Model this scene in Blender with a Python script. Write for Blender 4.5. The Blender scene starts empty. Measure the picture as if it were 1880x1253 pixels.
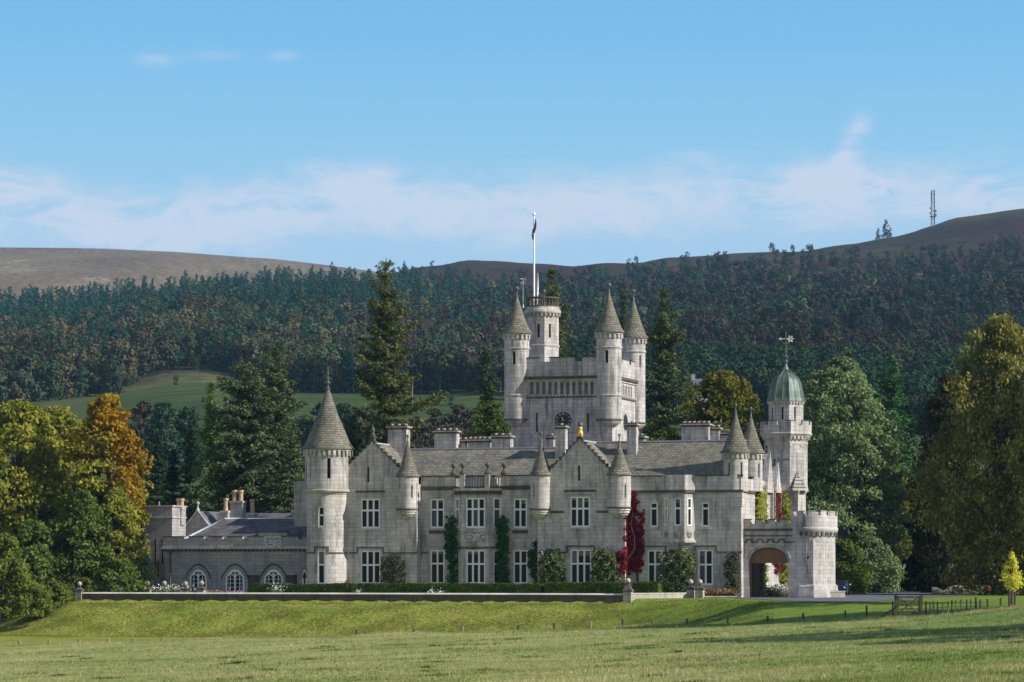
import bpy, bmesh, math, random
import numpy as np
from mathutils import Vector

# ------------------------------------------------------------------ scene, camera, sky, sun
SC = bpy.context.scene
COL = SC.collection
F, HZ, EYE = 5600.0, 1045.0, 2.6          # focal length and horizon row in photograph pixels, eye height in metres
cam = bpy.data.cameras.new("camera")
cam.sensor_width = 36.0
cam.lens = F / 1880 * 36
cam.shift_y = (HZ - 626.5) / 1880
cam.clip_start, cam.clip_end = 1.0, 20000.0
camo = bpy.data.objects.new("camera", cam)
COL.objects.link(camo)
camo.location = (0, 0, EYE)
camo.rotation_euler = (math.radians(90), 0, 0)
SC.camera = camo
SC.view_settings.view_transform = 'Standard'
SC.view_settings.look = 'None'
SC.view_settings.gamma = 1
SC.view_settings.use_curve_mapping = False
SC.view_settings.exposure = 0.5
SC.cycles.use_denoising = True
SC.cycles.max_bounces = 6
SC.cycles.diffuse_bounces = 3
SC.cycles.transparent_max_bounces = 4
SC.cycles.volume_bounces = 0

SUN_EL, SUN_AZ = math.radians(32), math.radians(71)   # azimuth measured from the camera side towards the right
TOSUN = Vector((math.cos(SUN_EL) * math.sin(SUN_AZ), -math.cos(SUN_EL) * math.cos(SUN_AZ), math.sin(SUN_EL)))
sl = bpy.data.lights.new("sun", 'SUN')
sl.energy = 4.4
sl.angle = math.radians(0.5)
sl.color = (1.0, 0.965, 0.905)
so = bpy.data.objects.new("sun", sl)
COL.objects.link(so)
so.rotation_euler = TOSUN.to_track_quat('Z', 'Y').to_euler()


class NT:
    """small helper to write node trees"""
    def __init__(s, tree): s.t = tree
    def n(s, typ, inp=None, **kw):
        nd = s.t.nodes.new(typ)
        for k, v in kw.items(): setattr(nd, k, v)
        for k, v in (inp or {}).items(): s.set(nd.inputs[k], v)
        return nd
    def set(s, sock, v):
        if isinstance(v, bpy.types.NodeSocket): s.t.links.new(v, sock)
        elif isinstance(v, (tuple, list)) and sock.type == 'RGBA' and len(v) == 3: sock.default_value = (*v, 1)
        else: sock.default_value = v
    def m(s, op, a, b=0.0, c=0.0, clamp=False):
        nd = s.n('ShaderNodeMath', operation=op, use_clamp=clamp)
        for i, v in enumerate((a, b, c)): s.set(nd.inputs[i], v)
        return nd.outputs[0]
    def mr(s, v, a, b, c=0.0, d=1.0, smooth=False):
        nd = s.n('ShaderNodeMapRange', {0: v, 1: a, 2: b, 3: c, 4: d})
        if smooth: nd.interpolation_type = 'SMOOTHSTEP'
        return nd.outputs[0]
    def mix(s, f, a, b, mode='MIX'):
        nd = s.n('ShaderNodeMix', data_type='RGBA', blend_type=mode)
        s.set(nd.inputs[0], f); s.set(nd.inputs[6], a); s.set(nd.inputs[7], b)
        return nd.outputs[2]
    def noise(s, vec, scale, detail=4.0, rough=0.55, dist=0.0):
        nd = s.n('ShaderNodeTexNoise', {'Scale': scale, 'Detail': detail, 'Roughness': rough, 'Distortion': dist})
        if vec is not None: s.set(nd.inputs['Vector'], vec)
        return nd.outputs[0]
    def ramp(s, f, stops):
        nd = s.n('ShaderNodeValToRGB')
        el = nd.color_ramp.elements
        while len(el) < len(stops): el.new(0.5)
        for e, (p, c) in zip(el, stops):
            e.position = p
            e.color = (*c, 1) if isinstance(c, (tuple, list)) else (c, c, c, 1)
        s.set(nd.inputs[0], f)
        return nd.outputs[0]
    def scale(s, vec, sc):
        nd = s.n('ShaderNodeMapping', {'Scale': sc})
        s.set(nd.inputs['Vector'], vec)
        return nd.outputs[0]


w = bpy.data.worlds.new("World")
SC.world = w
w.use_nodes = True
w.node_tree.nodes.clear()
T = NT(w.node_tree)
gen = T.n('ShaderNodeTexCoord').outputs['Generated']
sp = T.n('ShaderNodeSeparateXYZ', {0: gen})
X_, Y_, Z_ = sp.outputs
zz = T.m('MULTIPLY_ADD', T.m('MAXIMUM', Z_, 0.0), 2.6, 0.13)
vec = T.n('ShaderNodeVectorMath', {0: T.n('ShaderNodeCombineXYZ', {0: X_, 1: Y_, 2: zz}).outputs[0]}, operation='NORMALIZE').outputs[0]
sky = T.n('ShaderNodeTexSky', {0: vec}, sky_type='NISHITA', sun_disc=False, sun_elevation=SUN_EL,
          sun_rotation=math.atan2(TOSUN.x, TOSUN.y), air_density=1.0, dust_density=0.25, ozone_density=1.6, altitude=300)
# clouds: a soft bank low above the hills and a few faint wisps, by azimuth and elevation
az = T.m('ARCTAN2', X_, Y_)
hor = T.m('SQRT', T.m('ADD', T.m('MULTIPLY', X_, X_), T.m('MULTIPLY', Y_, Y_)))
el = T.m('DIVIDE', Z_, T.m('MAXIMUM', hor, 0.02))
axp = T.m('MULTIPLY_ADD', az, 5.6, 0.94)          # thousands of photograph pixels
ayp = T.m('MULTIPLY_ADD', el, -5.6, 1.045)
cv = T.n('ShaderNodeCombineXYZ', {0: axp, 1: T.m('MULTIPLY', ayp, 2.6), 2: 0.3}).outputs[0]
n1 = T.noise(cv, 3.2, 7.0, 0.55, 0.5)
n2 = T.noise(cv, 9.0, 8.0, 0.62, 1.2)
ctr = T.ramp(T.mr(axp, -0.4, 2.3), [(0.0, 0.40), (0.148, 0.385), (0.25, 0.415), (0.37, 0.365), (0.50, 0.385), (0.60, 0.38), (0.68, 0.36), (0.76, 0.36), (1.0, 0.38)])
dy = T.m('DIVIDE', T.m('SUBTRACT', ayp, ctr), 0.062)
bank = T.m('EXPONENT', T.m('MULTIPLY', T.m('MULTIPLY', dy, dy), -1.0))
def blob(px, py, sx, sy, amp, lean=0.0):
    dx = T.m('DIVIDE', T.m('SUBTRACT', T.m('MULTIPLY_ADD', T.m('SUBTRACT', ayp, py), lean, axp), px), sx)
    dz = T.m('DIVIDE', T.m('SUBTRACT', ayp, py), sy)
    return T.m('MULTIPLY', T.m('EXPONENT', T.m('MULTIPLY', T.m('ADD', T.m('MULTIPLY', dx, dx), T.m('MULTIPLY', dz, dz)), -1.0)), amp)
extra = None
for b in [(0.285, 0.115, 0.05, 0.016, 0.30), (0.40, 0.107, 0.055, 0.014, 0.28), (0.515, 0.106, 0.04, 0.013, 0.25),
          (1.560, 0.275, 0.026, 0.065, 0.8, 0.35), (1.545, 0.325, 0.05, 0.022, 0.5), (1.28, 0.29, 0.06, 0.02, 0.2), (0.80, 0.13, 0.05, 0.012, 0.10),
          (1.68, 0.18, 0.09, 0.02, 0.10), (0.28, 0.45, 0.16, 0.022, 0.55), (0.02, 0.34, 0.10, 0.03, 0.45), (0.62, 0.315, 0.08, 0.02, 0.4),
          (1.52, 0.35, 0.12, 0.035, 0.45)]:
    v = blob(*b)
    extra = v if extra is None else T.m('ADD', extra, v)
dens = T.m('ADD', T.m('MULTIPLY', bank, 1.35), T.m('MULTIPLY', extra, 1.6))
soft = T.m('ADD', blob(1.560, 0.268, 0.024, 0.06, 0.7, 0.35), T.m('ADD', blob(0.285, 0.115, 0.04, 0.013, 0.5), T.m('ADD', blob(0.40, 0.107, 0.045, 0.011, 0.45), blob(0.515, 0.106, 0.032, 0.010, 0.4))))
dens = T.m('MULTIPLY', dens, T.mr(T.m('MULTIPLY_ADD', n2, 0.5, T.m('MULTIPLY', n1, 0.5)), 0.35, 0.63))
dens = T.m('ADD', dens, T.m('MULTIPLY', T.mr(n1, 0.5, 0.8), T.mr(ayp, 0.1, 0.45, 0.0, 0.22)))
vis = T.mr(el, 0.25, 0.75, 1.0, 0.0)
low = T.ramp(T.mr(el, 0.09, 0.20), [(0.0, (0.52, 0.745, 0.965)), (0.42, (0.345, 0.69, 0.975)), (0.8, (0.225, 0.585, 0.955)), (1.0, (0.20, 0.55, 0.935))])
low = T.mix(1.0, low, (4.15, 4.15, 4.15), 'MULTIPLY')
dens = T.m('ADD', dens, T.m('MULTIPLY', soft, 0.34))
fac = T.mr(dens, 0.0, 1.0, 0.0, 0.86, True)
back = T.mr(Y_, -0.25, 0.35, 1.0, 0.0)          # low sky behind the camera whitened to light the shaded front neutrally
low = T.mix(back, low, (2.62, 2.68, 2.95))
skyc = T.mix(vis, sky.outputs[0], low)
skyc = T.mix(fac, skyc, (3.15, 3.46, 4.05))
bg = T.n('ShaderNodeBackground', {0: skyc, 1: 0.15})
w.node_tree.links.new(bg.outputs[0], T.n('ShaderNodeOutputWorld').inputs[0])

# ------------------------------------------------------------------ placing by measured points
ROT = math.radians(17)
CC, SS = math.cos(ROT), math.sin(ROT)
OX, OY = 1.0, 280.0                                  # castle origin; the front turns 17 degrees away from the lens axis
def lx(px, y):
    k = (px - 940) / F
    return (k * (OY + CC * y) - OX - SS * y) / (CC + k * SS)
def wy(x, y): return OY - SS * x + CC * y
def wx(x, y): return OX + CC * x + SS * y
def lz(px, py, y): return EYE + (HZ - py) / F * wy(lx(px, y), y)
def gx(px, Y): return (px - 940) / F * Y             # the same for a world depth Y
def gz(py, Y): return EYE + (HZ - py) / F * Y

# ------------------------------------------------------------------ materials
def mat(name):
    m = bpy.data.materials.new(name)
    m.use_nodes = True
    m.node_tree.nodes.clear()
    t = NT(m.node_tree)
    out = t.n('ShaderNodeOutputMaterial')
    return m, t, out
def principled(t, out, col, rough=0.8, bump=None, metal=0.0, spec=0.3, bdist=0.05, bstr=0.5):
    p = t.n('ShaderNodeBsdfPrincipled', {'Roughness': rough, 'Metallic': metal, 'Specular IOR Level': spec})
    t.set(p.inputs['Base Color'], col)
    if bump is not None:
        b = t.n('ShaderNodeBump', {'Strength': bstr, 'Distance': bdist})
        t.set(b.inputs['Height'], bump)
        t.set(p.inputs['Normal'], b.outputs[0])
    t.t.links.new(p.outputs[0], out.inputs[0])
    return p
def stone(name, base, stain=0.75, bw=0.95, bh=0.36, mort=0.55, warm=0.25):
    m, t, out = mat(name)
    tc = t.n('ShaderNodeTexCoord')
    uv, ob = tc.outputs['UV'], tc.outputs['Object']
    br = t.n('ShaderNodeTexBrick', {'Color1': (0.86, 0.86, 0.87), 'Color2': (1.11, 1.10, 1.08), 'Mortar': (mort,) * 3, 'Scale': 1.0,
             'Mortar Size': 0.016, 'Mortar Smooth': 0.3, 'Brick Width': bw, 'Row Height': bh}, offset=0.5)
    t.set(br.inputs['Vector'], uv)
    n1 = t.noise(ob, 0.35, 5.0, 0.6)
    n2 = t.noise(t.scale(ob, (1.6, 1.6, 0.28)), 1.0, 5.0, 0.65)
    n3 = t.noise(ob, 6.0, 3.0, 0.6)
    c = t.mix(1.0, base, br.outputs[0], 'MULTIPLY')
    c = t.mix(1.0, c, t.ramp(n1, [(0.3, 0.78), (0.7, 1.12)]), 'MULTIPLY')
    c = t.mix(t.mr(n2, 0.50, 0.72, 0.0, stain), c, t.mix(0.5, (0.05, 0.048, 0.042), base, 'MULTIPLY'))
    zz_ = t.n('ShaderNodeSeparateXYZ', {0: ob}).outputs[2]
    n4 = t.noise(t.scale(ob, (3.0, 3.0, 0.22)), 1.0, 4.0, 0.7)
    c = t.mix(t.m('MULTIPLY', t.mr(n4, 0.47, 0.66), t.mr(zz_, 8.2, 11.5, 0.12, 0.45)), c, (0.075, 0.068, 0.055))
    c = t.mix(t.mr(t.noise(ob, 0.22, 4.0), 0.5, 0.75, 0.0, warm), c, t.mix(1.0, base, (1.0, 0.86, 0.66), 'MULTIPLY'))
    c = t.mix(1.0, c, t.ramp(n3, [(0.3, 0.88), (0.7, 1.1)]), 'MULTIPLY')
    h = t.m('ADD', t.m('MULTIPLY', br.outputs[1], -0.6), t.m('MULTIPLY', n3, 0.6))
    principled(t, out, c, 0.85, h, bdist=0.03, bstr=0.45)
    return m
def slate(name, base, lichen=0.5, bw=0.45, bh=0.26, spot=(0.42, 0.41, 0.34)):
    m, t, out = mat(name)
    tc = t.n('ShaderNodeTexCoord')
    uv, ob = tc.outputs['UV'], tc.outputs['Object']
    br = t.n('ShaderNodeTexBrick', {'Color1': (0.7, 0.7, 0.7), 'Color2': (1.2, 1.18, 1.12), 'Mortar': (0.38,) * 3, 'Scale': 1.0,
             'Mortar Size': 0.03, 'Mortar Smooth': 0.4, 'Brick Width': bw, 'Row Height': bh, 'Bias': 0.0}, offset=0.5)
    t.set(br.inputs['Vector'], uv)
    c = t.mix(1.0, base, br.outputs[0], 'MULTIPLY')
    c = t.mix(1.0, c, t.ramp(t.noise(ob, 0.7, 5.0, 0.65), [(0.3, 0.66), (0.7, 1.25)]), 'MULTIPLY')
    c = t.mix(t.mr(t.noise(ob, 3.2, 4.0, 0.7), 0.58, 0.68, 0.0, lichen), c, spot)
    h = t.m('ADD', t.m('MULTIPLY', br.outputs[1], -0.8), t.m('MULTIPLY', t.noise(ob, 9.0, 2.0), 0.5))
    principled(t, out, c, 0.8, h, bdist=0.04, bstr=0.6)
    return m
def plain(name, col, rough=0.6, metal=0.0, spec=0.4, var=0.2, nscale=3.0):
    m, t, out = mat(name)
    ob = t.n('ShaderNodeTexCoord').outputs['Object']
    n = t.noise(ob, nscale, 4.0, 0.6)
    c = t.mix(1.0, col, t.ramp(n, [(0.3, 1 - var), (0.7, 1 + var)]), 'MULTIPLY')
    principled(t, out, c, rough, None, metal, spec)
    return m
GRANITE = stone("pale_granite", (0.535, 0.50, 0.47))
GRANITE_TRIM = stone("granite_trim", (0.54, 0.495, 0.455), stain=0.6, bw=1.4, bh=0.6)
WING_STONE = stone("grey_wing_granite", (0.40, 0.375, 0.365), stain=0.35, bw=0.9, bh=0.33, warm=0.1)
STAINED = stone("weather_stained_granite", (0.115, 0.10, 0.08), stain=0.85)
MOSSY = stone("mossy_wall_stone", (0.115, 0.10, 0.078), stain=0.9, bw=1.8, bh=0.5, warm=0.5)
WALLSTONE = stone("garden_wall_stone", (0.47, 0.42, 0.34), stain=0.4, bw=1.2, bh=0.4)
SLATE = slate("lichened_slate", (0.205, 0.186, 0.146), 0.6)
CONE_SLATE = slate("cone_roof_stone", (0.195, 0.18, 0.137), 0.25, 0.4, 0.22)
WING_SLATE = slate("violet_slate", (0.155, 0.14, 0.15), 0.15)
LEAD = plain("lead_sheet", (0.42, 0.44, 0.48), 0.55, 0.0, 0.5)
WHITE = plain("white_window_paint", (0.80, 0.80, 0.78), 0.5, var=0.05)
DARKSLIT = plain("dark_opening", (0.012, 0.012, 0.013), 0.9)
NICHE = plain("shaded_niche_stone", (0.26, 0.25, 0.235), 0.9)
IRON = plain("weathered_iron", (0.10, 0.105, 0.10), 0.6)
POT = plain("buff_chimney_pot", (0.47, 0.34, 0.21), 0.85)
POT_PALE = plain("pale_chimney_pot", (0.52, 0.43, 0.35), 0.85)
OAK = plain("varnished_oak", (0.21, 0.105, 0.048), 0.5, nscale=6.0)
DARKWOOD = plain("dark_door_wood", (0.02, 0.014, 0.011), 0.5)
GOLD = plain("gilded_metal", (0.62, 0.42, 0.10), 0.4)
CLOCKBLACK = plain("black_clock_dial", (0.018, 0.018, 0.02), 0.5)
FLAGWHITE = plain("white_pole_paint", (0.82, 0.82, 0.82), 0.4, var=0.03)
FLAGBLUE = plain("dark_flag_cloth", (0.03, 0.035, 0.09), 0.9)
FLAGGOLD = plain("gold_flag_cloth", (0.5, 0.33, 0.06), 0.9)
RELIEF = plain("carved_relief_stone", (0.72, 0.70, 0.63), 0.9, nscale=8)
VANE = plain("pale_vane_metal", (0.62, 0.62, 0.60), 0.4)
TIMBER = plain("weathered_timber", (0.085, 0.062, 0.045), 0.9, nscale=9)
TIMBER_PALE = plain("silvered_timber", (0.25, 0.21, 0.16), 0.9, nscale=9)
BARK = plain("bark", (0.075, 0.06, 0.047), 0.95, nscale=5)
BARK_PALE = plain("pale_bark", (0.22, 0.2, 0.175), 0.95, nscale=5, var=0.4)
WIRE = plain("fence_wire", (0.25, 0.25, 0.25), 0.5)
def glass_mat(name, base, rough=0.06):
    m, t, out = mat(name)
    principled(t, out, base, rough, spec=0.16)
    return m
GLASS = glass_mat("dark_window_glass", (0.010, 0.010, 0.012))
GLASS_BLIND = glass_mat("blind_behind_glass", (0.085, 0.08, 0.075), 0.15)
GLASS_SHADE = glass_mat("pale_roller_blind", (0.15, 0.145, 0.13), 0.3)
GLASS_CURTAIN = glass_mat("dark_curtain_behind_glass", (0.035, 0.018, 0.018), 0.12)
m, t, out = mat("copper_verdigris")
ob = t.n('ShaderNodeTexCoord').outputs['Object']
c = t.ramp(t.noise(t.scale(ob, (1.6, 1.6, 0.35)), 1.6, 5.0, 0.6), [(0.3, (0.05, 0.07, 0.058)), (0.55, (0.12, 0.165, 0.132)), (0.8, (0.23, 0.265, 0.22))])
principled(t, out, c, 0.55, None, 0.2)
COPPER = m

def ground_mat(name, stops, sc=(1, 1, 1), s1=0.05, s2=1.2, fine=0.35, rough=0.95, bstr=0.6, bdist=0.1, s3=9.0, side=None, rnd=False):
    """noise-coloured ground; SIDE = (x0, x1, colour stops) gives the part further right its own greener grass"""
    m, t, out = mat(name)
    raw = t.n('ShaderNodeTexCoord').outputs['Object']
    ob = t.scale(raw, sc)
    a = t.noise(ob, s1, 5.0, 0.6)
    b = t.noise(ob, s2, 5.0, 0.65)
    d = t.noise(ob, s3, 3.0, 0.6)
    f = t.m('ADD', t.m('MULTIPLY', a, 1 - fine), t.m('ADD', t.m('MULTIPLY', b, fine * 0.6), t.m('MULTIPLY', d, fine * 0.4)))
    c = t.ramp(f, stops)
    if side:
        x = t.m('ADD', t.n('ShaderNodeSeparateXYZ', {0: raw}).outputs[0], t.mr(a, 0.3, 0.7, -4, 4))
        c = t.mix(t.mr(x, side[0], side[1]), c, t.ramp(f, side[2]))
    c = t.mix(1.0, c, t.ramp(d, [(0.3, 0.66), (0.7, 1.28)]), 'MULTIPLY')
    principled(t, out, c, rough, t.m('ADD', t.m('MULTIPLY', b, 0.5), t.m('MULTIPLY', d, 0.6)), bdist=bdist, bstr=bstr, spec=0.1)
    return m
LAWN = ground_mat("mown_lawn_grass", [(0.32, (0.11, 0.15, 0.020)), (0.45, (0.18, 0.215, 0.030)), (0.55, (0.245, 0.25, 0.045)), (0.68, (0.32, 0.275, 0.09))],
                  s1=0.35, s2=1.3, fine=0.5, bstr=0.9, bdist=0.2, s3=4.0, side=(6, 16, [(0.3, (0.095, 0.16, 0.016)), (0.5, (0.145, 0.21, 0.022)), (0.7, (0.21, 0.25, 0.035))]))
FIELD = ground_mat("rough_pasture", [(0.32, (0.135, 0.18, 0.038)), (0.45, (0.235, 0.26, 0.065)), (0.56, (0.32, 0.31, 0.11)), (0.70, (0.43, 0.38, 0.18))],
                   s1=0.09, s2=0.8, fine=0.5, bstr=0.9, bdist=0.15, s3=5.0, side=(0, 30, [(0.3, (0.09, 0.15, 0.03)), (0.5, (0.16, 0.22, 0.05)), (0.7, (0.28, 0.28, 0.10))]))
TARMAC = ground_mat("grey_drive", [(0.3, (0.10, 0.10, 0.105)), (0.7, (0.16, 0.16, 0.165))], s1=0.15, s2=2.0, bstr=0.2, bdist=0.02)
MOOR = ground_mat("tawny_moor", [(0.34, (0.085, 0.052, 0.022)), (0.46, (0.145, 0.092, 0.040)), (0.56, (0.18, 0.125, 0.058)), (0.66, (0.30, 0.24, 0.13))],
                  sc=(1, 0.22, 1), s1=0.006, s2=0.03, s3=0.12, fine=0.4, bstr=0.0)

# hillside: green pasture low down, dark floor of the wood, purple heather on top
m, t, out = mat("hillside_ground")
geo = t.n('ShaderNodeNewGeometry').outputs['Position']
sx = t.n('ShaderNodeSeparateXYZ', {0: geo})
n = t.noise(t.scale(geo, (1, 0.5, 1)), 0.012, 5.0, 0.6)
nf = t.noise(geo, 0.09, 4.0, 0.6)
strip = t.noise(t.scale(geo, (0.03, 0.16, 0.0)), 1.0, 4.0, 0.6)
grass = t.ramp(t.m('MULTIPLY_ADD', nf, 0.25, t.m('MULTIPLY_ADD', strip, 0.45, t.m('MULTIPLY', n, 0.3))), [(0.36, (0.026, 0.044, 0.013)), (0.47, (0.046, 0.070, 0.019)), (0.56, (0.075, 0.088, 0.030)), (0.66, (0.115, 0.108, 0.046))])
tan = t.ramp(nf, [(0.35, (0.06, 0.068, 0.025)), (0.65, (0.16, 0.135, 0.065))])
heath = t.ramp(t.m('MULTIPLY_ADD', nf, 0.35, t.m('MULTIPLY', t.noise(geo, 0.006, 6.0, 0.65), 0.65)), [(0.40, (0.022, 0.009, 0.006)), (0.48, (0.048, 0.020, 0.011)), (0.53, (0.030, 0.034, 0.010)), (0.62, (0.085, 0.050, 0.024))])
yy = t.m('ADD', sx.outputs[1], t.mr(nf, 0.3, 0.7, -45, 45))
c = t.mix(t.mr(yy, 1010, 1040), grass, tan)
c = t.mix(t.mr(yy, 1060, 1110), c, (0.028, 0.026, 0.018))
c = t.mix(t.mr(yy, 1900, 2100), c, heath)
principled(t, out, c, 1.0, None, spec=0.05)
HILL = m

LEAFK = 1.9
def leaf_mat(name, stops, nscale=0.35, trans=0.3, top=None, z0=0.0, z1=1.0, island=0.45, xr=(0, 1)):
    """leaf colours vary by leaf and by patch; TOP mixes in a second autumn colour by a noise that leans on height"""
    m, t, out = mat(name)
    tc = t.n('ShaderNodeTexCoord')
    geo = t.n('ShaderNodeNewGeometry')
    stops = [(p, tuple(min(.8, x * LEAFK) for x in c)) for p, c in stops]
    n = t.noise(geo.outputs['Position'], nscale, 3.0, 0.6)
    f = t.m('ADD', t.m('MULTIPLY', geo.outputs['Random Per Island'], island), t.m('MULTIPLY', t.mr(n, 0.3, 0.7), 1 - island))
    c = t.ramp(f, stops)
    if top is not None:
        s = t.n('ShaderNodeSeparateXYZ', {0: geo.outputs['Position']})
        lean = t.m('ADD', t.m('ADD', t.mr(s.outputs[2], z0, z1, 0, .55), t.mr(s.outputs[0], xr[0], xr[1], 0, .5)), t.mr(t.noise(geo.outputs['Position'], 0.22, 3.0), 0.3, 0.7, -0.32, 0.32))
        c = t.mix(t.mr(lean, 0.36, 0.92), c, t.ramp(f, top))
    d = t.n('ShaderNodeBsdfDiffuse', {'Color': c})
    tr = t.n('ShaderNodeBsdfTranslucent', {'Color': t.mix(1.0, c, (1.15, 1.2, 0.6), 'MULTIPLY')})
    mx = t.n('ShaderNodeMixShader', {0: trans, 1: d.outputs[0], 2: tr.outputs[0]})
    t.t.links.new(mx.outputs[0], out.inputs[0])
    return m

# ------------------------------------------------------------------ object helpers
def tag(o, label=None, cat=None, group=None, kind=None):
    if label: o["label"] = label
    if cat: o["category"] = cat
    if group: o["group"] = group
    if kind or label: o["kind"] = kind or "thing"
    return o
def empty(name, loc=(0, 0, 0), rz=0.0):
    o = bpy.data.objects.new(name, None)
    COL.objects.link(o)
    o.location = loc
    o.rotation_euler = (0, 0, rz)
    o.empty_display_size = 0.5
    return o

class MB:
    """collects faces with a UV in metres and a material index; builds ONE mesh object"""
    def __init__(s): s.v, s.f, s.uv, s.mi, s.sm = [], [], [], [], []
    def face(s, pts, uv=None, m=0, smooth=False):
        i = len(s.v)
        s.v += [tuple(p) for p in pts]
        s.f.append(tuple(range(i, i + len(pts))))
        if uv is None:
            a, b, c = Vector(pts[0]), Vector(pts[1]), Vector(pts[2])
            n = (b - a).cross(c - a)
            if n.length < 1e-9 and len(pts) > 3: n = (c - a).cross(Vector(pts[3]) - a)
            if n.length < 1e-12: n = Vector((0, 0, 1))
            n.normalize()
            if abs(n.z) > 0.9: uv = [(p[0], p[1]) for p in pts]
            else:
                t = Vector((-n.y, n.x, 0)).normalized()
                q = n.cross(t)
                if q.z < 0: q = -q
                uv = [(Vector(p).dot(t), p[2] if abs(n.z) < 0.1 else Vector(p).dot(q)) for p in pts]
        s.uv.append(uv); s.mi.append(m); s.sm.append(smooth)
    def box(s, x0, x1, y0, y1, z0, z1, m=0):
        a = [(x0, y0, z0), (x1, y0, z0), (x1, y1, z0), (x0, y1, z0), (x0, y0, z1), (x1, y0, z1), (x1, y1, z1), (x0, y1, z1)]
        for q in ((0, 1, 5, 4), (1, 2, 6, 5), (2, 3, 7, 6), (3, 0, 4, 7), (4, 5, 6, 7), (3, 2, 1, 0)):
            s.face([a[i] for i in q], m=m)
        return s
    def obox(s, c, t, hw, hd, z0, z1, m=0):
        """box with its width along the unit horizontal direction t"""
        n = (-t[1], t[0])
        p = [(c[0] + t[0] * a * hw + n[0] * b * hd, c[1] + t[1] * a * hw + n[1] * b * hd) for a, b in ((-1, -1), (1, -1), (1, 1), (-1, 1))]
        for i in range(4):
            j = (i + 1) % 4
            s.face([(*p[i], z0), (*p[j], z0), (*p[j], z1), (*p[i], z1)], m=m)
        s.face([(*q, z1) for q in p], m=m)
        s.face([(*q, z0) for q in reversed(p)], m=m)
        return s
    def prism_y(s, poly, y0, y1, m=0, mcap=None):
        """polygon in x,z swept along y (counter-clockwise seen from -y)"""
        n = len(poly)
        mc = m if mcap is None else mcap
        s.face([(x, y0, z) for x, z in poly], m=mc)
        s.face([(x, y1, z) for x, z in reversed(poly)], m=mc)
        for i in range(n):
            (xa, za), (xb, zb) = poly[i], poly[(i + 1) % n]
            s.face([(xb, y0, zb), (xa, y0, za), (xa, y1, za), (xb, y1, zb)], m=m)
        return s
    def prism_x(s, poly, x0, x1, m=0, mcap=None):
        """polygon in y,z swept along x"""
        n = len(poly)
        mc = m if mcap is None else mcap
        s.face([(x1, y, z) for y, z in poly], m=mc)
        s.face([(x0, y, z) for y, z in reversed(poly)], m=mc)
        for i in range(n):
            (ya, za), (yb, zb) = poly[i], poly[(i + 1) % n]
            s.face([(x0, ya, za), (x0, yb, zb), (x1, yb, zb), (x1, ya, za)], m=m)
        return s
    def lathe(s, cx, cy, prof, seg=28, m=0, smooth=True, a0=0.0, a1=2 * math.pi, cap=False, off=0.0):
        for i in range(seg):
            p, q = a0 + (a1 - a0) * i / seg + off, a0 + (a1 - a0) * (i + 1) / seg + off
            for (ra, za), (rb, zb) in zip(prof[:-1], prof[1:]):
                pts, uvs = [], []
                rm = max(ra, rb)
                sl = math.hypot(ra - rb, za - zb)
                va, vb = (za, zb) if abs(za - zb) > 0.5 * abs(ra - rb) else (0, sl)
                for r, z, a, vv in ((ra, za, p, va), (ra, za, q, va), (rb, zb, q, vb), (rb, zb, p, vb)):
                    pt = (cx + r * math.sin(a), cy - r * math.cos(a), z)
                    if pts and (Vector(pt) - Vector(pts[-1])).length < 1e-6: continue
                    if pts and (Vector(pt) - Vector(pts[0])).length < 1e-6: continue
                    pts.append(pt); uvs.append((a * rm, vv))
                if len(pts) > 2: s.face(pts, uvs, m, smooth)
        if cap:
            r, z = prof[-1]
            if r > 1e-4: s.face([(cx + r * math.sin(a0 + (a1 - a0) * i / seg + off), cy - r * math.cos(a0 + (a1 - a0) * i / seg + off), z) for i in range(seg)], m=m)
        return s
    def ball(s, c, r, m=0, seg=14, n=8, sz=1.0):
        return s.lathe(c[0], c[1], [(r * math.sin(math.pi * i / n) if 0 < i < n else 0.0, c[2] - r * sz * math.cos(math.pi * i / n)) for i in range(n + 1)], seg, m)
    def tube(s, pts, rad, seg=6, m=0, smooth=True):
        """tapered tube through 3-D points"""
        rings = []
        for i, p in enumerate(pts):
            p = Vector(p)
            d = (Vector(pts[min(i + 1, len(pts) - 1)]) - Vector(pts[max(i - 1, 0)])).normalized()
            a = d.cross(Vector((0.31, 0.95, 0.05))).normalized()
            b = d.cross(a)
            rings.append([p + (a * math.cos(2 * math.pi * k / seg) + b * math.sin(2 * math.pi * k / seg)) * rad[i] for k in range(seg)])
        for r0, r1 in zip(rings[:-1], rings[1:]):
            for k in range(seg):
                s.face([r0[k], r1[k], r1[(k + 1) % seg], r0[(k + 1) % seg]], m=m, smooth=smooth)
        s.face(list(rings[-1]), m=m); s.face(list(reversed(rings[0])), m=m)
        return s
    def build(s, name, mats, parent=None, weld=False):
        me = bpy.data.meshes.new(name)
        me.from_pydata(s.v, [], s.f)
        lay = me.uv_layers.new(name="UVMap")
        lay.data.foreach_set("uv", np.array([c for u in s.uv for p in u for c in p], dtype=np.float32))
        me.polygons.foreach_set("material_index", s.mi)
        me.polygons.foreach_set("use_smooth", s.sm)
        for mt in (mats if isinstance(mats, (list, tuple)) else [mats]): me.materials.append(mt)
        if any(s.sm) or weld:
            b = bmesh.new(); b.from_mesh(me)
            bmesh.ops.remove_doubles(b, verts=b.verts, dist=1e-4)
            for e in b.edges:
                if len(e.link_faces) == 2 and e.calc_face_angle(0) > 0.7: e.smooth = False
            b.to_mesh(me); b.free()
        me.update()
        o = bpy.data.objects.new(name, me)
        COL.objects.link(o)
        if parent: o.parent = parent
        return o

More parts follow.
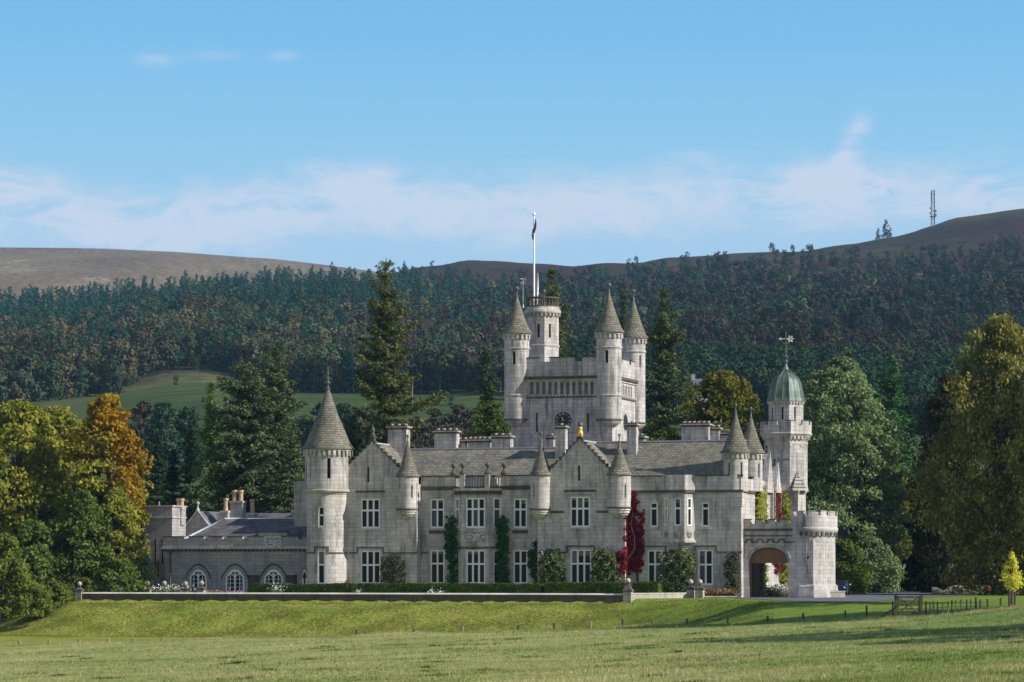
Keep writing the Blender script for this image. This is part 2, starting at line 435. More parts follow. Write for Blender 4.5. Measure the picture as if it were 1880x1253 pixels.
class Plane:
    """vertical wall frame: u runs along the tangent, v is height, d goes into the wall"""
    def __init__(s, ox, oy, tx=1.0, ty=0.0):
        l = math.hypot(tx, ty)
        s.o, s.t = (ox, oy), (tx / l, ty / l)
        s.n = (s.t[1], -s.t[0])
    def p(s, u, v, d=0.0):
        return (s.o[0] + s.t[0] * u - s.n[0] * d, s.o[1] + s.t[1] * u - s.n[1] * d, v)
    us = ()
class Cyl:
    """round wall frame; u = arc length from the side facing the front"""
    def __init__(s, cx, cy, r, seg=36):
        s.c, s.r = (cx, cy), r
        s.us = [2 * math.pi * r * (i / seg - 0.5) for i in range(seg + 1)]
    def p(s, u, v, d=0.0):
        a, r = u / s.r, s.r - d
        return (s.c[0] + r * math.sin(a), s.c[1] - r * math.cos(a), v)
    def tangent(s, u):
        a = u / s.r
        x, y, _ = s.p(u, 0)
        return Plane(x, y, math.cos(a), math.sin(a))

def surf(mb, fr, u0, u1, v0, v1, holes=(), m=0, smooth=False):
    """wall sheet with rectangular openings (u0,u1,v0,v1,depth,back material or None)"""
    us = sorted({u0, u1} | {h[0] for h in holes} | {h[1] for h in holes} | {u for u in fr.us if u0 < u < u1})
    vs = sorted({v0, v1} | {h[2] for h in holes} | {h[3] for h in holes})
    us = [u for u in us if u0 - 1e-6 <= u <= u1 + 1e-6]; vs = [v for v in vs if v0 - 1e-6 <= v <= v1 + 1e-6]
    for a, b in zip(us[:-1], us[1:]):
        for c, d in zip(vs[:-1], vs[1:]):
            um, vm = (a + b) / 2, (c + d) / 2
            if any(h[0] < um < h[1] and h[2] < vm < h[3] for h in holes): continue
            mb.face([fr.p(a, c), fr.p(b, c), fr.p(b, d), fr.p(a, d)], [(a, c), (b, c), (b, d), (a, d)], m, smooth)
    for h in holes:
        a, b, c, d, dep, back = h
        mb.face([fr.p(a, c), fr.p(a, d), fr.p(a, d, dep), fr.p(a, c, dep)], m=m)
        mb.face([fr.p(b, c, dep), fr.p(b, d, dep), fr.p(b, d), fr.p(b, c)], m=m)
        mb.face([fr.p(a, d), fr.p(b, d), fr.p(b, d, dep), fr.p(a, d, dep)], m=m)
        mb.face([fr.p(a, c, dep), fr.p(b, c, dep), fr.p(b, c), fr.p(a, c)], m=m)
        if back is not None:
            mb.face([fr.p(a, c, dep), fr.p(b, c, dep), fr.p(b, d, dep), fr.p(a, d, dep)], m=back)

def pbox(mb, fr, u0, u1, v0, v1, d0, d1, m=0):
    """box standing on a wall frame between depths d0 (outer, negative = proud) and d1"""
    a = [fr.p(u, v, d) for d in (d0, d1) for v in (v0, v1) for u in (u0, u1)]
    for q in ((0, 1, 3, 2), (5, 4, 6, 7), (1, 5, 7, 3), (4, 0, 2, 6), (2, 3, 7, 6), (4, 5, 1, 0)):
        mb.face([a[i] for i in q], m=m)

def mould(mb, fr, pts, h=0.12, proud=0.09, m=0):
    """a string course that steps up and down along points (u, v)"""
    for (ua, va), (ub, vb) in zip(pts[:-1], pts[1:]):
        if abs(va - vb) < 1e-6:
            lo, hi = min(ua, ub), max(ua, ub)
            us = [lo - h / 2] + [u for u in fr.us if lo < u < hi] + [hi + h / 2]
            for a, b in zip(us[:-1], us[1:]): pbox(mb, fr, a, b, va - h / 2, va + h / 2, -proud, 0.02, m)
        else:
            lo, hi = min(va, vb), max(va, vb)
            pbox(mb, fr, ua - h / 2, ua + h / 2, lo + h / 2, hi - h / 2, -proud, 0.02, m)

WRNG = random.Random(11)
def window(fr, hole, nx, tr=0.37, parent=None, fw=0.14, mw=0.165, name="window", glass=None, bars=False, d0=0.07):
    """white painted frame with mullions and a transom, glazed with one dark pane"""
    u0, u1, v0, v1 = hole[:4]
    mb = MB()
    d1 = 0.17
    pbox(mb, fr, u0, u0 + fw, v0, v1, d0, d1); pbox(mb, fr, u1 - fw, u1, v0, v1, d0, d1)
    pbox(mb, fr, u0 + fw, u1 - fw, v1 - fw, v1, d0, d1); pbox(mb, fr, u0 + fw, u1 - fw, v0, v0 + fw * 1.3, d0, d1)
    w = (u1 - u0 - 2 * fw - (nx - 1) * mw) / nx
    vt = v1 - (v1 - v0) * tr
    for i in range(nx):
        a = u0 + fw + i * (w + mw)
        if i: pbox(mb, fr, a - mw, a, v0 + fw * 1.3, v1 - fw, d0 + .005, d1)
        if tr: pbox(mb, fr, a, a + w, vt - mw / 2, vt + mw / 2, d0 + .01, d1)
        if bars: pbox(mb, fr, a + w / 2 - .02, a + w / 2 + .02, v0 + fw * 1.3, vt - mw / 2 if tr else v1 - fw, .12, .16)
    o = mb.build(name, WHITE, parent)
    g = MB()
    a = u0 + fw * .5
    for i in range(nx):
        b = u1 - fw * .5 if i == nx - 1 else u0 + fw + i * (w + mw) + w + mw / 2
        mm = 0
        r = WRNG.random()
        if r > 0.93: mm = 1
        elif r > 0.80: mm = 2
        if WRNG.random() < .3:
            vb_ = v1 - (v1 - v0) * WRNG.choice((.12, .18, .3, .36))
            g.face([fr.p(a + .04, vb_, .160), fr.p(b - .04, vb_, .160), fr.p(b - .04, v1 - .05, .160), fr.p(a + .04, v1 - .05, .160)], m=3)
        g.face([fr.p(a, v0 + .03, .165), fr.p(b, v0 + .03, .165), fr.p(b, v1 - .03, .165), fr.p(a, v1 - .03, .165)], m=mm)
        a = b
    g.build("pane", glass or [GLASS, GLASS_BLIND, GLASS_CURTAIN, GLASS_SHADE], o)
    return o

# ================================================================== THE CASTLE
castle = empty("castle", (OX, OY, 0), -ROT)
tag(castle, "pale grey granite castle with conical turrets and a tall square clock tower", "castle")
ST = [GRANITE, STAINED, DARKSLIT, GRANITE_TRIM, NICHE]
Y0, Y1, YR = 0.0, 1.2, 1.0                       # gable fronts, recessed middle wall, right-hand wall
P0, P1, PR = Plane(0, Y0), Plane(0, Y1), Plane(0, YR)
def H(y, a, b, top, bot):
    mx = (a + b) / 2
    return (lx(a, y), lx(b, y), lz(mx, bot, y), lz(mx, top, y))
def hole(y, a, b, top, bot, dep=0.24, back=2): return (*H(y, a, b, top, bot), dep, back)
def cu(pc, px, r, y):
    k = F / wy(lx(pc, y), y)
    return r * (math.asin(max(-1, min(1, (px - pc) / k / r))) + ROT)

def gable_steps(mb, fr, uc, hw, v0, v1, n, thick=0.5, d0=0.0):
    """crow-stepped gable: one slab per step, each with a stained coping"""
    for i in range(n):
        w = hw + (0.30 - hw) * i / (n - 1)
        a, b = v0 + (v1 - v0) * i / n, v0 + (v1 - v0) * (i + 1) / n
        wn = hw + (0.30 - hw) * (i + 1) / (n - 1) if i < n - 1 else 0.0
        pbox(mb, fr, uc - w, uc + w, a, b, d0, thick, 0)
        for s in (-1, 1):
            ua, ub = sorted((uc + s * (wn - 0.02), uc + s * (w + 0.04)))
            if i == n - 1: ua, ub = (uc - w - .04, uc) if s < 0 else (uc, uc + w + .04)
            pbox(mb, fr, ua, ub, b - 0.02, b + 0.06, d0 - 0.04, thick + 0.04, 1)
            ua, ub = sorted((uc + s * (w - 0.16), uc + s * (w + 0.012)))
            pbox(mb, fr, ua, ub, a + 0.065, b - 0.025, d0 - 0.012, thick + .012, 1)

def arch_corbels(mb, cx, cy, r, z0, z1, n, out=0.14, m=0):
    """ring of small corbels carrying a band, gaps between them dark with shade"""
    mb.lathe(cx, cy, [(r, z1 - 0.16), (r + out, z1 - 0.15), (r + out, z1), (r, z1)], 36, m, False)
    for i in range(n):
        a = 2 * math.pi * i / n
        c = (cx + (r + out * 0.45) * math.sin(a), cy - (r + out * 0.45) * math.cos(a))
        mb.obox(c, (math.cos(a), math.sin(a)), math.pi * r / n * 0.52, out * 0.5, z0, z1 - 0.16, m)

def turret(px, y, r, pbot, peave, papex, slits=(), corbel=0.0, under=1.3, big=False, ball=0.2, label=None, string=None, ballmat=None, moulds=()):
    cx = lx(px, y)
    zb, ze, za = lz(px, pbot, y), lz(px, peave, y), lz(px, papex, y)
    mb = MB()
    cyl = Cyl(cx, y, r, 40)
    hs = []
    for (spx, w, t, b) in slits:
        u = cu(px, spx, r, y)
        hs.append((u - w / 2, u + w / 2, lz(px, b, y), lz(px, t, y), 0.3, 2))
    top = ze - (0.5 if corbel else 0.0)
    surf(mb, cyl, cyl.us[0], cyl.us[-1], zb, ze, hs, 0, True)
    if under:
        pr, k = [], 5
        for i in range(k + 1):
            f = i / k
            rr = r * (0.12 + 0.88 * math.sin(f * math.pi / 2) ** 0.8)
            z = zb - under * (1 - f)
            if pr: pr.append((rr * 0.97, z - 0.03))
            pr.append((rr + (0.05 if i else 0), z))
        mb.lathe(cx, y, [(0, zb - under - .25), (r * .13, zb - under)] + pr, 32, 0, False)
        mb.lathe(cx, y, [(r, zb - 0.06), (r + 0.09, zb - 0.03), (r + 0.09, zb + 0.07), (r, zb + 0.10)], 32, 1, False)
    for pm in moulds:
        zm = lz(px, pm, y)
        mb.lathe(cx, y, [(r, zm - 0.12), (r + 0.08, zm - 0.06), (r + 0.10, zm), (r + 0.06, zm + 0.08), (r, zm + 0.1)], 36, 3, False)
    if corbel: arch_corbels(mb, cx, y, r, ze - 0.52, ze, int(round(2 * math.pi * r / 0.42)), corbel)
    o = mb.build("turret", ST, castle)
    if label: o["label"] = label
    re = r + corbel + 0.14
    h = za - ze
    c = MB()
    c.lathe(cx, y, [(r * .9, ze - .01), (re, ze), (re, ze + 0.07), (re * 0.83, ze + h * 0.10), (re * 0.66, ze + h * 0.26), (re * 0.33, ze + h * 0.62), (0.05, za)], 36, 0, True)
    c.build("cone_roof", CONE_SLATE, o)
    if ball:
        f = MB()
        f.lathe(cx, y, [(0.10, za - 0.25), (0.12, za), (0.06, za + 0.1), (0.05, za + 0.35), (0.12, za + 0.40), (0.05, za + 0.46)], 10)
        f.ball((cx, y, za + 0.46 + ball), ball, seg=10, n=6)
        f.build("finial", ballmat or IRON, o)
    return o

def ball_finial(mb, x, y, z, r=0.2, base=0.35, h=0.5, m=0):
    """stone ball on a concave pedestal cap"""
    mb.lathe(x, y, [(base * 1.4, z), (base * 1.42, z + .06), (base * .9, z + h * .35), (base * 0.42, z + h * 0.8), (base * .36, z + h), (base * .5, z + h + .05), (0.05, z + h + .1)], 12, m, False, off=math.pi / 4)
    mb.ball((x, y, z + h + .06 + r), r, m, 12, 8)

def chimney(a, b, top, bot, y, dep=1.1, pots=3, potmat=None, label=None, cap=True, potheight=0.16):
    x0, x1 = lx(a, y), lx(b, y)
    mx = (a + b) / 2
    zt, zb = lz(mx, top, y), lz(mx, bot, y) - 1.2
    capm = 0.55
    mb = MB()
    mb.box(x0 + .1, x1 - .1, y + .1, y + dep - .1, zb, zt - capm, 0)
    if cap:
        mb.box(x0 + .05, x1 - .05, y + .05, y + dep - .05, zt - capm, zt - capm + .16, 1)
        mb.box(x0 - .06, x1 + .06, y - .06, y + dep + .06, zt - capm + .16, zt - .28, 3)
        mb.box(x0 + .06, x1 - .06, y + .06, y + dep - .06, zt - .28, zt - .16, 1)
    o = mb.build("chimney", ST, castle)
    for i in range(pots):
        p = MB()
        x = x0 + (x1 - x0) * (i + .5) / pots
        p.lathe(x, y + dep / 2, [(.15, zt - .17), (.15, zt - .17 + potheight * .7), (.19, zt - .17 + potheight * .75), (.19, zt - .17 + potheight), (.12, zt - .17 + potheight), (.11, zt - .1)], 10)
        p.build("chimney_pot", potmat or POT_PALE, o)
    return o

ZB = -0.5
def epy(px):                                        # depth along the east wall that shows at a measured column
    ys = np.linspace(1, 19, 360)
    return float(np.interp(px, [940 + F * wx(xE, y) / wy(xE, y) for y in ys], ys))
xE = lx(1361, YR)
# --- left gable block
x0, x1 = lx(612, 0), lx(765, 0)
hf = hole(0, 662, 697.5, 916, 971); hg = hole(0, 661.5, 698.5, 1011, 1073); hs = hole(0, 674.5, 678, 858, 886, .3)
za = lz(683, 811, 0); ze = lz(690, 886, 0)
mb = MB()
surf(mb, P0, x0, x1, ZB, ze, [hf, hg], 0)
PE = Plane(x1, 0, 0, 1)
surf(mb, PE, 0, 8.5, ZB, ze - .2, [], 0)
gc = lx(683, 0); ghw = x1 - gc - .35
n = 11
gable_steps(mb, P0, gc, ghw, ze, za, n)
su = [hs]
pbox(mb, P0, hs[0], hs[1], hs[2], hs[3], -.004, .02, 2)
vm, vh = lz(640, 948, 0), lz(680, 908, 0)
mould(mb, P0, [(lx(640, 0), vm), (hf[0] - .25, vm)], .16, .07, 3)
mould(mb, P0, [(hf[1] + .25, vm), (x1 - .2, vm)], .16, .07, 3)
mould(mb, P0, [(hf[0] - .3, vh - .5), (hf[0] - .3, vh), (hf[1] + .3, vh), (hf[1] + .3, vh - .5)], .12, .07, 3)
pbox(mb, P0, hf[0] - .5, hf[1] + .5, vh + .18, vh + .36, -.06, .02, 1)
vs, vt = lz(680, 1015.5, 0), lz(680, 1006, 0)
mould(mb, P0, [(lx(642, 0), vs), (hg[0] - .3, vs), (hg[0] - .3, vt), (hg[1] + .3, vt), (hg[1] + .3, vs), (x1, vs)], .12, .07, 1)
pbox(mb, P0, hf[0] - .05, hf[1] + .05, hf[2] - .16, hf[2], -.08, .2, 3)
o = mb.build("gable_wall", ST, castle)
window(P0, hf, 3, .39, castle); window(P0, hg, 3, .43, castle)
mb = MB()
mb.prism_y([(gc - ghw - .1, ze - .05), (gc + ghw + .1, ze - .05), (gc, za - .10)], .5, 8.5)
mb.build("gable_roof", SLATE, castle)
mb = MB()
mb.box(gc - .1, gc + .1, .5, 8.5, za - .16, za - .06)
mb.build("roof_ridge", LEAD, castle)
f = MB()
z = za + .05
f.box(gc - .2, gc + .2, .02, .46, z, z + .3, 1); f.box(gc - .27, gc + .27, -.04, .52, z + .3, z + .42, 1)
f.lathe(gc, .24, [(.2, z + .42), (.24, z + .6), (.12, z + .8), (.20, z + .95), (.16, z + 1.15), (.05, z + 1.4), (0, z + 1.65)], 10, 1)
f.build("gable_finial", ST, castle)
turret(748.5, .35, 1.02, 936, 876, 812, slits=[(757, .17, 892, 915)], under=1.1, ball=.13)

# --- big round tower at the left end
ry = 0.25; rx = lx(602, ry); zc1 = lz(602, 901, ry); zc2 = lz(602, 826, ry); R1, R2 = 1.96, 2.14
mb = MB()
c1, c2 = Cyl(rx, ry, R1, 48), Cyl(rx, ry, R2, 48)
def chole(pc, px, w, t, b, r, dep=.25, back=2):
    u = cu(pc, px, r, ry)
    return (u - w / 2, u + w / 2, lz(pc, b, ry), lz(pc, t, ry), dep, back)
ha = chole(602, 592.3, .62, 931, 969, R1); hb = chole(602, 592, .72, 1011, 1073, R1)
surf(mb, c1, c1.us[0], c1.us[-1], ZB, zc1, [ha, hb], 0, True)
sl = [chole(602, 606.5, .32, 843, 880, R2, .3), chole(602, 563.5, .32, 843, 880, R2, .3)]
surf(mb, c2, c2.us[0], c2.us[-1], zc1, zc2, sl, 0, True)
mb.lathe(rx, ry, [(R1, zc1 - .38), (R1 + .07, zc1 - .36), (R1 + .07, zc1 - .24), (R2, zc1 - .18), (R2 + .10, zc1 - .14), (R2 + .12, zc1), (R2 + .06, zc1 + .06), (R2, zc1 + .08)], 48, 3, False)
arch_corbels(mb, rx, ry, R2, zc2 - .62, zc2, 30, .2)
vs, vt = lz(602, 1015.5, ry), lz(602, 1005, ry)
mould(mb, c1, [(c1.us[6], vs), (hb[0] - .3, vs), (hb[0] - .3, vt), (hb[1] + .3, vt), (hb[1] + .3, vs), (c1.us[-6], vs)], .12, .07, 1)
o = mb.build("round_tower", ST, castle)
for h in (ha, hb):
    tp = c1.tangent((h[0] + h[1]) / 2); hw = (h[1] - h[0]) / 2
    window(tp, (-hw, hw, h[2], h[3]), 1, .42, castle, fw=.12)
re = R2 + .33; zap = lz(602, 713, ry); hh = zap - zc2
mb = MB()
mb.lathe(rx, ry, [(R2, zc2 - .01), (re, zc2), (re, zc2 + .08), (re * .9, zc2 + hh * .07), (re * .80, zc2 + hh * .15), (re * .38, zc2 + hh * .58), (.10, zap)], 48)
mb.build("cone_roof", CONE_SLATE, o)
f = MB()
f.lathe(rx, ry, [(.2, zap - .2), (.24, zap), (.1, zap + .08), (.1, zap + .3), (.26, zap + .45), (.12, zap + .6), (.08, zap + .8), (.18, zap + .9), (.06, zap + 1.0), (.05, zap + 1.25), (.13, zap + 1.35), (.04, zap + 1.45), (.03, zap + 2.0), (0, zap + 2.2)], 10)
for k in range(4):
    a = k * math.pi / 2 + .5
    f.tube([(rx, ry, zap + .45), (rx + .28 * math.cos(a), ry + .28 * math.sin(a), zap + .5), (rx + .24 * math.cos(a), ry + .24 * math.sin(a), zap + .72)], [.04, .04, .02], 5)
f.build("finial", IRON, o)

# --- recessed middle wall
a0, a1 = x1, lx(987, Y1)
zp = lz(880, 875, Y1); zcn = lz(880, 897, Y1)
h1 = hole(Y1, 789.5, 815.5, 916, 970.5); h2 = hole(Y1, 789.5, 816, 1010, 1073); h3 = hole(Y1, 942.5, 967.5, 915.5, 970); h4 = hole(Y1, 942, 968.5, 1010, 1073)
mb = MB()
surf(mb, P1, a0, a1, ZB, zp, [h1, h2, h3, h4], 0)
pbox(mb, P1, a0, a1, zcn - .15, zcn + .22, -.16, .02, 1)
pbox(mb, P1, a0, a1, zcn - .42, zcn - .15, -.05, .02, 3)
mb.box(a0, a1, Y1 - .06, Y1 + .3, zp, zp + .12, 1)
for ha_, hb_ in ((h1, h2), (h3, h4)):
    for h in (ha_, hb_):
        v = h[3] + .22
        mould(mb, P1, [(h[0] - .25, v - .3), (h[0] - .25, v), (h[1] + .25, v), (h[1] + .25, v - .3)], .1, .05, 3)
    pbox(mb, P1, ha_[0] - .05, ha_[1] + .05, ha_[2] - .16, ha_[2], -.08, .2, 3)
    pbox(mb, P1, ha_[0] - .1, ha_[1] + .1, ha_[2] - .5, ha_[2] - .2, -.03, .02, 1)
vs = lz(780, 1015.5, Y1)
mould(mb, P1, [(a0 + .05, vs), (h2[0] - .25, vs)], .12, .06, 1)
mould(mb, P1, [(h2[1] + .25, vs), (lx(833, Y1), vs)], .12, .06, 1); mould(mb, P1, [(lx(926, Y1), vs), (h4[0] - .25, vs)], .12, .06, 1); mould(mb, P1, [(h4[1] + .25, vs), (a1, vs)], .12, .06, 1)
mb.build("recessed_wall", ST, castle)
for h, tr in ((h1, .37), (h2, .40), (h3, .37), (h4, .40)): window(P1, h, 2, tr, castle)

# --- canted bay
by = .25
bx0, bx1 = lx(847.5, by), lx(897, by); cut = Y1 - by + .35
zbt = lz(872, 899, by)
mb = MB()
BF = Plane(0, by); BR = Plane(bx1, by, cut * .98, cut); BL = Plane(bx0 - cut * .98, by + cut, cut * .98, -cut)
bl = math.hypot(cut, cut * .98)
hf1 = hole(by, 855, 890.5, 914.5, 970); hf2 = hole(by, 855.5, 891, 1010, 1073)
cw = .86
hr1 = (bl * .5 - cw / 2, bl * .5 + cw / 2, hf1[2], hf1[3], .24, 2); hr2 = (hr1[0], hr1[1], hf2[2], hf2[3], .24, 2)
surf(mb, BF, bx0, bx1, ZB, zbt, [hf1, hf2], 0)
for pl in (BR, BL): surf(mb, pl, 0, bl, ZB, zbt, [hr1, hr2], 0)
for pl, a, b in ((BF, bx0, bx1), (BR, .06, bl), (BL, 0, bl - .06)):
    pbox(mb, pl, a, b, zbt - .45, zbt - .12, -.1, .1, 1)
    pbox(mb, pl, a - .05, b + .05, zbt - .12, zbt + .12, -.2, .1, 3)
    v = lz(872, 1006, by)
    pbox(mb, pl, a, b, v - .07, v + .07, -.08, .02, 1)
    v = lz(872, 976, by)
    pbox(mb, pl, a, b, v - .06, v + .06, -.06, .02, 3)
mb.face([(bx0, by, zbt), (bx1, by, zbt), (bx1 + cut, by + cut, zbt), (bx0 - cut, by + cut, zbt)], m=1)
bay = mb.build("canted_bay", ST, castle)
window(BF, hf1, 3, .37, castle); window(BF, hf2, 3, .41, castle)
for pl in (BR, BL):
    window(pl, hr1, 1, .37, castle, fw=.13, d0=-.02); window(pl, hr2, 1, .41, castle, fw=.13, d0=-.02)
# carved panels under the first-floor windows
rr = random.Random(3)
def relief(fr, u0, u1, v0, v1, parent, nu=9, nv=5):
    r = MB()
    pbox(r, fr, u0 - .06, u1 + .06, v0 - .06, v1 + .06, -.02, .02, 1)
    for i in range(nu):
        for j in range(nv):
            a, c = u0 + (u1 - u0) * i / nu, v0 + (v1 - v0) * j / nv
            if rr.random() < .72: pbox(r, fr, a + .01, a + (u1 - u0) / nu * rr.uniform(.6, .97), c + .01, c + (v1 - v0) / nv * rr.uniform(.6, .97), -.02 - rr.uniform(.02, .12), -.015)
    return r.build("carved_panel", [RELIEF, NICHE], parent)
relief(BF, hf1[0], hf1[1], lz(872, 993.5, by), lz(872, 979, by), bay, 12, 6)
for pl in (BR, BL): relief(pl, hr1[0] + .1, hr1[1] - .1, lz(872, 992, by), lz(872, 978, by), bay, 3, 7)
# bay balustrade and ball finials
mb = MB()
zbb = zbt + .12; zbh = lz(872, 873, by)
for pl, a, b in ((BF, bx0, bx1), (BR, 0, bl), (BL, 0, bl)):
    pbox(mb, pl, a, b, zbh - .16, zbh, -.08, .14, 1)
    pbox(mb, pl, a, b, zbb, zbb + .14, -.06, .16, 1)
    n = max(3, int((b - a) / .24))
    for i in range(n):
        u = a + (b - a) * (i + .5) / n
        pbox(mb, pl, u - .06, u + .06, zbb + .14, zbh - .16, -.02, .1, 3)
mb.build("bay_balustrade", ST, bay)
for (X, Y) in ((bx0 + .1, by + .05), (bx1 - .1, by + .05), (bx0 - cut + .15, by + cut - .15), (bx1 + cut - .15, by + cut - .15)):
    mb = MB()
    mb.box(X - .22, X + .22, Y - .22, Y + .22, zbb, zbh + .10, 3); mb.box(X - .28, X + .28, Y - .28, Y + .28, zbh + .10, zbh + .18, 1)
    ball_finial(mb, X, Y, zbh + .18, .25, .24, .46, 1)
    mb.build("ball_finial", ST, bay)

# --- middle gable block
x0, x1 = lx(987, 0), lx(1147.5, 0)
hf = hole(0, 1046.5, 1083, 912, 969); hg = hole(0, 1047, 1085.5, 1009, 1073)
hs = hole(0, 1061.5, 1065, 855, 883)
za = lz(1064, 806, 0); ze = lz(1064, 886, 0); gc = lx(1064, 0)
ghw = (x1 - x0) / 2 - .25
mb = MB()
surf(mb, P0, x0, x1, ZB, ze, [hf, hg], 0)
PE = Plane(x1, 0, 0, 1); PW = Plane(x0, 8.5, 0, -1)
surf(mb, PE, 0, 8.5, ZB, ze - .2, [], 0); surf(mb, PW, 0, 8.5, ZB, ze - .2, [], 0)
gable_steps(mb, P0, gc, ghw, ze, za, 12)
pbox(mb, P0, hs[0], hs[1], hs[2], hs[3], -.004, .02, 2)
vm, vh = lz(1064, 945, 0), lz(1064, 907, 0)
mould(mb, P0, [(x0 + .2, vm), (hf[0] - .25, vm)], .16, .07, 3); mould(mb, P0, [(hf[1] + .25, vm), (x1 - .2, vm)], .16, .07, 3)
mould(mb, P0, [(hf[0] - .3, vh - .5), (hf[0] - .3, vh), (hf[1] + .3, vh), (hf[1] + .3, vh - .5)], .12, .07, 3)
pbox(mb, P0, hf[0] - .55, hf[1] + .55, vh + .18, vh + .38, -.06, .02, 1)
for s0, s1 in ((x0 + 1.2, hf[0] - .6), (hf[1] + .6, x1 - 1.2)): pbox(mb, P0, s0, s1, vm + .14, vm + .34, -.05, .02, 1)
vs, vt = lz(1064, 1014.5, 0), lz(1064, 1003, 0)
mould(mb, P0, [(x0, vs), (hg[0] - .3, vs), (hg[0] - .3, vt), (hg[1] + .3, vt), (hg[1] + .3, vs), (x1, vs)], .12, .07, 1)
pbox(mb, P0, hf[0] - .05, hf[1] + .05, hf[2] - .16, hf[2], -.08, .2, 3)
mb.build("gable_wall", ST, castle)
window(P0, hf, 3, .39, castle); window(P0, hg, 3, .41, castle)
mb = MB()
mb.prism_y([(gc - ghw - .1, ze - .05), (gc + ghw + .1, ze - .05), (gc, za - .10)], .5, 9.0)
mb.build("gable_roof", SLATE, castle)
mb = MB(); mb.box(gc - .1, gc + .1, .5, 9.0, za - .16, za - .06); mb.build("roof_ridge", LEAD, castle)
f = MB()                                             # seated gilded beast under a small crown on the gable top
z = za + .05
f.box(gc - .26, gc + .26, 0, .5, z, z + .16, 1)
f.lathe(gc, .24, [(.24, z + .16), (.28, z + .4), (.23, z + .62), (.17, z + .74), (.21, z + .86), (.2, z + 1.0), (.12, z + 1.08)], 12, 0)
f.box(gc - .22, gc - .08, -.06, .1, z + .16, z + .45, 0); f.box(gc + .08, gc + .22, -.06, .1, z + .16, z + .45, 0)
f.build("gilded_beast", [GOLD, STAINED], castle)
f = MB()
f.lathe(gc, .24, [(.16, z + 1.08), (.24, z + 1.16), (.25, z + 1.25), (.14, z + 1.42), (.05, z + 1.55), (.07, z + 1.62), (0, z + 1.7)], 10)
f.build("crown", IRON, castle)
turret(993.5, .35, 1.0, 936, 874, 809, slits=[(980, .15, 892, 914)], under=1.1, ball=.16)
turret(1137, .35, 1.06, 933, 873, 811, slits=[(1147.5, .17, 890, 914)], under=1.15, ball=.13)

# --- right-hand range with oriel
xE = lx(1361, YR)
zp = lz(1250, 875, YR); zcn = lz(1250, 903, YR)
h = [hole(YR, 1193.5, 1207.5, 922.5, 968.5), hole(YR, 1288, 1302, 922.5, 968), hole(YR, 1188.5, 1216, 1010, 1073), hole(YR, 1281.5, 1309, 1009.5, 1075)]
mb = MB()
surf(mb, PR, x1, xE, ZB, zp, h, 0)
PEE = Plane(xE, YR, 0, 1)
surf(mb, PEE, 0, 17.4, ZB, zp - .2, [], 0)
for pl, a, b in ((PR, x1, xE + .14), (PEE, .02, 6.8)):
    pbox(mb, pl, a, b, zcn - .1, zcn + .14, -.15, .02, 1)
    pbox(mb, pl, a, b, zp, zp + .12, -.06, .35, 1)
for q in h:
    v = q[3] + .2
    if q[2] < 4: mould(mb, PR, [(q[0] - .3, lz(1250, 1014, YR)), (q[0] - .3, v + .12), (q[1] + .3, v + .12), (q[1] + .3, lz(1250, 1014, YR))], .12, .07, 1)
    else: pbox(mb, PR, q[0] - .1, q[1] + .1, q[2] - .2, q[2], -.08, .2, 3)
vs = lz(1250, 1014, YR)
mould(mb, PR, [(x1, vs), (h[2][0] - .3, vs)], .12, .07, 1); mould(mb, PR, [(h[3][1] + .3, vs), (xE, vs)], .12, .07, 1)
# stepped corner brackets
for k, (t, b, w_) in enumerate([(904, 914, 1.25), (914, 921, 1.05), (921, 930, .95)]):
    pbox(mb, PR, xE - w_, xE + .08, lz(1340, b, YR), lz(1340, t, YR) - .005, -.10 + .02 * k, .02, 3)
    pbox(mb, PEE, .001, w_ + .4, lz(1340, b, YR), lz(1340, t, YR) - .005, -.10 + .02 * k, .02, 3)
mb.build("right_range_wall", ST, castle)
window(PR, h[0], 1, .25, castle, fw=.13); window(PR, h[1], 1, .25, castle, fw=.13); window(PR, h[2], 2, .42, castle); window(PR, h[3], 2, .42, castle)
oy = YR - .75
ox0, ox1 = lx(1229, oy), lx(1256.5, oy); oc = .78
OFr = Plane(0, oy); ORt = Plane(ox1, oy, oc, oc - .03); OLt = Plane(ox0 - oc, oy + oc - .03, oc, -(oc - .03))
ol = math.hypot(oc, oc - .03)
zo0, zo1 = lz(1243, 993, oy), lz(1243, 903, oy)
ho = hole(oy, 1238, 1250, 914.5, 966); hr = (ol / 2 - .25, ol / 2 + .25, ho[2], ho[3], .2, 2)
mb = MB()
surf(mb, OFr, ox0, ox1, zo0, zo1, [ho], 0)
for pl in (ORt, OLt): surf(mb, pl, 0, ol, zo0, zo1, [hr], 0)
for k in range(6):
    s = 1 - k * .15
    z1_, z0_ = zo0 - k * .18, zo0 - (k + 1) * .18
    e = .06 if k == 0 else 0
    cxm = (ox0 + ox1) / 2; hwf = (ox1 - ox0) / 2 * s + e
    dd = (oc + .0) * s + e
    poly = [(cxm - hwf - dd, YR), (cxm - hwf, YR - .75 * s - e), (cxm + hwf, YR - .75 * s - e), (cxm + hwf + dd, YR)]
    for i in range(3):
        (ax, ay), (bx_, by_) = poly[i], poly[i + 1]
        mb.face([(ax, ay, z0_), (bx_, by_, z0_), (bx_, by_, z1_), (ax, ay, z1_)], m=0)
    mb.face([(x, y, z0_) for x, y in reversed(poly)], m=1)
    mb.face([(x, y, z1_ - .001) for x, y in poly], m=0)
zt2 = zp + .12
for pl, a, b in ((OFr, ox0, ox1), (ORt, .05, ol), (OLt, 0, ol - .05)):
    pbox(mb, pl, a, b, zo1 - .1, zo1 + .16, -.14, .1, 1)
    pbox(mb, pl, a, b, zo1 + .16, zt2, -.03, .3, 0)
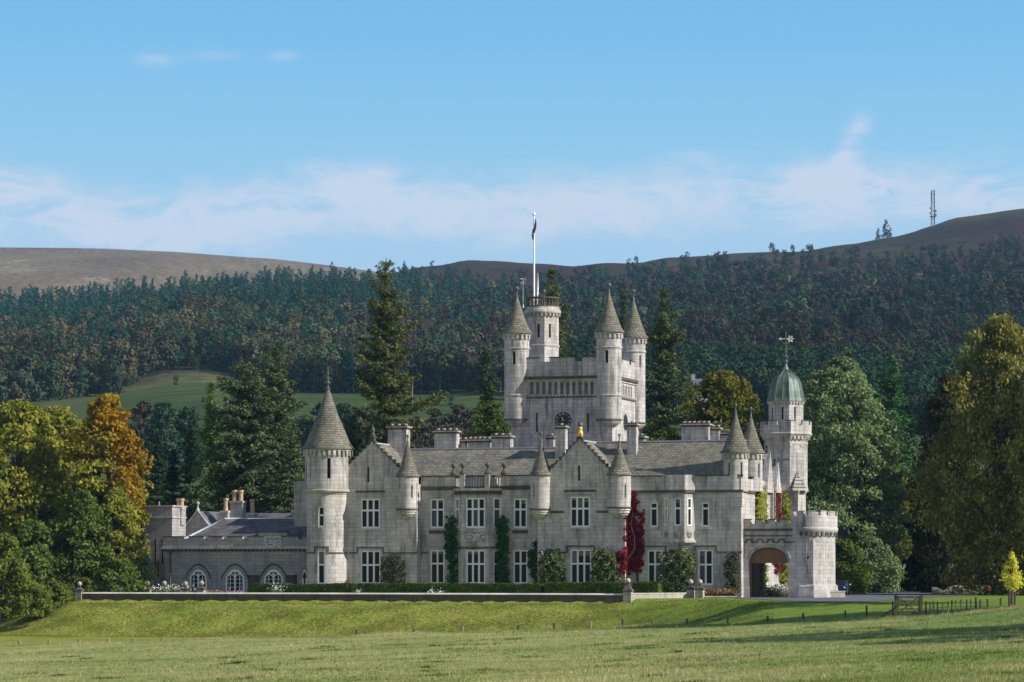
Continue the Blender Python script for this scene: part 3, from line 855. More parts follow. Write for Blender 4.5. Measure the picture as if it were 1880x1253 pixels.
mb.face([(ox0 - oc, YR, zt2), (ox0, oy, zt2), (ox1, oy, zt2), (ox1 + oc, YR, zt2)], m=1)
oriel = mb.build("oriel", ST, castle)
window(OFr, ho, 1, .37, castle, fw=.11)
for pl in (ORt, OLt): window(pl, hr, 1, .37, castle, fw=.1, d0=-.02)
for pl, u in ((OFr, (ox0 + ox1) / 2), (ORt, ol / 2), (OLt, ol / 2)):
    s = MB()
    v = lz(1243, 983, oy)
    for (du0, du1, dv0, dv1, pr) in ((-.26, .26, .05, .32, .05), (-.22, .22, -.12, .05, .05), (-.13, .13, -.24, -.12, .05), (-.16, -.03, .08, .27, .09), (.03, .16, .0, .2, .09), (-.1, .06, -.1, .0, .09)):
        pbox(s, pl, u + du0, u + du1, v + dv0, v + dv1, -pr, .0)
    s.build("shield", NICHE, oriel)

# corner turrets of the right-hand range
TRS = [(1337, .18, 851, 875), (1360, .2, 850, 878), (1372, .16, 852, 877)]
turret(1350.5, YR + 1.0, 1.13, 903, 832, 757, slits=TRS[:2], corbel=.13, under=0, ball=.16, ballmat=COPPER)
turret(1378.5, YR + 6.0, 1.08, 903, 833, 763, slits=[(1392, .18, 852, 878)], corbel=.13, under=0, ball=.16, ballmat=COPPER)

# --- main roofs
mb = MB()
ya, yb = Y1 + .25, 5.2
ze_, zr = lz(870, 875, Y1), lz(870, 824, yb)
L_, R_ = lx(690, Y1), lx(1100, Y1)
mb.prism_x([(ya, ze_ - .05), (2 * yb - ya, ze_ - .05), (yb, zr)], L_, R_)
mb.build("main_roof", SLATE, castle)
mb = MB(); mb.box(L_, R_, yb - .15, yb + .15, zr - .05, zr + .08); mb.build("roof_ridge", LEAD, castle)
mb = MB()
yb2 = 5.6; zr2 = lz(1280, 810, yb2)
mb.prism_x([(YR + .35, zp - .1), (2 * yb2 - YR, zp - .1), (yb2, zr2)], lx(1075, yb2), xE - .6)
mb.build("right_roof", SLATE, castle)
mb = MB(); mb.box(lx(1075, yb2), xE - .6, yb2 - .15, yb2 + .15, zr2 - .05, zr2 + .08); mb.build("roof_ridge", LEAD, castle)
mb = MB(); mb.box(lx(600, 9), xE - .05, 9.5, 18.0, ZB, zp - .5); mb.box(lx(545, 7), lx(562, 7) + 1.5, 6.2, 8.6, ZB, lz(553, 884, 6.5)); mb.box(lx(545, 7) - .12, lx(562, 7) + 1.6, 6.1, 8.7, lz(553, 884, 6.5), lz(553, 880, 6.5), 1)
mb.build("rear_range", ST, castle)

# --- chimneys along the ridges
chimney(709.5, 747, 778, 822, 4.6, 1.3, 3)
chimney(795, 838.5, 786, 822, 6.2, 1.3, 4)
chimney(835, 855.5, 803, 824, 7.4, 1.2, 2)
chimney(856, 899, 802, 824, 7.0, 1.0, 5)
chimney(900.5, 938, 795, 824, 6.2, 1.2, 3)
chimney(1000, 1017.5, 796, 822, 7.0, 1.6, 1)
chimney(1017, 1038.5, 777, 830, 3.6, 1.1, 1)
chimney(1148.5, 1169.5, 773, 824, 3.9, .9, 1)
chimney(1166, 1183, 796, 810, 7.2, 1.4, 1)
chimney(1249, 1302, 773, 810, 6.0, 1.2, 6)
chimney(1301.5, 1321, 780, 810, 6.8, 1.1, 2)
chimney(1320.5, 1339, 789, 810, 7.4, 1.1, 3)

# --- east side: two wall-head gables above the porch, edge-on to the viewer
mb = MB()
for y, ptop, pbase, w_ in ((epy(1408), 826, 905, 2.8), (epy(1423), 850, 905, 2.4)):
    px = 940 + F * wx(xE, y) / wy(xE, y)
    zt, zb_ = lz(px, ptop, y), lz(px, pbase, y)
    mb.prism_x([(y - w_ / 2, zb_), (y + w_ / 2, zb_), (y, zt)], xE - .2, xE + .35, 0)
    mb.prism_x([(y - w_ / 2, zb_ + .01), (y + w_ / 2, zb_ + .01), (y, zt - .2)], xE - 4, xE - .2, 1)
    mb.box(xE - .1, xE + .32, y - w_ / 2 - .2, y - w_ / 2, ZB + 5.5, zb_ + .5); mb.box(xE - .1, xE + .32, y + w_ / 2, y + w_ / 2 + .2, ZB + 5.5, zb_ + .5)
    mb.lathe(xE + .02, y, [(.18, zt - .3), (.2, zt), (.08, zt + .1)], 8, 1, False)
    mb.ball((xE + .02, y, zt + .26), .18, 1, 10, 6)
mb.build("wallhead_gables", ST, castle)

# --- octagonal tower with copper dome
ty = 20.0; tx = lx(1443, ty); OFF = math.pi / 8
def zt_(py): return lz(1443, py, ty)
q = 1 / math.cos(math.pi / 8)
mb = MB()
ra = 2.08 * q
mb.box(tx - 1.75, tx + 1.55, ty - 1.85, ty + 1.85, ZB, zt_(905), 0)
mb.box(tx - 1.85, tx + 1.65, ty - 1.95, ty + 1.95, zt_(905), zt_(902), 3)
mb.lathe(tx, ty, [(ra * .98, zt_(903)), (ra * .93, zt_(892)), (ra * .93, zt_(818)), (ra * .95, zt_(816)), (ra * .95, zt_(813)), (ra * .93, zt_(812)), (ra * .93, zt_(808))], 8, 0, False, off=OFF)
mb.lathe(tx, ty, [(ra * .93, zt_(811)), (ra * 1.02, zt_(805)), (ra * 1.11, zt_(800)), (ra * 1.14, zt_(799)), (ra * 1.14, zt_(797)), (ra * 1.11, zt_(796)), (ra * 1.11, zt_(782)), (ra * .95, zt_(782))], 8, 0, False, off=OFF)
mb.lathe(tx, ty, [(0.1, zt_(783)), (ra * 1.1, zt_(783))], 8, 1, False, off=OFF)
for i in range(8):                                  # merlons over each corner, the crenel in the middle of each face
    a = OFF + i * math.pi / 4
    for s in (-1, 1):
        af = a + s * math.pi / 8
        tcos, tsin = math.cos(af), math.sin(af)
        rf = ra * 1.11 / q
        fw_ = ra * 1.11 * math.sin(math.pi / 8)
        for uu, hw_ in ((-s * fw_ * .70, fw_ * .30),):
            c_ = (tx + (rf - .14) * tsin + tcos * uu, ty - (rf - .14) * tcos + tsin * uu)
            mb.obox(c_, (tcos, tsin), hw_, .14, zt_(782), zt_(775), 0)
            mb.obox(c_, (tcos, tsin), hw_ + .02, .17, zt_(775), zt_(775) + .07, 1)
for i in range(8):
    af = i * math.pi / 4
    tcos, tsin = math.cos(af), math.sin(af)
    for k in range(3):
        u = (k - 1) * .42
        c_ = (tx + (ra * .93 / q + .12) * tsin + tcos * u, ty - (ra * .93 / q + .12) * tcos + tsin * u)
        mb.obox(c_, (tcos, tsin), .08, .16, zt_(808), zt_(801), 3)
    fp = Plane(tx + ra * .93 / q * tsin, ty - ra * .93 / q * tcos, tcos, tsin)
    z1m, z0m = zt_(816), zt_(821)
    mould(mb, fp, [(-.75, z0m), (-.42, z0m), (-.42, z1m), (.42, z1m), (.42, z0m), (.75, z0m)], .09, .05, 3)
    if i in (0, 1, 7):
        pbox(mb, fp, -.08, .08, zt_(866), zt_(832), -.008, .02, 4)
        if i == 0:
            pbox(mb, fp, -.5, -.08, zt_(847), zt_(843), -.008, .02, 4); pbox(mb, fp, .08, .5, zt_(847), zt_(843), -.008, .02, 4)
            for du, pv in ((-.58, 845), (.58, 845), (0, 831), (0, 867)):
                mb.face([fp.p(du + .15 * math.cos(k * math.pi / 5), zt_(pv) + .15 * math.sin(k * math.pi / 5), -.01) for k in range(10)], m=4)
    # drum
rd = 1.55 * q
mb.lathe(tx, ty, [(rd, zt_(784)), (rd, zt_(742)), (rd * 1.05, zt_(741)), (rd * 1.12, zt_(738))], 8, 0, False, off=OFF)
for i in range(8):
    af = i * math.pi / 4
    fp = Plane(tx + rd / q * math.sin(af), ty - rd / q * math.cos(af), math.cos(af), math.sin(af))
    pbox(mb, fp, -.09, .09, zt_(772), zt_(749), -.006, .02, 2)
    for k in range(4):
        u = (k - 1.5) * .33
        pbox(mb, fp, u - .07, u + .07, zt_(743), zt_(739.5), -.14, .02, 3)
to = mb.build("octagonal_tower", ST, castle)
# broach at the foot of the right face
mb = MB()
fp = Plane(tx + ra * .93 / q * math.sin(math.pi / 4), ty - ra * .93 / q * math.cos(math.pi / 4), math.cos(math.pi / 4), math.sin(math.pi / 4))
for k in range(5):
    w_ = .80 * (1 - k / 5)
    pbox(mb, fp, -w_, w_, zt_(902) + k * .33, zt_(902) + k * .33 + .23, -.45 * (1 - k / 5), .02, 0)
    pbox(mb, fp, -w_ * .95, w_ * .95, zt_(902) + k * .33 + .23, zt_(902) + k * .33 + .33, -.45 * (1 - k / 5) + .06, .02, 1)
mb.build("broach", ST, to)
mb = MB()
zd = zt_(738); rdm = 1.76 * q
hd = zt_(675) - zd
mb.lathe(tx, ty, [(rdm * .9, zd - .03), (rdm, zd), (rdm * .985, zd + .08), (rdm * .93, zd + hd * .10), (rdm * .87, zd + hd * .30), (rdm * .76, zd + hd * .56), (rdm * .68, zd + hd * .65), (rdm * .56, zd + hd * .73), (rdm * .40, zd + hd * .80), (rdm * .25, zd + hd * .87), (rdm * .15, zd + hd * .94), (rdm * .09, zd + hd * 1.02), (rdm * .06, zd + hd * 1.12)], 8, 0, False, off=OFF)
for i in range(16):                                  # standing seams
    a = OFF + i * math.pi / 8
    k = 1.0 if i % 2 == 0 else 1 / q
    prof = [(1.0, .0), (.93, .10), (.87, .30), (.76, .56), (.68, .65), (.56, .73), (.40, .80), (.15, .94)]
    mb.tube([(tx + rdm * r_ * k * math.sin(a), ty - rdm * r_ * k * math.cos(a), zd + hd * h_) for r_, h_ in prof], [.035] * 8, 4)
dome = mb.build("copper_dome", COPPER, to)
mb = MB()
zf = zd + hd * 1.12
mb.lathe(tx, ty, [(.14, zf), (.25, zf + .12), (.12, zf + .28), (.1, zf + .5), (.24, zf + .62), (.1, zf + .75), (.09, zf + .95), (.2, zf + 1.05), (.06, zf + 1.15), (.045, zf + 2.0), (.035, zf + 2.9), (0, zf + 3.1)], 10)
for k in range(4):
    a = k * math.pi / 2 + .4
    mb.tube([(tx, ty, zf + 1.3), (tx + .33 * math.cos(a), ty + .33 * math.sin(a), zf + 1.32), (tx + .4 * math.cos(a), ty + .4 * math.sin(a), zf + 1.45)], [.03, .03, .04], 5)
    mb.tube([(tx, ty, zf + .55), (tx + .3 * math.cos(a), ty + .3 * math.sin(a), zf + .5), (tx + .2 * math.cos(a), ty + .2 * math.sin(a), zf + .25)], [.03, .04, .02], 5)
mb.build("dome_finial", IRON, to)
mb = MB()
zv = zf + 2.35
vx, vy = math.cos(ROT), math.sin(ROT)
mb.tube([(tx - .62 * vx, ty - .62 * vy, zv), (tx + .5 * vx, ty + .5 * vy, zv)], [.035, .035], 5)
mb.tube([(tx - .45 * vx, ty - .45 * vy, zv + .12), (tx - .68 * vx, ty - .68 * vy, zv), (tx - .45 * vx, ty - .45 * vy, zv - .12)], [.03, .04, .03], 5)
for k in range(12):
    a, b = k * math.pi / 6, (k + 1) * math.pi / 6
    c0 = tx + .42 * vx, ty + .42 * vy
    mb.tube([(c0[0] + .17 * math.cos(a) * vx, c0[1] + .17 * math.cos(a) * vy, zv + .17 * math.sin(a)), (c0[0] + .17 * math.cos(b) * vx, c0[1] + .17 * math.cos(b) * vy, zv + .17 * math.sin(b))], [.05, .05], 5)
    if k % 2 == 0: mb.tube([(c0[0] + .17 * math.cos(a) * vx, c0[1] + .17 * math.cos(a) * vy, zv + .17 * math.sin(a)), (c0[0] + .34 * math.cos(a) * vx, c0[1] + .34 * math.cos(a) * vy, zv + .34 * math.sin(a))], [.05, .07], 5)
mb.build("weather_vane", VANE, to)

# --- great clock tower
TY = 12.0
tl, trr = lx(949, TY), lx(1118, TY); E = .45
sp_ = trr - tl
TF = Plane(0, TY - E); TR = Plane(trr + E, TY - E, 0, 1); TLf = Plane(tl - E, TY + sp_ + E, 0, -1); TB = Plane(trr + E, TY + sp_ + E, -1, 0)
yf = TY - E
def z_(py): return lz(1034, py, yf)
ztop = z_(670)
mb = MB()
hs = []
for i in range(11):
    a = 973.2 + i * (1090 - 973.2 - 6.2) / 10
    hs.append(hole(yf, a, a + 6.2, 703, 724.5, .35, 4))
for px in (985.5, 1079.5): hs.append(hole(yf, px - 1.6, px + 1.6, 758, 793, .35, 2))
surf(mb, TF, tl - E, trr + E, 6, ztop, hs, 0)
rs = []
for i in range(9):
    u = 2.2 + i * .62
    rs.append((u - .16, u + .16, z_(727), z_(705), .35, 4))
surf(mb, TR, 0, sp_ + 2 * E, 6, ztop, rs, 0)
surf(mb, TLf, 0, sp_ + 2 * E, 6, ztop, [], 0); surf(mb, TB, 0, sp_ + 2 * E, 6, ztop, [], 0)
# arched heads of the arcade
for h_ in hs[:11]:
    um = (h_[0] + h_[1]) / 2; rr_ = (h_[1] - h_[0]) / 2
    for k in range(6):
        a, b = math.pi * k / 6, math.pi * (k + 1) / 6
        mb.face([TF.p(um + rr_ * math.cos(b), h_[3] + rr_ * math.sin(b), -.003), TF.p(um, h_[3], -.003), TF.p(um + rr_ * math.cos(a), h_[3] + rr_ * math.sin(a), -.003)], m=4)
for pl, a, b in ((TF, tl + .6, trr - .6), (TR, 1.4, sp_ - .3)):
    pbox(mb, pl, a, b, z_(696), z_(691), -.30, .02, 1)
    pbox(mb, pl, a, b, z_(700), z_(696), -.12, .02, 3)
    v = z_(728.5)
    pbox(mb, pl, a - .4, b + .4, v - .12, v + .02, -.10, .02, 1)
    n = 24
    for i in range(n):
        u = a + (b - a) * (i + .5) / n
        pbox(mb, pl, u - .09, u + .09, v + .02, v + .16, -.14, .02, 3)
for px in (985.5, 1079.5):                           # slit surrounds
    u = lx(px, yf)
    mould(mb, TF, [(u - .22, z_(794.5)), (u - .22, z_(756)), (u + .22, z_(756)), (u + .22, z_(794.5)), (u - .16, z_(794.5))], .08, .05, 3)
tower = mb.build("clock_tower", ST, castle)
tower["label"] = "tall square clock tower rising behind the main roof"
mb = MB()
for pl, ln in ((TF, None), (TR, 1), (TLf, 1), (TB, 1)):
    if ln is None: ms = [(lx(a, yf), lx(b, yf)) for a, b in ((960, 989), (1009, 1054), (1069, 1108))]; a, b = tl - E, trr + E
    elif pl is TB: a, b = 0, sp_ + 2 * E; ms = [(1, 3.5), (4.5, 7), (8, 9)]
    else: a, b = 0, sp_ + 2 * E; ms = [(1.2, 2.9), (3.7, 6.3), (7.1, 8.8)]
    pbox(mb, pl, a, b, ztop, z_(664), 0, .4, 0)
    for p_, q_ in ms:
        pbox(mb, pl, p_, q_, z_(664), z_(657), 0, .4, 0)
        pbox(mb, pl, p_ - .03, q_ + .03, z_(657), z_(655), -.05, .45, 1)
mb.build("battlement", ST, tower)
mb = MB(); mb.box(tl - E + .3, trr + E - .3, TY - E + .3, TY + sp_ + E - .3, ztop - .3, ztop - .1); mb.build("tower_roof", LEAD, tower)
# clock
cxm, czm = lx(1034, yf), z_(773); cr = .86
mb = MB()
for k, (s_, pr) in enumerate(((1.08, .09), (.98, .05))):
    for (a, b, c_, d_) in ((-s_ - .07, s_ + .07, s_, s_ + .07), (-s_ - .07, s_ + .07, -s_ - .07, -s_), (-s_ - .07, -s_, -s_, s_), (s_, s_ + .07, -s_, s_)):
        pbox(mb, TF, cxm + a, cxm + b, czm + c_, czm + d_, -pr, .02, 3)
for k in range(40):
    a, b = 2 * math.pi * k / 40, 2 * math.pi * (k + 1) / 40
    r0, r1_ = cr, cr + .10
    mb.face([TF.p(cxm + r0 * math.cos(a), czm + r0 * math.sin(a), -.07), TF.p(cxm + r1_ * math.cos(a), czm + r1_ * math.sin(a), -.07), TF.p(cxm + r1_ * math.cos(b), czm + r1_ * math.sin(b), -.07), TF.p(cxm + r0 * math.cos(b), czm + r0 * math.sin(b), -.07)], m=3)
    mb.face([TF.p(cxm + r0 * math.cos(a), czm + r0 * math.sin(a), .0), TF.p(cxm + r0 * math.cos(a), czm + r0 * math.sin(a), -.07), TF.p(cxm + r0 * math.cos(b), czm + r0 * math.sin(b), -.07), TF.p(cxm + r0 * math.cos(b), czm + r0 * math.sin(b), 0)], m=3)
mb.build("clock_surround", ST, tower)
mb = MB()
mb.face([TF.p(cxm + cr * math.cos(2 * math.pi * k / 40), czm + cr * math.sin(2 * math.pi * k / 40), -.02) for k in range(40)])
clock = mb.build("clock_face", CLOCKBLACK, castle)
clock["label"] = "black round clock dial with pale Roman numerals"
GILT = plain("pale_gilt_numerals", (0.66, 0.62, 0.5), 0.5)
def text_mesh(name, txt, size, matrix_fn, mt, parent):
    cu_ = bpy.data.curves.new(name, 'FONT')
    cu_.body = txt; cu_.size = size; cu_.align_x = 'CENTER'; cu_.align_y = 'CENTER'; cu_.extrude = .0
    to_ = bpy.data.objects.new(name, cu_); COL.objects.link(to_)
    bpy.context.view_layer.update()
    me = bpy.data.meshes.new_from_object(to_.evaluated_get(bpy.context.evaluated_depsgraph_get()))
    bpy.data.objects.remove(to_)
    for v in me.vertices: v.co = matrix_fn(v.co.x, v.co.y)
    me.name = name; me.materials.clear(); me.materials.append(mt)
    o_ = bpy.data.objects.new(name, me); COL.objects.link(o_); o_.parent = parent
    return o_
for k, s_ in enumerate(("XII", "I", "II", "III", "IIII", "V", "VI", "VII", "VIII", "IX", "X", "XI")):
    a = k * math.pi / 6
    text_mesh("numeral", s_, .27, lambda x, y, a=a: TF.p(cxm + (.66 + y * 1.1) * math.sin(a) + x * .8 * math.cos(a), czm + (.66 + y * 1.1) * math.cos(a) - x * .8 * math.sin(a), -.028), GILT, clock)
for ang, ln, wd in ((math.radians(-20), .5, .06), (math.radians(-12), .36, .09)):
    mb = MB()
    s_, c_ = math.sin(ang), math.cos(ang)
    mb.face([TF.p(cxm - wd * c_, czm + wd * s_, -.04), TF.p(cxm + wd * c_, czm - wd * s_, -.04), TF.p(cxm + ln * s_, czm + ln * c_, -.04)])
    mb.build("clock_hand", GILT, clock)
# round clock-frame on the lit side
mb = MB()
um = sp_ * .5 + .3
for k in range(24):
    a, b = 2 * math.pi * k / 24, 2 * math.pi * (k + 1) / 24
    mb.face([TR.p(um, czm, -.02), TR.p(um + .8 * math.cos(a), czm + .8 * math.sin(a), -.02), TR.p(um + .8 * math.cos(b), czm + .8 * math.sin(b), -.02)])
mb.build("clock_face", CLOCKBLACK, castle)
# the four corner turrets of the clock tower
for (px, y, pb, pe, pa, sl_, mo) in ((949, TY, 772, 614, 543, [(943.5, .3, 648, 671)], (641,)), (1118, TY, 772, 612, 537, [(1113, .3, 645, 668)], (639,))):
    turret(px, y, 1.2, pb, pe, pa, slits=sl_, corbel=.17, under=.8, ball=.22, moulds=mo + (727,))
yr_ = TY + sp_
px = 940 + F * wx(trr, yr_) / wy(trr, yr_)
turret(px, yr_, 1.17, 778, 622, 548, slits=[(px + 12, .25, 655, 676)], corbel=.16, under=.8, ball=.22, moulds=(647,))
px = 940 + F * wx(tl, yr_) / wy(tl, yr_)
turret(px, yr_, 1.17, 778, 622, 548, corbel=.16, under=.8, ball=.22, moulds=(647,))
# round cap-house behind the battlement
cy_ = TY + 4.2; cx_ = lx(996.5, cy_)
def zc(py): return lz(996.5, py, cy_)
rc = 1.44
mb = MB()
mb.lathe(cx_, cy_, [(rc * q, ztop - .5), (rc * q, zc(582))], 8, 0, False, off=OFF)
mb.lathe(cx_, cy_, [(rc * q, zc(637) - .08), (rc * q + .1, zc(637)), (rc * q + .1, zc(637) + .1), (rc * q, zc(637) + .14)], 8, 3, False, off=OFF)
mb.lathe(cx_, cy_, [(rc, zc(584)), (rc + .1, zc(582)), (rc + .1, zc(580)), (rc + .1, zc(577)), (rc + .32, zc(577)), (rc + .36, zc(574)), (rc + .30, zc(570)), (rc + .18, zc(568)), (rc + .18, zc(565)), (rc - .2, zc(565))], 32, 0, False)
for i in range(26):
    a = 2 * math.pi * i / 26
    mb.obox((cx_ + (rc + .18) * math.sin(a), cy_ - (rc + .18) * math.cos(a)), (math.cos(a), math.sin(a)), .08, .1, zc(582), zc(577), 0)
for ang in (0.1, math.pi / 4 + .05):
    fp = Plane(cx_ + rc * math.sin(round(ang / (math.pi / 4)) * math.pi / 4), cy_ - rc * math.cos(round(ang / (math.pi / 4)) * math.pi / 4), math.cos(round(ang / (math.pi / 4)) * math.pi / 4), math.sin(round(ang / (math.pi / 4)) * math.pi / 4))
    pbox(mb, fp, -.11, .11, zc(622), zc(597), -.006, .02, 2)
cap = mb.build("cap_house", ST, castle)
mb = MB()
mb.lathe(cx_, cy_, [(rc - .1, zc(565)), (rc + .14, zc(565)), (rc + .14, zc(563)), (rc - .1, zc(563))], 32, 1, False)
mb.lathe(cx_, cy_, [(rc - .1, zc(550)), (rc + .16, zc(550)), (rc + .16, zc(547)), (rc - .1, zc(547)), (rc - .1, zc(550))], 32, 1, False)
for i in range(26):
    a = 2 * math.pi * i / 26
    X, Yb = cx_ + (rc + .03) * math.sin(a), cy_ - (rc + .03) * math.cos(a)
    mb.lathe(X, Yb, [(.09, zc(563)), (.06, zc(561)), (.10, zc(558)), (.05, zc(553)), (.09, zc(550))], 6, 1)
mb.build("balustrade", ST, cap)
mb = MB()
fx = lx(980.5, cy_)
mb.lathe(fx, cy_, [(.10, zc(566)), (.09, zc(480)), (.06, zc(396)), (.06, zc(395)), (.17, zc(394.5)), (.17, zc(392)), (.08, zc(391)), (.05, zc(389))], 10)
pole = mb.build("flagpole", FLAGWHITE, castle)
mb = MB()
zfl = zc(424)
mb.tube([(fx + .17, cy_ - .1, zc(402)), (fx + .2, cy_ - .12, zc(412)), (fx + .12, cy_ - .14, zc(421))], [.04, .10, .12], 7, 0)
mb.tube([(fx + .1, cy_ - .14, zc(420)), (fx + .02, cy_ - .15, zc(424)), (fx - .03, cy_ - .15, zc(428))], [.14, .15, .13], 7, 0)
mb.tube([(fx - .03, cy_ - .15, zc(428)), (fx - .06, cy_ - .15, zc(430))], [.14, .14], 7, 1)
mb.tube([(fx - .06, cy_ - .14, zc(430)), (fx - .09, cy_ - .12, zc(436)), (fx - .07, cy_ - .1, zc(441))], [.13, .09, .04], 7, 0)
mb.build("furled_flag", [FLAGBLUE, FLAGGOLD], pole)
for px, t in ((965.5, 513), (991.5, 503)):
    mb = MB()
    X = lx(px, cy_)
    mb.tube([(X, cy_ - .9, zc(566)), (X, cy_ - .9, zc(t))], [.075, .06], 6)
    if px < 970:
        for dz in (0, 6, 9): mb.tube([(X - .25, cy_ - .9, zc(t + dz)), (X + .25, cy_ - .9, zc(t + dz + 1))], [.05, .05], 5)
    else:
        mb.tube([(X + .02, cy_ - .92, zc(543)), (X + .02, cy_ - .92, zc(506))], [.11, .11], 6)
        for dz in (10, 18, 26): mb.tube([(X, cy_ - .9, zc(503 + dz)), (X + .16, cy_ - .9, zc(501 + dz))], [.03, .03], 5)
    mb.build("aerial", VANE, castle)

# --- porch (covered carriage entrance)
PY, PD = 1.9, 6.4
PP = Plane(0, PY); PBk = Plane(0, PY + PD)
pxl, pcx = xE + .02, lx(1487, PY + 1.5)
pcy = PY + 1.5
zpt = lz(1410, 962, PY); zsp = lz(1410, 1031, PY); zcr = lz(1410, 1005, PY)
ax0, ax1 = lx(1375, PY), lx(1447, PY)
xr_ = pcx
def arch_z(u, grow=0.0):
    f_ = (u - (ax0 + ax1) / 2) / ((ax1 - ax0) / 2 + grow)
    f_ = max(-1, min(1, f_))
    return zsp + (zcr - zsp + grow) * (1 - abs(f_) ** 2.3) ** .55
mb = MB()
NSEG = 28
def arch_wall(pl, th, uL, uR, a0_, a1_, mir=False):
    pbox(mb, pl, uL, a0_, ZB, zpt, 0, th, 0); pbox(mb, pl, a1_, uR, ZB, zpt, 0, th, 0)
    for i in range(NSEG):
        a, b = a0_ + (a1_ - a0_) * i / NSEG, a0_ + (a1_ - a0_) * (i + 1) / NSEG
        za_, zb_ = arch_z(a), arch_z(b)
        mb.face([pl.p(a, za_), pl.p(b, zb_), pl.p(b, zpt), pl.p(a, zpt)], [(a, za_), (b, zb_), (b, zpt), (a, zpt)])
        mb.face([pl.p(b, zb_, th), pl.p(a, za_, th), pl.p(a, zpt, th), pl.p(b, zpt, th)])
        mb.face([pl.p(a, za_, th), pl.p(b, zb_, th), pl.p(b, zb_), pl.p(a, za_)])
arch_wall(PP, .7, pxl, xr_, ax0, ax1)
arch_wall(PBk, .7, pxl, xr_, ax0, ax1)
for i in range(NSEG):                                # raised rim round the arch
    a, b = ax0 - .22 + (ax1 - ax0 + .44) * i / NSEG, ax0 - .22 + (ax1 - ax0 + .44) * (i + 1) / NSEG
    za_, zb_ = arch_z(a, .23), arch_z(b, .23)
    for lo, hi, pr in ((0.0, .10, .10),):
        mb.face([PP.p(a, za_ + lo, -pr), PP.p(b, zb_ + lo, -pr), PP.p(b, zb_ + hi, -pr), PP.p(a, za_ + hi, -pr)], m=3)
        mb.face([PP.p(a, za_ + hi, -pr), PP.p(b, zb_ + hi, -pr), PP.p(b, zb_ + hi, 0), PP.p(a, za_ + hi, 0)], m=3)
        mb.face([PP.p(b, zb_ + lo, -pr), PP.p(a, za_ + lo, -pr), PP.p(a, za_ + lo, 0), PP.p(b, zb_ + lo, 0)], m=1)
vs, vt = lz(1410, 996, PY), lz(1410, 991, PY)
pts, up = [(pxl, vs)], False
for k in range(8):
    u = pxl + .25 + k * (xr_ - pxl - 1.8) / 8
    pts += [(u, vs if not up else vt), (u, vt if not up else vs)]; up = not up
pts.append((xr_ - 1.2, vt if up else vs))
mould(mb, PP, pts, .1, .06, 1)
pbox(mb, PP, pxl, xr_ - 1.3, lz(1410, 985, PY), lz(1410, 983, PY), -.06, .02, 1)
pbox(mb, PP, pxl, xr_ - 1.3, lz(1410, 975, PY), lz(1410, 971, PY), -.15, .02, 1)
PRt = Plane(xr_ + .9, pcy, 0, 1)
surf(mb, PRt, 1.0, PD - 1.6, ZB, zpt, [(1.5, PD - 2.3, ZB + .6, zsp + .6, .6, None)], 0)
mb.box(pxl, xr_ + .85, PY + .72, PY + PD - .02, zpt - 1.2, zpt - .7, 1)
porch = mb.build("porch", ST, castle)
porch["label"] = "battlemented porch with a wide arch open to the drive"
mb = MB()
for pl, uL, uR in ((PP, pxl, xr_ - 1.3), (PBk, pxl, xr_ + .8)):
    n = 4
    for i in range(n):
        a = uL + (uR - uL) * (i + .0) / n; b = a + (uR - uL) / n * .60
        pbox(mb, pl, a, b, zpt, zpt + .36, 0, .38, 0)
        pbox(mb, pl, a - .02, b + .02, zpt + .36, zpt + .44, -.05, .43, 1)
mb.build("porch_battlement", ST, porch)
for yy_ in (pcy, PY + PD - .8):
    mb = MB()
    def zq(py): return lz(1487, py, pcy)
    ro = 1.42 * q
    mb.lathe(pcx, yy_, [(ro * 1.22, ZB), (ro * 1.22, zq(1094)), (ro * 1.14, zq(1080)), (ro * 1.14, zq(1077)), (ro * 1.04, zq(1074)), (ro, zq(1073)), (ro, zq(992))], 8, 0, False, off=OFF)
    rt = 1.70
    mb.lathe(pcx, yy_, [(ro * .9, zq(997)), (1.45, zq(996)), (1.5, zq(990)), (1.5, zq(986)), (1.6, zq(984)), (1.6, zq(980)), (rt, zq(976)), (rt + .06, zq(973)), (rt + .06, zq(970)), (rt, zq(969)), (rt, zq(947)), (rt - .35, zq(947)), (rt - .35, zq(955)), (0.1, zq(955))], 40, 0, False)
    for i in range(20):
        a = 2 * math.pi * i / 20
        mb.obox((pcx + 1.6 * math.sin(a), yy_ - 1.6 * math.cos(a)), (math.cos(a), math.sin(a)), .12, .1, zq(984), zq(976), 1)
    for i in range(9):
        a0_, a1_ = 2 * math.pi * (i + .15) / 9, 2 * math.pi * (i + .80) / 9
        mb.lathe(pcx, yy_, [(rt - .35, zq(947)), (rt - .35, zq(940)), (rt - .38, zq(940)), (rt - .38, zq(938.5)), (rt + .04, zq(938.5)), (rt + .04, zq(940)), (rt, zq(940)), (rt, zq(947))], 5, 0, False, a0=a0_, a1=a1_)
        for ae in (a0_, a1_):
            s_, c_ = math.sin(ae), math.cos(ae)
            mb.face([(pcx + (rt - .35) * s_, yy_ - (rt - .35) * c_, zq(947)), (pcx + rt * s_, yy_ - rt * c_, zq(947)), (pcx + rt * s_, yy_ - rt * c_, zq(940)), (pcx + (rt - .35) * s_, yy_ - (rt - .35) * c_, zq(940))], m=0)
    if yy_ == pcy:
        fp = Plane(pcx, yy_ - 1.42, 1, 0)
        pbox(mb, fp, -.05, .05, zq(1052), zq(1016), -.006, .02, 2); pbox(mb, fp, -.2, -.05, zq(1026), zq(1022), -.006, .02, 2); pbox(mb, fp, .05, .2, zq(1026), zq(1022), -.006, .02, 2)
    mb.build("porch_turret", ST, porch)
mb = MB()                                            # oak board filling the head of the arch
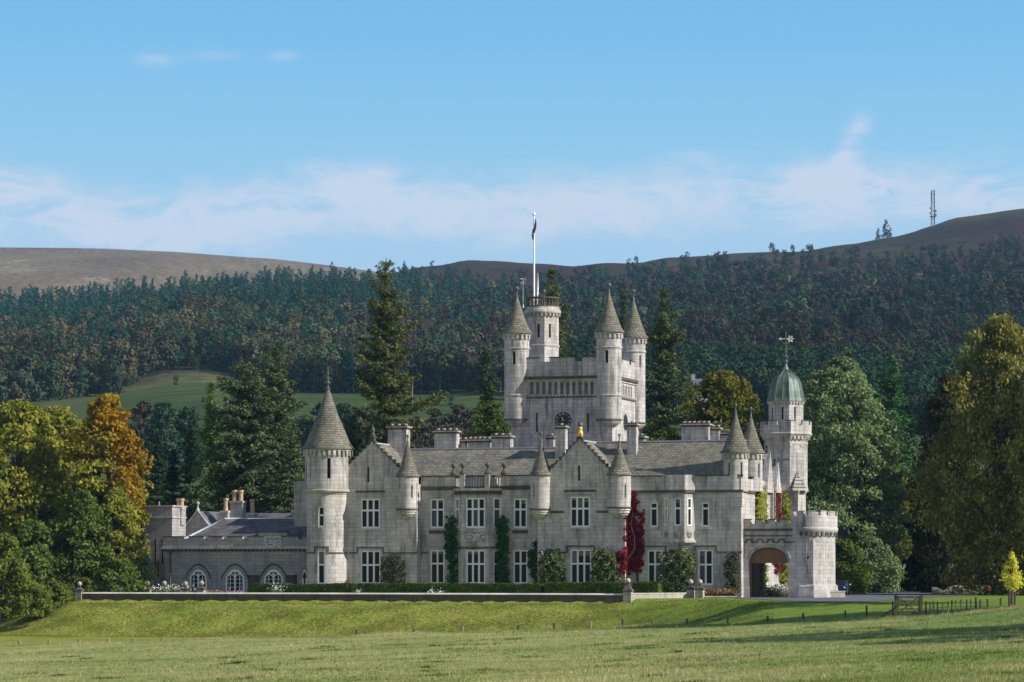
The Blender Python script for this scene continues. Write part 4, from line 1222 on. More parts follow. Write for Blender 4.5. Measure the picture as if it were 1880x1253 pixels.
for i in range(NSEG):
    a, b = ax0 + (ax1 - ax0) * i / NSEG, ax0 + (ax1 - ax0) * (i + 1) / NSEG
    mb.face([PP.p(a, zsp - .1, .45), PP.p(b, zsp - .1, .45), PP.p(b, max(zsp, arch_z(b)) + .02, .45), PP.p(a, max(zsp, arch_z(a)) + .02, .45)])
    if i % 3 == 0: pbox(mb, PP, a - .025, a + .025, zsp - .1, arch_z(a), .425, .455)
pbox(mb, PP, ax0, ax1, zsp - .16, zsp - .02, .38, .5)
pbox(mb, PP, ax0 + .0, ax0 + .16, ZB + .5, zsp - .16, .4, .55)
mb.build("oak_arch_head", OAK, porch)
mb = MB(); pbox(mb, PP, ax0 + .16, ax0 + .8, 0.1, zsp - .16, .5, .56); mb.box(ax0 - .2, ax0 + .12, PY + .75, PY + 4, .1, zsp); mb.build("dark_door_leaf", DARKWOOD, porch)

# ================================================================== THE LOW SERVICE WING
wing = empty("service_wing", (OX, OY, 0), -ROT)
tag(wing, "low dark grey stone wing with pointed windows left of the round tower", "building")
WS = [WING_STONE, STAINED, DARKSLIT, GRANITE_TRIM]
YW = 4.0
PW_ = Plane(0, YW)
wx0, wx1 = lx(303, YW), lx(566, YW)
def zw(py, px=430): return lz(px, py, YW)
mb = MB()
ws = []
for a, b in ((348.5, 380), (414.5, 449), (485, 520), (555, 588)):
    u0, u1 = lx(a, YW), lx(b, YW)
    ws.append((u0, u1, zw(1093), zw(1062), .25, 2))
hp = zw(1046) - zw(1062)
for hh_ in ws[:3]: pass
surf(mb, PW_, wx0, wx1, ZB, zw(1006), [h_ for h_ in ws if h_[1] < wx1] , 0)
def point_arch(u0, u1, v0, k, n=10):
    """pointed arch line over an opening: n points each side, height k"""
    um, hw_ = (u0 + u1) / 2, (u1 - u0) / 2
    pts = []
    for i in range(n + 1):
        f_ = i / n
        pts.append((u0 + hw_ * f_, v0 + k * math.sin(f_ * math.pi / 2) ** .75 if f_ > 0 else v0))
    return pts + [(2 * um - u, v) for u, v in reversed(pts[:-1])]
PWL = Plane(wx0, YW + 9, 0, -1)
surf(mb, PWL, 0, 9, ZB, zw(1006), [], 0)
zcr_, ztop_ = zw(1006), zw(986)
pbox(mb, PW_, wx0 - .3, wx1, zcr_ - .12, zcr_ + .12, -.3, .1, 3)
for i in range(34):
    u = wx0 - .2 + (wx1 - wx0) * (i + .5) / 34
    pbox(mb, PW_, u - .11, u + .11, zcr_ - .36, zcr_ - .12, -.2, .02, 1)
mer = [(303, 339), (347, 375), (383, 409), (418, 446), (455, 548.5), (557, 566)]
pbox(mb, PW_, wx0 - .2, wx1, zcr_ + .12, zw(991), -.12, .3, 0)
for a, b in mer:
    ua, ub = (lx(a, YW) - (.2 if a == 303 else 0)), lx(b, YW)
    pbox(mb, PW_, ua, ub, zw(991), ztop_, -.12, .3, 0)
    pbox(mb, PW_, ua - .03, ub + .03, ztop_, ztop_ + .09, -.17, .35, 1)
ua, ub = lx(476, YW), lx(528, YW)
pbox(mb, PW_, ua, ub, ztop_ + .09, zw(978.5), -.12, .3, 0); pbox(mb, PW_, ua - .05, ub + .05, zw(978.5), zw(976.5), -.17, .35, 1)
for hh_ in ws[:3]:                                  # blind panels and pointed drip moulds beside the windows
    pts = point_arch(hh_[0] - .42, hh_[1] + .42, hh_[3] - .1, hp + .55)
    for (a, va), (b, vb) in zip(pts[:-1], pts[1:]):
        for lo, hi, pr, mm in ((0.0, .13, .10, 1),):
            mb.face([PW_.p(a, va + lo, -pr), PW_.p(b, vb + lo, -pr), PW_.p(b, vb + hi, -pr), PW_.p(a, va + hi, -pr)], m=mm)
            mb.face([PW_.p(a, va + hi, -pr), PW_.p(b, vb + hi, -pr), PW_.p(b, vb + hi, 0), PW_.p(a, va + hi, 0)], m=mm)
            mb.face([PW_.p(b, vb, -pr), PW_.p(a, va, -pr), PW_.p(a, va, 0), PW_.p(b, vb, 0)], m=mm)
    pts = point_arch(hh_[0] - .16, hh_[1] + .16, hh_[3], hp + .2)
    for (a, va), (b, vb) in zip(pts[:-1], pts[1:]):
        mb.face([PW_.p(a, hh_[3], -.012), PW_.p(b, hh_[3], -.012), PW_.p(b, vb, -.012), PW_.p(a, va, -.012)], m=0)
for a in (455, 524): pbox(mb, PW_, lx(a, YW), lx(a + 22, YW), zw(1088), zw(1056), -.012, .02, 1)
mb.build("front_wall", WS, wing)
PANEDIM = glass_mat("pale_blind_glass", (0.10, 0.11, 0.12), 0.2)
for h_ in ws:
    u0, u1, v0, v1 = h_[:4]
    big = h_[1] < wx1
    if not big: u1 = u0 + .5
    pts = point_arch(u0, u1, v1, hp)
    f_, g_ = MB(), MB()
    d0 = .02 if big else -.06
    pbox(f_, PW_, u0, u0 + .16, v0, v1, -.05, .1)
    pbox(f_, PW_, u1 - .16, u1, v0, v1, -.05, .1)
    um = (u0 + u1) / 2
    if big: pbox(f_, PW_, um - .10, um + .10, v0, v1 + hp * .62, -.05, .1)
    def strip(P_, w_, d=-.05):
        for (a, va), (b, vb) in zip(P_[:-1], P_[1:]):
            f_.face([PW_.p(a, va - w_, d), PW_.p(b, vb - w_, d), PW_.p(b, vb, d), PW_.p(a, va, d)])
            f_.face([PW_.p(a, va, d), PW_.p(b, vb, d), PW_.p(b, vb, .0), PW_.p(a, va, .0)])
    strip(pts, .22)
    if big:
        strip(point_arch(u0 + .1, um, v1, hp * .55, 6), .12); strip(point_arch(um, u1 - .1, v1, hp * .55, 6), .12)
        for s in (0.25, .75):
            uu = u0 + (u1 - u0) * s
            pbox(f_, PW_, uu - .035, uu + .035, v0, v1 + hp * .35, -.035, .06)
        for k in range(1, 5): pbox(f_, PW_, u0 + .11, u1 - .11, v0 + (v1 + .3 - v0) * k / 5 - .02, v0 + (v1 + .3 - v0) * k / 5 + .02, -.03, .05)
    fo = f_.build("pointed_window", WHITE, wing)
    g_.face([PW_.p(u0 + .05, v0, -.015 if big else -.02), PW_.p(u1 - .05, v0, -.015 if big else -.02)] + [PW_.p(u, v - .05, -.015 if big else -.02) for u, v in reversed(pts)])
    g_.build("pane", GLASS, fo)
    if big:
        b_ = MB()
        for a, b in ((u0 + .11, u0 + .36), (u1 - .36, u1 - .11)): b_.face([PW_.p(a, v0, -.02), PW_.p(b, v0, -.02), PW_.p(b, v1 + .1, -.02), PW_.p(a, v1 + .1, -.02)])
        b_.build("curtain", PANEDIM, fo)
rl = MB()
ua, ub, va, vb = lx(486, YW), lx(518, YW), zw(1003.5), zw(984.5)
pbox(rl, PW_, ua, ub, va, vb, -.15, -.1, 1)
for i in range(14):
    for j in range(8):
        if rr.random() < .7:
            a, c_ = ua + (ub - ua) * i / 14, va + (vb - va) * j / 8
            pbox(rl, PW_, a, a + .1, c_, c_ + .09, -.15 - rr.uniform(.02, .09), -.14)
rl.build("coat_of_arms", [RELIEF, NICHE], wing)
mb = MB()                                           # rainwater pipe at the corner
X = lx(314, YW)
mb.tube([(X, YW - .12, 0), (X, YW - .12, zcr_ - .3)], [.06, .06], 6); mb.box(X - .14, X + .14, YW - .28, YW - .02, zcr_ - .5, zcr_ - .25)
mb.build("drainpipe", IRON, wing)
# hipped front roof
mb = MB()
yr1 = YW + 3.4
zr1, ze1 = lz(480, 952.5, yr1), zw(990)
xa, xb = lx(412, yr1), lx(575, yr1)
E0 = (wx0 + .5, YW + .35, ze1); E1 = (wx1 + 1, YW + .35, ze1); R0 = (xa, yr1, zr1); R1_ = (xb, yr1, zr1); B0 = (wx0 + .5, 2 * yr1 - YW, ze1); B1 = (wx1 + 1, 2 * yr1 - YW, ze1)
E0 = (lx(338, YW + .35), YW + .35, ze1)
mb.face([E0, E1, R1_, R0]); mb.face([B1, B0, R0, R1_]); mb.face([B0, E0, R0])
mb.build("hipped_roof", WING_SLATE, wing)
mb = MB()
mb.tube([E0, R0], [.12, .12], 6); mb.tube([R0, R1_], [.09, .09], 6)
mb.build("roof_ridge", LEAD, wing)
# rear gabled block
yg = YW + 6.5
PG = Plane(0, yg)
ga, gb, gcx = lx(325, yg), lx(402, yg), lx(362.5, yg)
zge, zga = lz(362, 990, yg), lz(362, 938, yg)
mb = MB()
mb.face([(ga, yg, ZB), (gb, yg, ZB), (gb, yg, zge), (gcx, yg, zga), (ga, yg, zge)])
mb.build("gabled_wall", WS, wing)
mb = MB()
mb.prism_y([(ga - .1, zge), (gb + .1, zge), (gcx, zga - .02)], yg + .05, yg + 6)
mb.prism_x([(yg + 1.5, lz(470, 975, yg)), (yg + 7.5, lz(470, 975, yg)), (yg + 4.5, lz(470, 942.5, yg + 4.5))], lx(330, yg), lx(535, yg))
mb.build("rear_roof", WING_SLATE, wing)
mb = MB()
for s in (-1, 1):
    e = (gcx + s * (gb - ga) / 2 + s * .1, zge)
    mb.tube([(e[0], yg - .02, e[1]), (gcx, yg - .02, zga + .02)], [.09, .09], 5)
ball_finial(mb, gcx, yg + .1, zga, .17, .15, .5)
mb.build("gable_coping", GRANITE_TRIM, wing)
# square block at the left end
yl_ = YW + 3.0
tx0, tx1 = lx(264, yl_), lx(316, yl_)
mb = MB()
zt1, zt2_ = lz(295, 930.5, yl_), lz(295, 950.5, yl_)
mb.box(tx0, tx1, yl_, yl_ + 3.4, ZB, zt1)
pbox(mb, Plane(0, yl_), tx0 - .05, tx1 + .1, zt2_ - .06, zt2_ + .06, -.1, .02, 3); pbox(mb, Plane(tx1, yl_, 0, 1), .02, 3.4, zt2_ - .06, zt2_ + .06, -.1, .02, 3)
mb.box(tx0 - .1, tx1 + .12, yl_ - .1, yl_ + 3.5, zt1, zt1 + .12, 3)
ball_finial(mb, lx(289, yl_), yl_ + .4, zt1 + .12, .1, .08, .1, 3)
for px, t, b in ((284, 990, 1045), (297, 990, 1035), (289, 1030, 1060)): pbox(mb, Plane(0, yl_), lx(px, yl_), lx(px + 2.5, yl_), lz(px, b, yl_), lz(px, t, yl_), -.01, .02, 2)
mb.build("end_block", WS, wing)
def wing_chimney(a, b, top, y, pots, ptop, lone=False):
    xa_, xb_ = lx(a, y), lx(b, y)
    m_ = (a + b) / 2
    z1, z0 = lz(m_, top, y), lz(m_, 965, y)
    mb = MB()
    mb.box(xa_, xb_, y, y + .9, z0, z1 - .2); mb.box(xa_ - .08, xb_ + .08, y - .08, y + .98, z1 - .2, z1, 3)
    o_ = mb.build("chimney", WS, wing)
    zp_ = lz(m_, ptop, y)
    for i in range(pots):
        p_ = MB()
        x_ = xa_ + (xb_ - xa_) * (i + .5) / pots
        p_.lathe(x_, y + .45, [(.24, z1), (.20, zp_ - .3), (.27, zp_ - .22), (.27, zp_), (.18, zp_), (.17, z1)], 12)
        p_.build("chimney_pot", POT, o_)
wing_chimney(422, 445, 920, yl_ + 5, 2, 900)
wing_chimney(405, 418, 938, yl_ + 4.5, 1, 915)
wing_chimney(453, 467, 942, yl_ + 5.5, 1, 917)
wing_chimney(322, 333, 932, yl_ + 2.0, 2, 915.5)
wing_chimney(536, 547, 937, yl_ + 4, 1, 921)

# ================================================================== GROUND
def ip(px, xs, ys): return np.interp(px, xs, ys)
GPX = np.array([-700., -60, 0, 60, 130, 600, 1000, 1150, 1290, 1400, 1560, 1700, 1880, 2600])
ED = ip(GPX, [0, 1000, 1500, 1700, 1880, 2400], [245, 232, 215, 210, 205, 200.])     # where pasture ends
def crest_y(px):
    x = lx(px, -13.0); return wy(x, -13.0)
CRY = np.array([crest_y(p) for p in GPX])
CRZ = np.array([-3.2, -3.1, -2.75, -1.55, -.55, -.47, -.47, -.45, 0, 0, 0, 0, .1, .1])
FOY = CRY - 8.5
FOZ = np.array([-3.35, -3.35, -3.35, -3.35, -3.35, -3.3, -3.0, -2.5, -1.6, -1.25, -1.05, -.75, -.3, -.2])
CRY[8:] = [262, 244, 235, 232, 226, 222]
FOY[7:] = [253, 240, 222, 214, 212, 207, 203]
FDEPTH = np.array([245., 232, 215, 210, 205])
FEPX = np.array([0., 1000, 1500, 1700, 1880])
FEPY = np.array([1187., 1158, 1140, 1133, 1117])
FEX = (FEPX - 940) / F * FDEPTH
FEZ = EYE + (HZ - FEPY) / F * FDEPTH
def sstep(t): t = np.clip(t, 0, 1); return t * t * (3 - 2 * t)
RW = np.random.default_rng(5)
WV = [(RW.uniform(-.5, .5, 2), RW.uniform(0, 6.28)) for _ in range(14)]
def wob(X, Y, s=1.0):
    r = 0
    for k, ph in WV: r = r + np.sin(X * k[0] * s + Y * k[1] * s + ph)
    return r / 14 ** .5
def field_z(X, Y):
    X, Y = np.asarray(X, float), np.asarray(Y, float)
    t = sstep((Y - 5) / 90)
    far = np.interp(X, np.concatenate([[-150], FEX, [80, 200]]), np.concatenate([[FEZ[0] - .3], FEZ, [1.2, 2.0]]))
    return (1 - t) * .9 + t * far + .05 * wob(X, Y)
def field_edge(X, Y):
    px = 940 + F * X / np.maximum(Y, 1)
    return ip(px, [0, 1000, 1500, 1700, 1880, 2400], [245, 232, 215, 210, 205, 200.])
def lawn_z(X, Y):
    X, Y = np.asarray(X, float), np.asarray(Y, float)
    px = 940 + F * X / Y
    cy, cz, fy, fz = (ip(px, GPX, a) for a in (CRY, CRZ, FOY, FOZ))
    below = fz - np.maximum(fy - Y, 0) * .02
    s = np.clip((Y - fy) / (cy - fy), 0, 1)
    bank = fz + (cz - fz) * (0.65 * s + .35 * sstep(s))
    up = sstep((Y - cy - 2.9) / np.where(px > 1240, 1.0, np.where(px < 125, 30.0, .7)))
    above = cz + (0 - cz) * up
    z = np.where(Y < fy, below, np.where(Y < cy, bank, above))
    return z + np.where((Y > fy) & (Y < cy), .035 * wob(X, Y, 4), 0) * np.where(px < 1200, 1, .3)

def grid_obj(name, PXs, Ys, zf, mt, kind="structure", smooth=True):
    PX, YY = np.meshgrid(PXs, Ys)
    X = (PX - 940) / F * YY
    Z = zf(X, YY)
    V = np.stack([X, YY, Z], -1).reshape(-1, 3)
    ny, nx = PX.shape
    i = np.arange(ny * nx).reshape(ny, nx)
    Q = np.stack([i[:-1, :-1], i[:-1, 1:], i[1:, 1:], i[1:, :-1]], -1).reshape(-1, 4)
    return np_mesh(name, V, Q, [mt], smooth=smooth, kind=kind)
def np_mesh(name, V, Q, mats, mi=None, smooth=False, kind=None, parent=None, attr=None, link=True):
    V, Q = np.asarray(V, np.float32), np.asarray(Q, np.int32)
    me = bpy.data.meshes.new(name)
    me.vertices.add(len(V)); me.vertices.foreach_set("co", V.ravel())
    k = Q.shape[1]
    me.loops.add(Q.size); me.loops.foreach_set("vertex_index", Q.ravel())
    me.polygons.add(len(Q)); me.polygons.foreach_set("loop_start", np.arange(0, Q.size, k, dtype=np.int32))
    if mi is not None: me.polygons.foreach_set("material_index", np.asarray(mi, np.int32))
    me.polygons.foreach_set("use_smooth", np.full(len(Q), smooth))
    for m_ in mats: me.materials.append(m_)
    if attr is not None:
        at = me.color_attributes.new("tint", 'FLOAT_COLOR', 'POINT')
        at.data.foreach_set("color", np.concatenate([attr, np.ones((len(attr), 1))], 1).astype(np.float32).ravel())
    me.update(calc_edges=True); me.validate()
    if not link: return me
    o = bpy.data.objects.new(name, me)
    COL.objects.link(o)
    if kind: o["kind"] = kind
    if parent: o.parent = parent
    return o
lawn_ys = np.concatenate([np.linspace(196, 285, 150), np.linspace(287, 470, 50)])
grid_obj("lawn", np.arange(-700, 2620, 14.), lawn_ys, lambda X, Y: np.where(Y < field_edge(X, Y) - 3, lawn_z(X, Y) - 2.0, lawn_z(X, Y)), LAWN)
fy_ = np.concatenate([np.linspace(-80, 60, 25), np.linspace(64, 246, 140)])
FX = np.concatenate([np.linspace(-260, -60, 30), np.linspace(-58, 58, 160), np.linspace(60, 260, 30)])
XX, YY_ = np.meshgrid(FX, fy_)
ZF = field_z(XX, YY_)
over = YY_ - np.where(YY_ > 60, field_edge(XX, YY_), 300)
ZF = np.where(over > 0, ZF - np.minimum(over * 1.2, 3.0), ZF)
ii = np.arange(XX.size).reshape(XX.shape)
QF = np.stack([ii[:-1, :-1], ii[:-1, 1:], ii[1:, 1:], ii[1:, :-1]], -1).reshape(-1, 4)
np_mesh("field", np.stack([XX, YY_, ZF], -1).reshape(-1, 3), QF, [FIELD], smooth=True, kind="structure")
# driveway
near = [(1335, 274), (1380, 262), (1440, 247), (1500, 238.5), (1560, 236), (1610, 243), (1660, 262), (1720, 282), (1800, 300), (1900, 312), (2300, 330)]
far = [(1335, 300), (1380, 318), (1440, 345), (1500, 346), (1560, 346), (1610, 346), (1660, 346), (1720, 342), (1800, 338), (1900, 332), (2300, 350)]
V, Q = [], []
NJ = 14
for (a, b), (c_, d_) in zip(near, far):
    for j in range(NJ + 1):
        px, Y = a + (c_ - a) * j / NJ, b + (d_ - b) * j / NJ
        V.append((gx(px, Y), Y, 0))
V = np.array(V); V[:, 2] = np.maximum(lawn_z(V[:, 0], V[:, 1]), -.05) + .03
Q = [(i * (NJ + 1) + j, (i + 1) * (NJ + 1) + j, (i + 1) * (NJ + 1) + j + 1, i * (NJ + 1) + j + 1) for i in range(len(near) - 1) for j in range(NJ)]
np_mesh("driveway", V, Q, [TARMAC], kind="structure")
# hillside and far moor
HPX = np.array([-900., 0, 200, 300, 380, 560, 700, 770, 850, 950, 1050, 1180, 1290, 1440, 1600, 1650, 1750, 1880, 2800])
def ctl(y, a): return EYE + (HZ - np.array(a)) / F * y
YS = np.array([400., 450, 560, 700, 850, 1050, 2300, 2900, 3700])
ZS = np.stack([np.full(len(HPX), -.6), np.full(len(HPX), -.4),
    ctl(560, [985] * 19), ctl(700, [832] * 19), ctl(850, [772, 772, 768, 760, 750, 762, 765, 765, 762, 765, 770, 770, 770, 770, 770, 770, 770, 770, 770]),
    ctl(1050, [730, 727, 716, 694, 690, 708, 712, 712, 708, 710, 710, 705, 700, 700, 700, 700, 700, 700, 700]),
    ctl(2300, [590, 562, 548, 540, 532, 520, 520, 520, 528, 535, 528, 515, 500, 494, 485, 482, 478, 470, 440]),
    ctl(2900, [620, 610, 595, 580, 565, 540, 512, 494, 481, 482, 489, 481, 472, 465, 440, 432, 401, 386, 350]),
    ctl(3700, [700, 700, 690, 680, 660, 620, 590, 560, 545, 545, 550, 545, 540, 530, 500, 495, 470, 450, 420])], 0)
def hill_z(X, Y, bump=True):
    X, Y = np.asarray(X, float), np.asarray(Y, float)
    px = np.clip(940 + F * X / Y, HPX[0], HPX[-1])
    cols = np.stack([np.interp(px, HPX, ZS[k]) for k in range(len(YS))], 0)
    k = np.clip(np.searchsorted(YS, Y) - 1, 0, len(YS) - 2)
    t = np.clip((Y - YS[k]) / (YS[k + 1] - YS[k]), 0, 1)
    a = np.take_along_axis(cols, k[None], 0)[0]; b = np.take_along_axis(cols, k[None] + 1, 0)[0]
    z = a + (b - a) * t
    if bump: z = z + np.clip((Y - 560) / 500, 0, 1) * (1.6 * wob(X, Y, .09) + .8 * wob(Y, X, .25))
    return z
grid_obj("hillside", np.arange(-900, 2800, 16.), np.concatenate([np.linspace(400, 1100, 60), np.linspace(1125, 3700, 110)]), lambda X, Y: hill_z(X.ravel(), Y.ravel()).reshape(X.shape), HILL)
MPX = [-900, 0, 200, 330, 500, 600, 690, 770, 900, 1200, 2800]; MPY = [452, 455, 457, 462, 475, 487, 497, 512, 530, 560, 600]
def moor_z(X, Y):
    px = 940 + F * X / Y
    top = EYE + (HZ - np.interp(px, MPX, MPY)) / F * 5200
    base = EYE + (HZ - np.interp(px, MPX, MPY) - 150) / F * 3400
    t = (Y - 3400) / 1800
    return np.where(t < 1, base + (top - base) * np.clip(t, 0, 1) ** .85, top - (t - 1) * 120) + 3 * wob(X, Y, .03)
grid_obj("moorland", np.arange(-900, 2800, 25.), np.linspace(3400, 6200, 60), moor_z, MOOR)

# ================================================================== GARDEN WALL, PILLARS, HEDGES
def local(px, y): return lx(px, y)
YTW = -10.0
COPING = stone("bright_coping_stone", (0.62, 0.57, 0.50), stain=.3, bw=1.8, bh=2.0)
gw = empty("terrace_wall", (OX, OY, 0), -ROT)
tag(gw, "long low mossy stone terrace wall with pale coping in front of the castle", "wall")
mb = MB()
wa, wb = lx(150, YTW), lx(1146, YTW)
ztw = .43
mb.box(wa, wb, YTW + .06, YTW + .5, -1.0, ztw - .12)
mb.build("wall", MOSSY, gw)
mb = MB(); mb.prism_x([(YTW - .04, ztw - .13), (YTW + .6, ztw - .13), (YTW + .6, ztw - .05), (YTW + .36, ztw + .03), (YTW + .2, ztw + .03), (YTW - .04, ztw - .09)], wa, wb); mb.build("coping", COPING, gw)
def pillar(px, y, top_py, ztop_pillar, w_, zb_, label, group, name="stone_pillar"):
    X = lx(px, y)
    e = empty(name, (wx(X, y), wy(X, y), zb_), -ROT)
    e["group"] = group
    tag(e, label, "pillar")
    h_ = ztop_pillar - zb_
    mb = MB(); mb.box(-w_, w_, -w_, w_, 0, h_); mb.build("pier", WALLSTONE, e)
    mb = MB()
    zball = lz(px, top_py, y) - zb_
    mb.box(-w_ * 1.25, w_ * 1.25, -w_ * 1.25, w_ * 1.25, h_, h_ + .08, 1)
    rb = .23
    hh_ = max(.12, zball - 2 * rb - .06 - h_ - .08)
    mb.lathe(0, 0, [(w_ * 1.7, h_ + .08), (w_ * 1.65, h_ + .14), (w_ * .8, h_ + .08 + hh_ * .55), (w_ * .42, h_ + .08 + hh_ * .9), (w_ * .42, h_ + .08 + hh_), (w_ * .6, h_ + .12 + hh_), (.05, h_ + .16 + hh_)], 4, 1, False, off=math.pi / 4)
    o_ = mb.build("moulded_cap", [WALLSTONE, STAINED], e)
    mb = MB(); mb.ball((0, 0, h_ + .1 + hh_ + rb), rb, 0, 14, 10); mb.build("stone_ball", WALLSTONE, e)
    return e
G1 = "ball-topped stone pillars of the terrace"
pillar(146, YTW + .2, 1067, .55, .33, -.9, "ball-topped stone pillar ending the terrace wall by the left trees", G1)
pillar(271, YTW + 5, 1067, .62, .28, 0, "ball-topped stone pillar behind the wall at the dark end block", G1)
pillar(301.5, YTW + 4.5, 1066, .62, .28, 0, "ball-topped stone pillar behind the wall beside the drainpipe corner", G1)
pillar(340.5, YTW + 3, 1067, .62, .30, 0, "ball-topped stone pillar with white flowers, left of the first pointed window", G1)
pillar(370, YTW + 3, 1065.5, .68, .30, 0, "ball-topped stone pillar standing in front of the first pointed window", G1)
pillar(1153, YTW + .2, 1061, .62, .36, -.95, "ball-topped stone pillar where the dark terrace wall meets the sunlit one", G1)
pillar(1268, -4.0, 1063, .75, .32, -.3, "slimmer ball-topped pillar at the right end of the sunlit low wall", G1)
pillar(1285, -4.4, 1063, .75, .34, -.3, "ball-topped pillar standing left of the low flower bed wall", G1)
def low_wall(name, pts, zt0, label, cat="wall", zb_=-.7, th=.42, mt=WALLSTONE):
    e = empty(name, (OX, OY, 0), -ROT); tag(e, label, cat)
    mb, mc = MB(), MB()
    (xa_, ya_), (xb_, yb_) = pts
    pl = Plane(xa_, ya_, xb_ - xa_, yb_ - ya_)
    L = math.hypot(xb_ - xa_, yb_ - ya_)
    pbox(mb, pl, 0, L, zb_, zt0 - .11, .04, th - .04); pbox(mc, pl, -.02, L + .02, zt0 - .11, zt0, 0, th)
    mb.build("wall", mt, e); mc.build("coping", GRANITE_TRIM, e)
low_wall("low_wall", ((lx(1160, YTW), YTW + .1), (lx(1266, -4.2), -4.2)), .5, "sunlit low stone wall between the two ball-topped pillars right of centre")
low_wall("low_wall", ((lx(1291, -4.4), -4.4), (lx(1353, -3.4), -3.4)), .20, "lowest pale stone wall edging the flower bed beside the porch", zb_=-.4)
low_wall("low_wall", ((lx(1519, 4.5), 4.5), (lx(1552, 5.4), 5.4)), .62, "short pale low wall running right from the porch pier", zb_=-.3)
LEADPOST = plain("dark_urn_stone", (0.09, 0.085, 0.08), .9)

# ------------------------------------------------------------------ foliage generator
def quads(P, N, S, rng, asp=.62, T_=None):
    """diamond leaf faces: centres P, normals N, half lengths S"""
    n = len(P)
    N = N / np.maximum(np.linalg.norm(N, axis=1, keepdims=True), 1e-6)
    if T_ is None: T_ = rng.normal(size=(n, 3))
    t = T_ - N * np.sum(T_ * N, 1, keepdims=True)
    t /= np.maximum(np.linalg.norm(t, axis=1, keepdims=True), 1e-6)
    b = np.cross(N, t)
    S = np.asarray(S)[:, None]
    V = np.stack([P + t * S, P + b * S * asp, P - t * S, P - b * S * asp], 1).reshape(-1, 3)
    return V
def quad_idx(nv): return np.arange(nv).reshape(-1, 4)
HEDGE = leaf_mat("clipped_hedge_leaves", [(0.0, (0.014, 0.026, 0.006)), (.6, (0.040, 0.062, 0.012)), (1.0, (0.085, 0.105, 0.025))], .8, .08)
def hedge(a, b, y, top, zb_, dep, label, seed):
    rng = np.random.default_rng(seed)
    xa_, xb_ = lx(a, y), lx(b, y)
    L = xb_ - xa_
    zt_h = lz((a + b) / 2, top, y)
    n = int(L * 900)
    u = rng.random(n)
    face = rng.random(n)
    P = np.zeros((n, 3)); N = np.zeros((n, 3))
    P[:, 0] = xa_ + L * rng.random(n); P[:, 1] = y + dep * rng.random(n); P[:, 2] = zb_ + (zt_h - zb_) * rng.random(n)
    f = face < .5; P[f, 1] = y; N[f, 1] = -1
    f = (face >= .5) & (face < .85); P[f, 2] = zt_h; N[f, 2] = 1
    f = face >= .97; P[f, 0] = xa_; N[f, 0] = -1
    f = (face >= .93) & (face < .97); P[f, 0] = xb_; N[f, 0] = 1
    f = (face >= .85) & (face < .93); P[f, 1] = y + dep; N[f, 1] = 1
    P += rng.normal(0, .045, P.shape); P[:, 2] += .03 * np.sin(P[:, 0] * 2.1 + seed)
    V = quads(P, N + rng.normal(0, .28, N.shape), rng.uniform(.05, .10, n), rng)
    m2 = MB(); m2.box(xa_ + .08, xb_ - .08, y + .08, y + dep - .08, zb_, zt_h - .08)
    base = len(V)
    V = np.concatenate([V, np.array(m2.v)])
    Q = np.concatenate([quad_idx(base), np.array(m2.f) + base])
    o = np_mesh("hedge", V, Q, [HEDGE])
    o.location = (OX, OY, 0); o.rotation_euler = (0, 0, -ROT)
    tag(o, label, "hedge", "clipped box hedges along the terrace")
hedge(458, 594, YTW + 3.4, 1074, 0, 1.2, "clipped green hedge in front of the pointed windows, leftmost of the row", 1)
hedge(596, 993, YTW + 3.2, 1073, 0, 1.2, "longest clipped green hedge, below the round tower and canted bay", 2)
hedge(1000, 1147, YTW + 3.2, 1071, 0, 1.2, "clipped green hedge below the middle gable and its tall windows", 3)
hedge(1160, 1209, YTW + 4.4, 1070, 0, 1.3, "short bright hedge behind the sunlit low wall and pillar", 4)

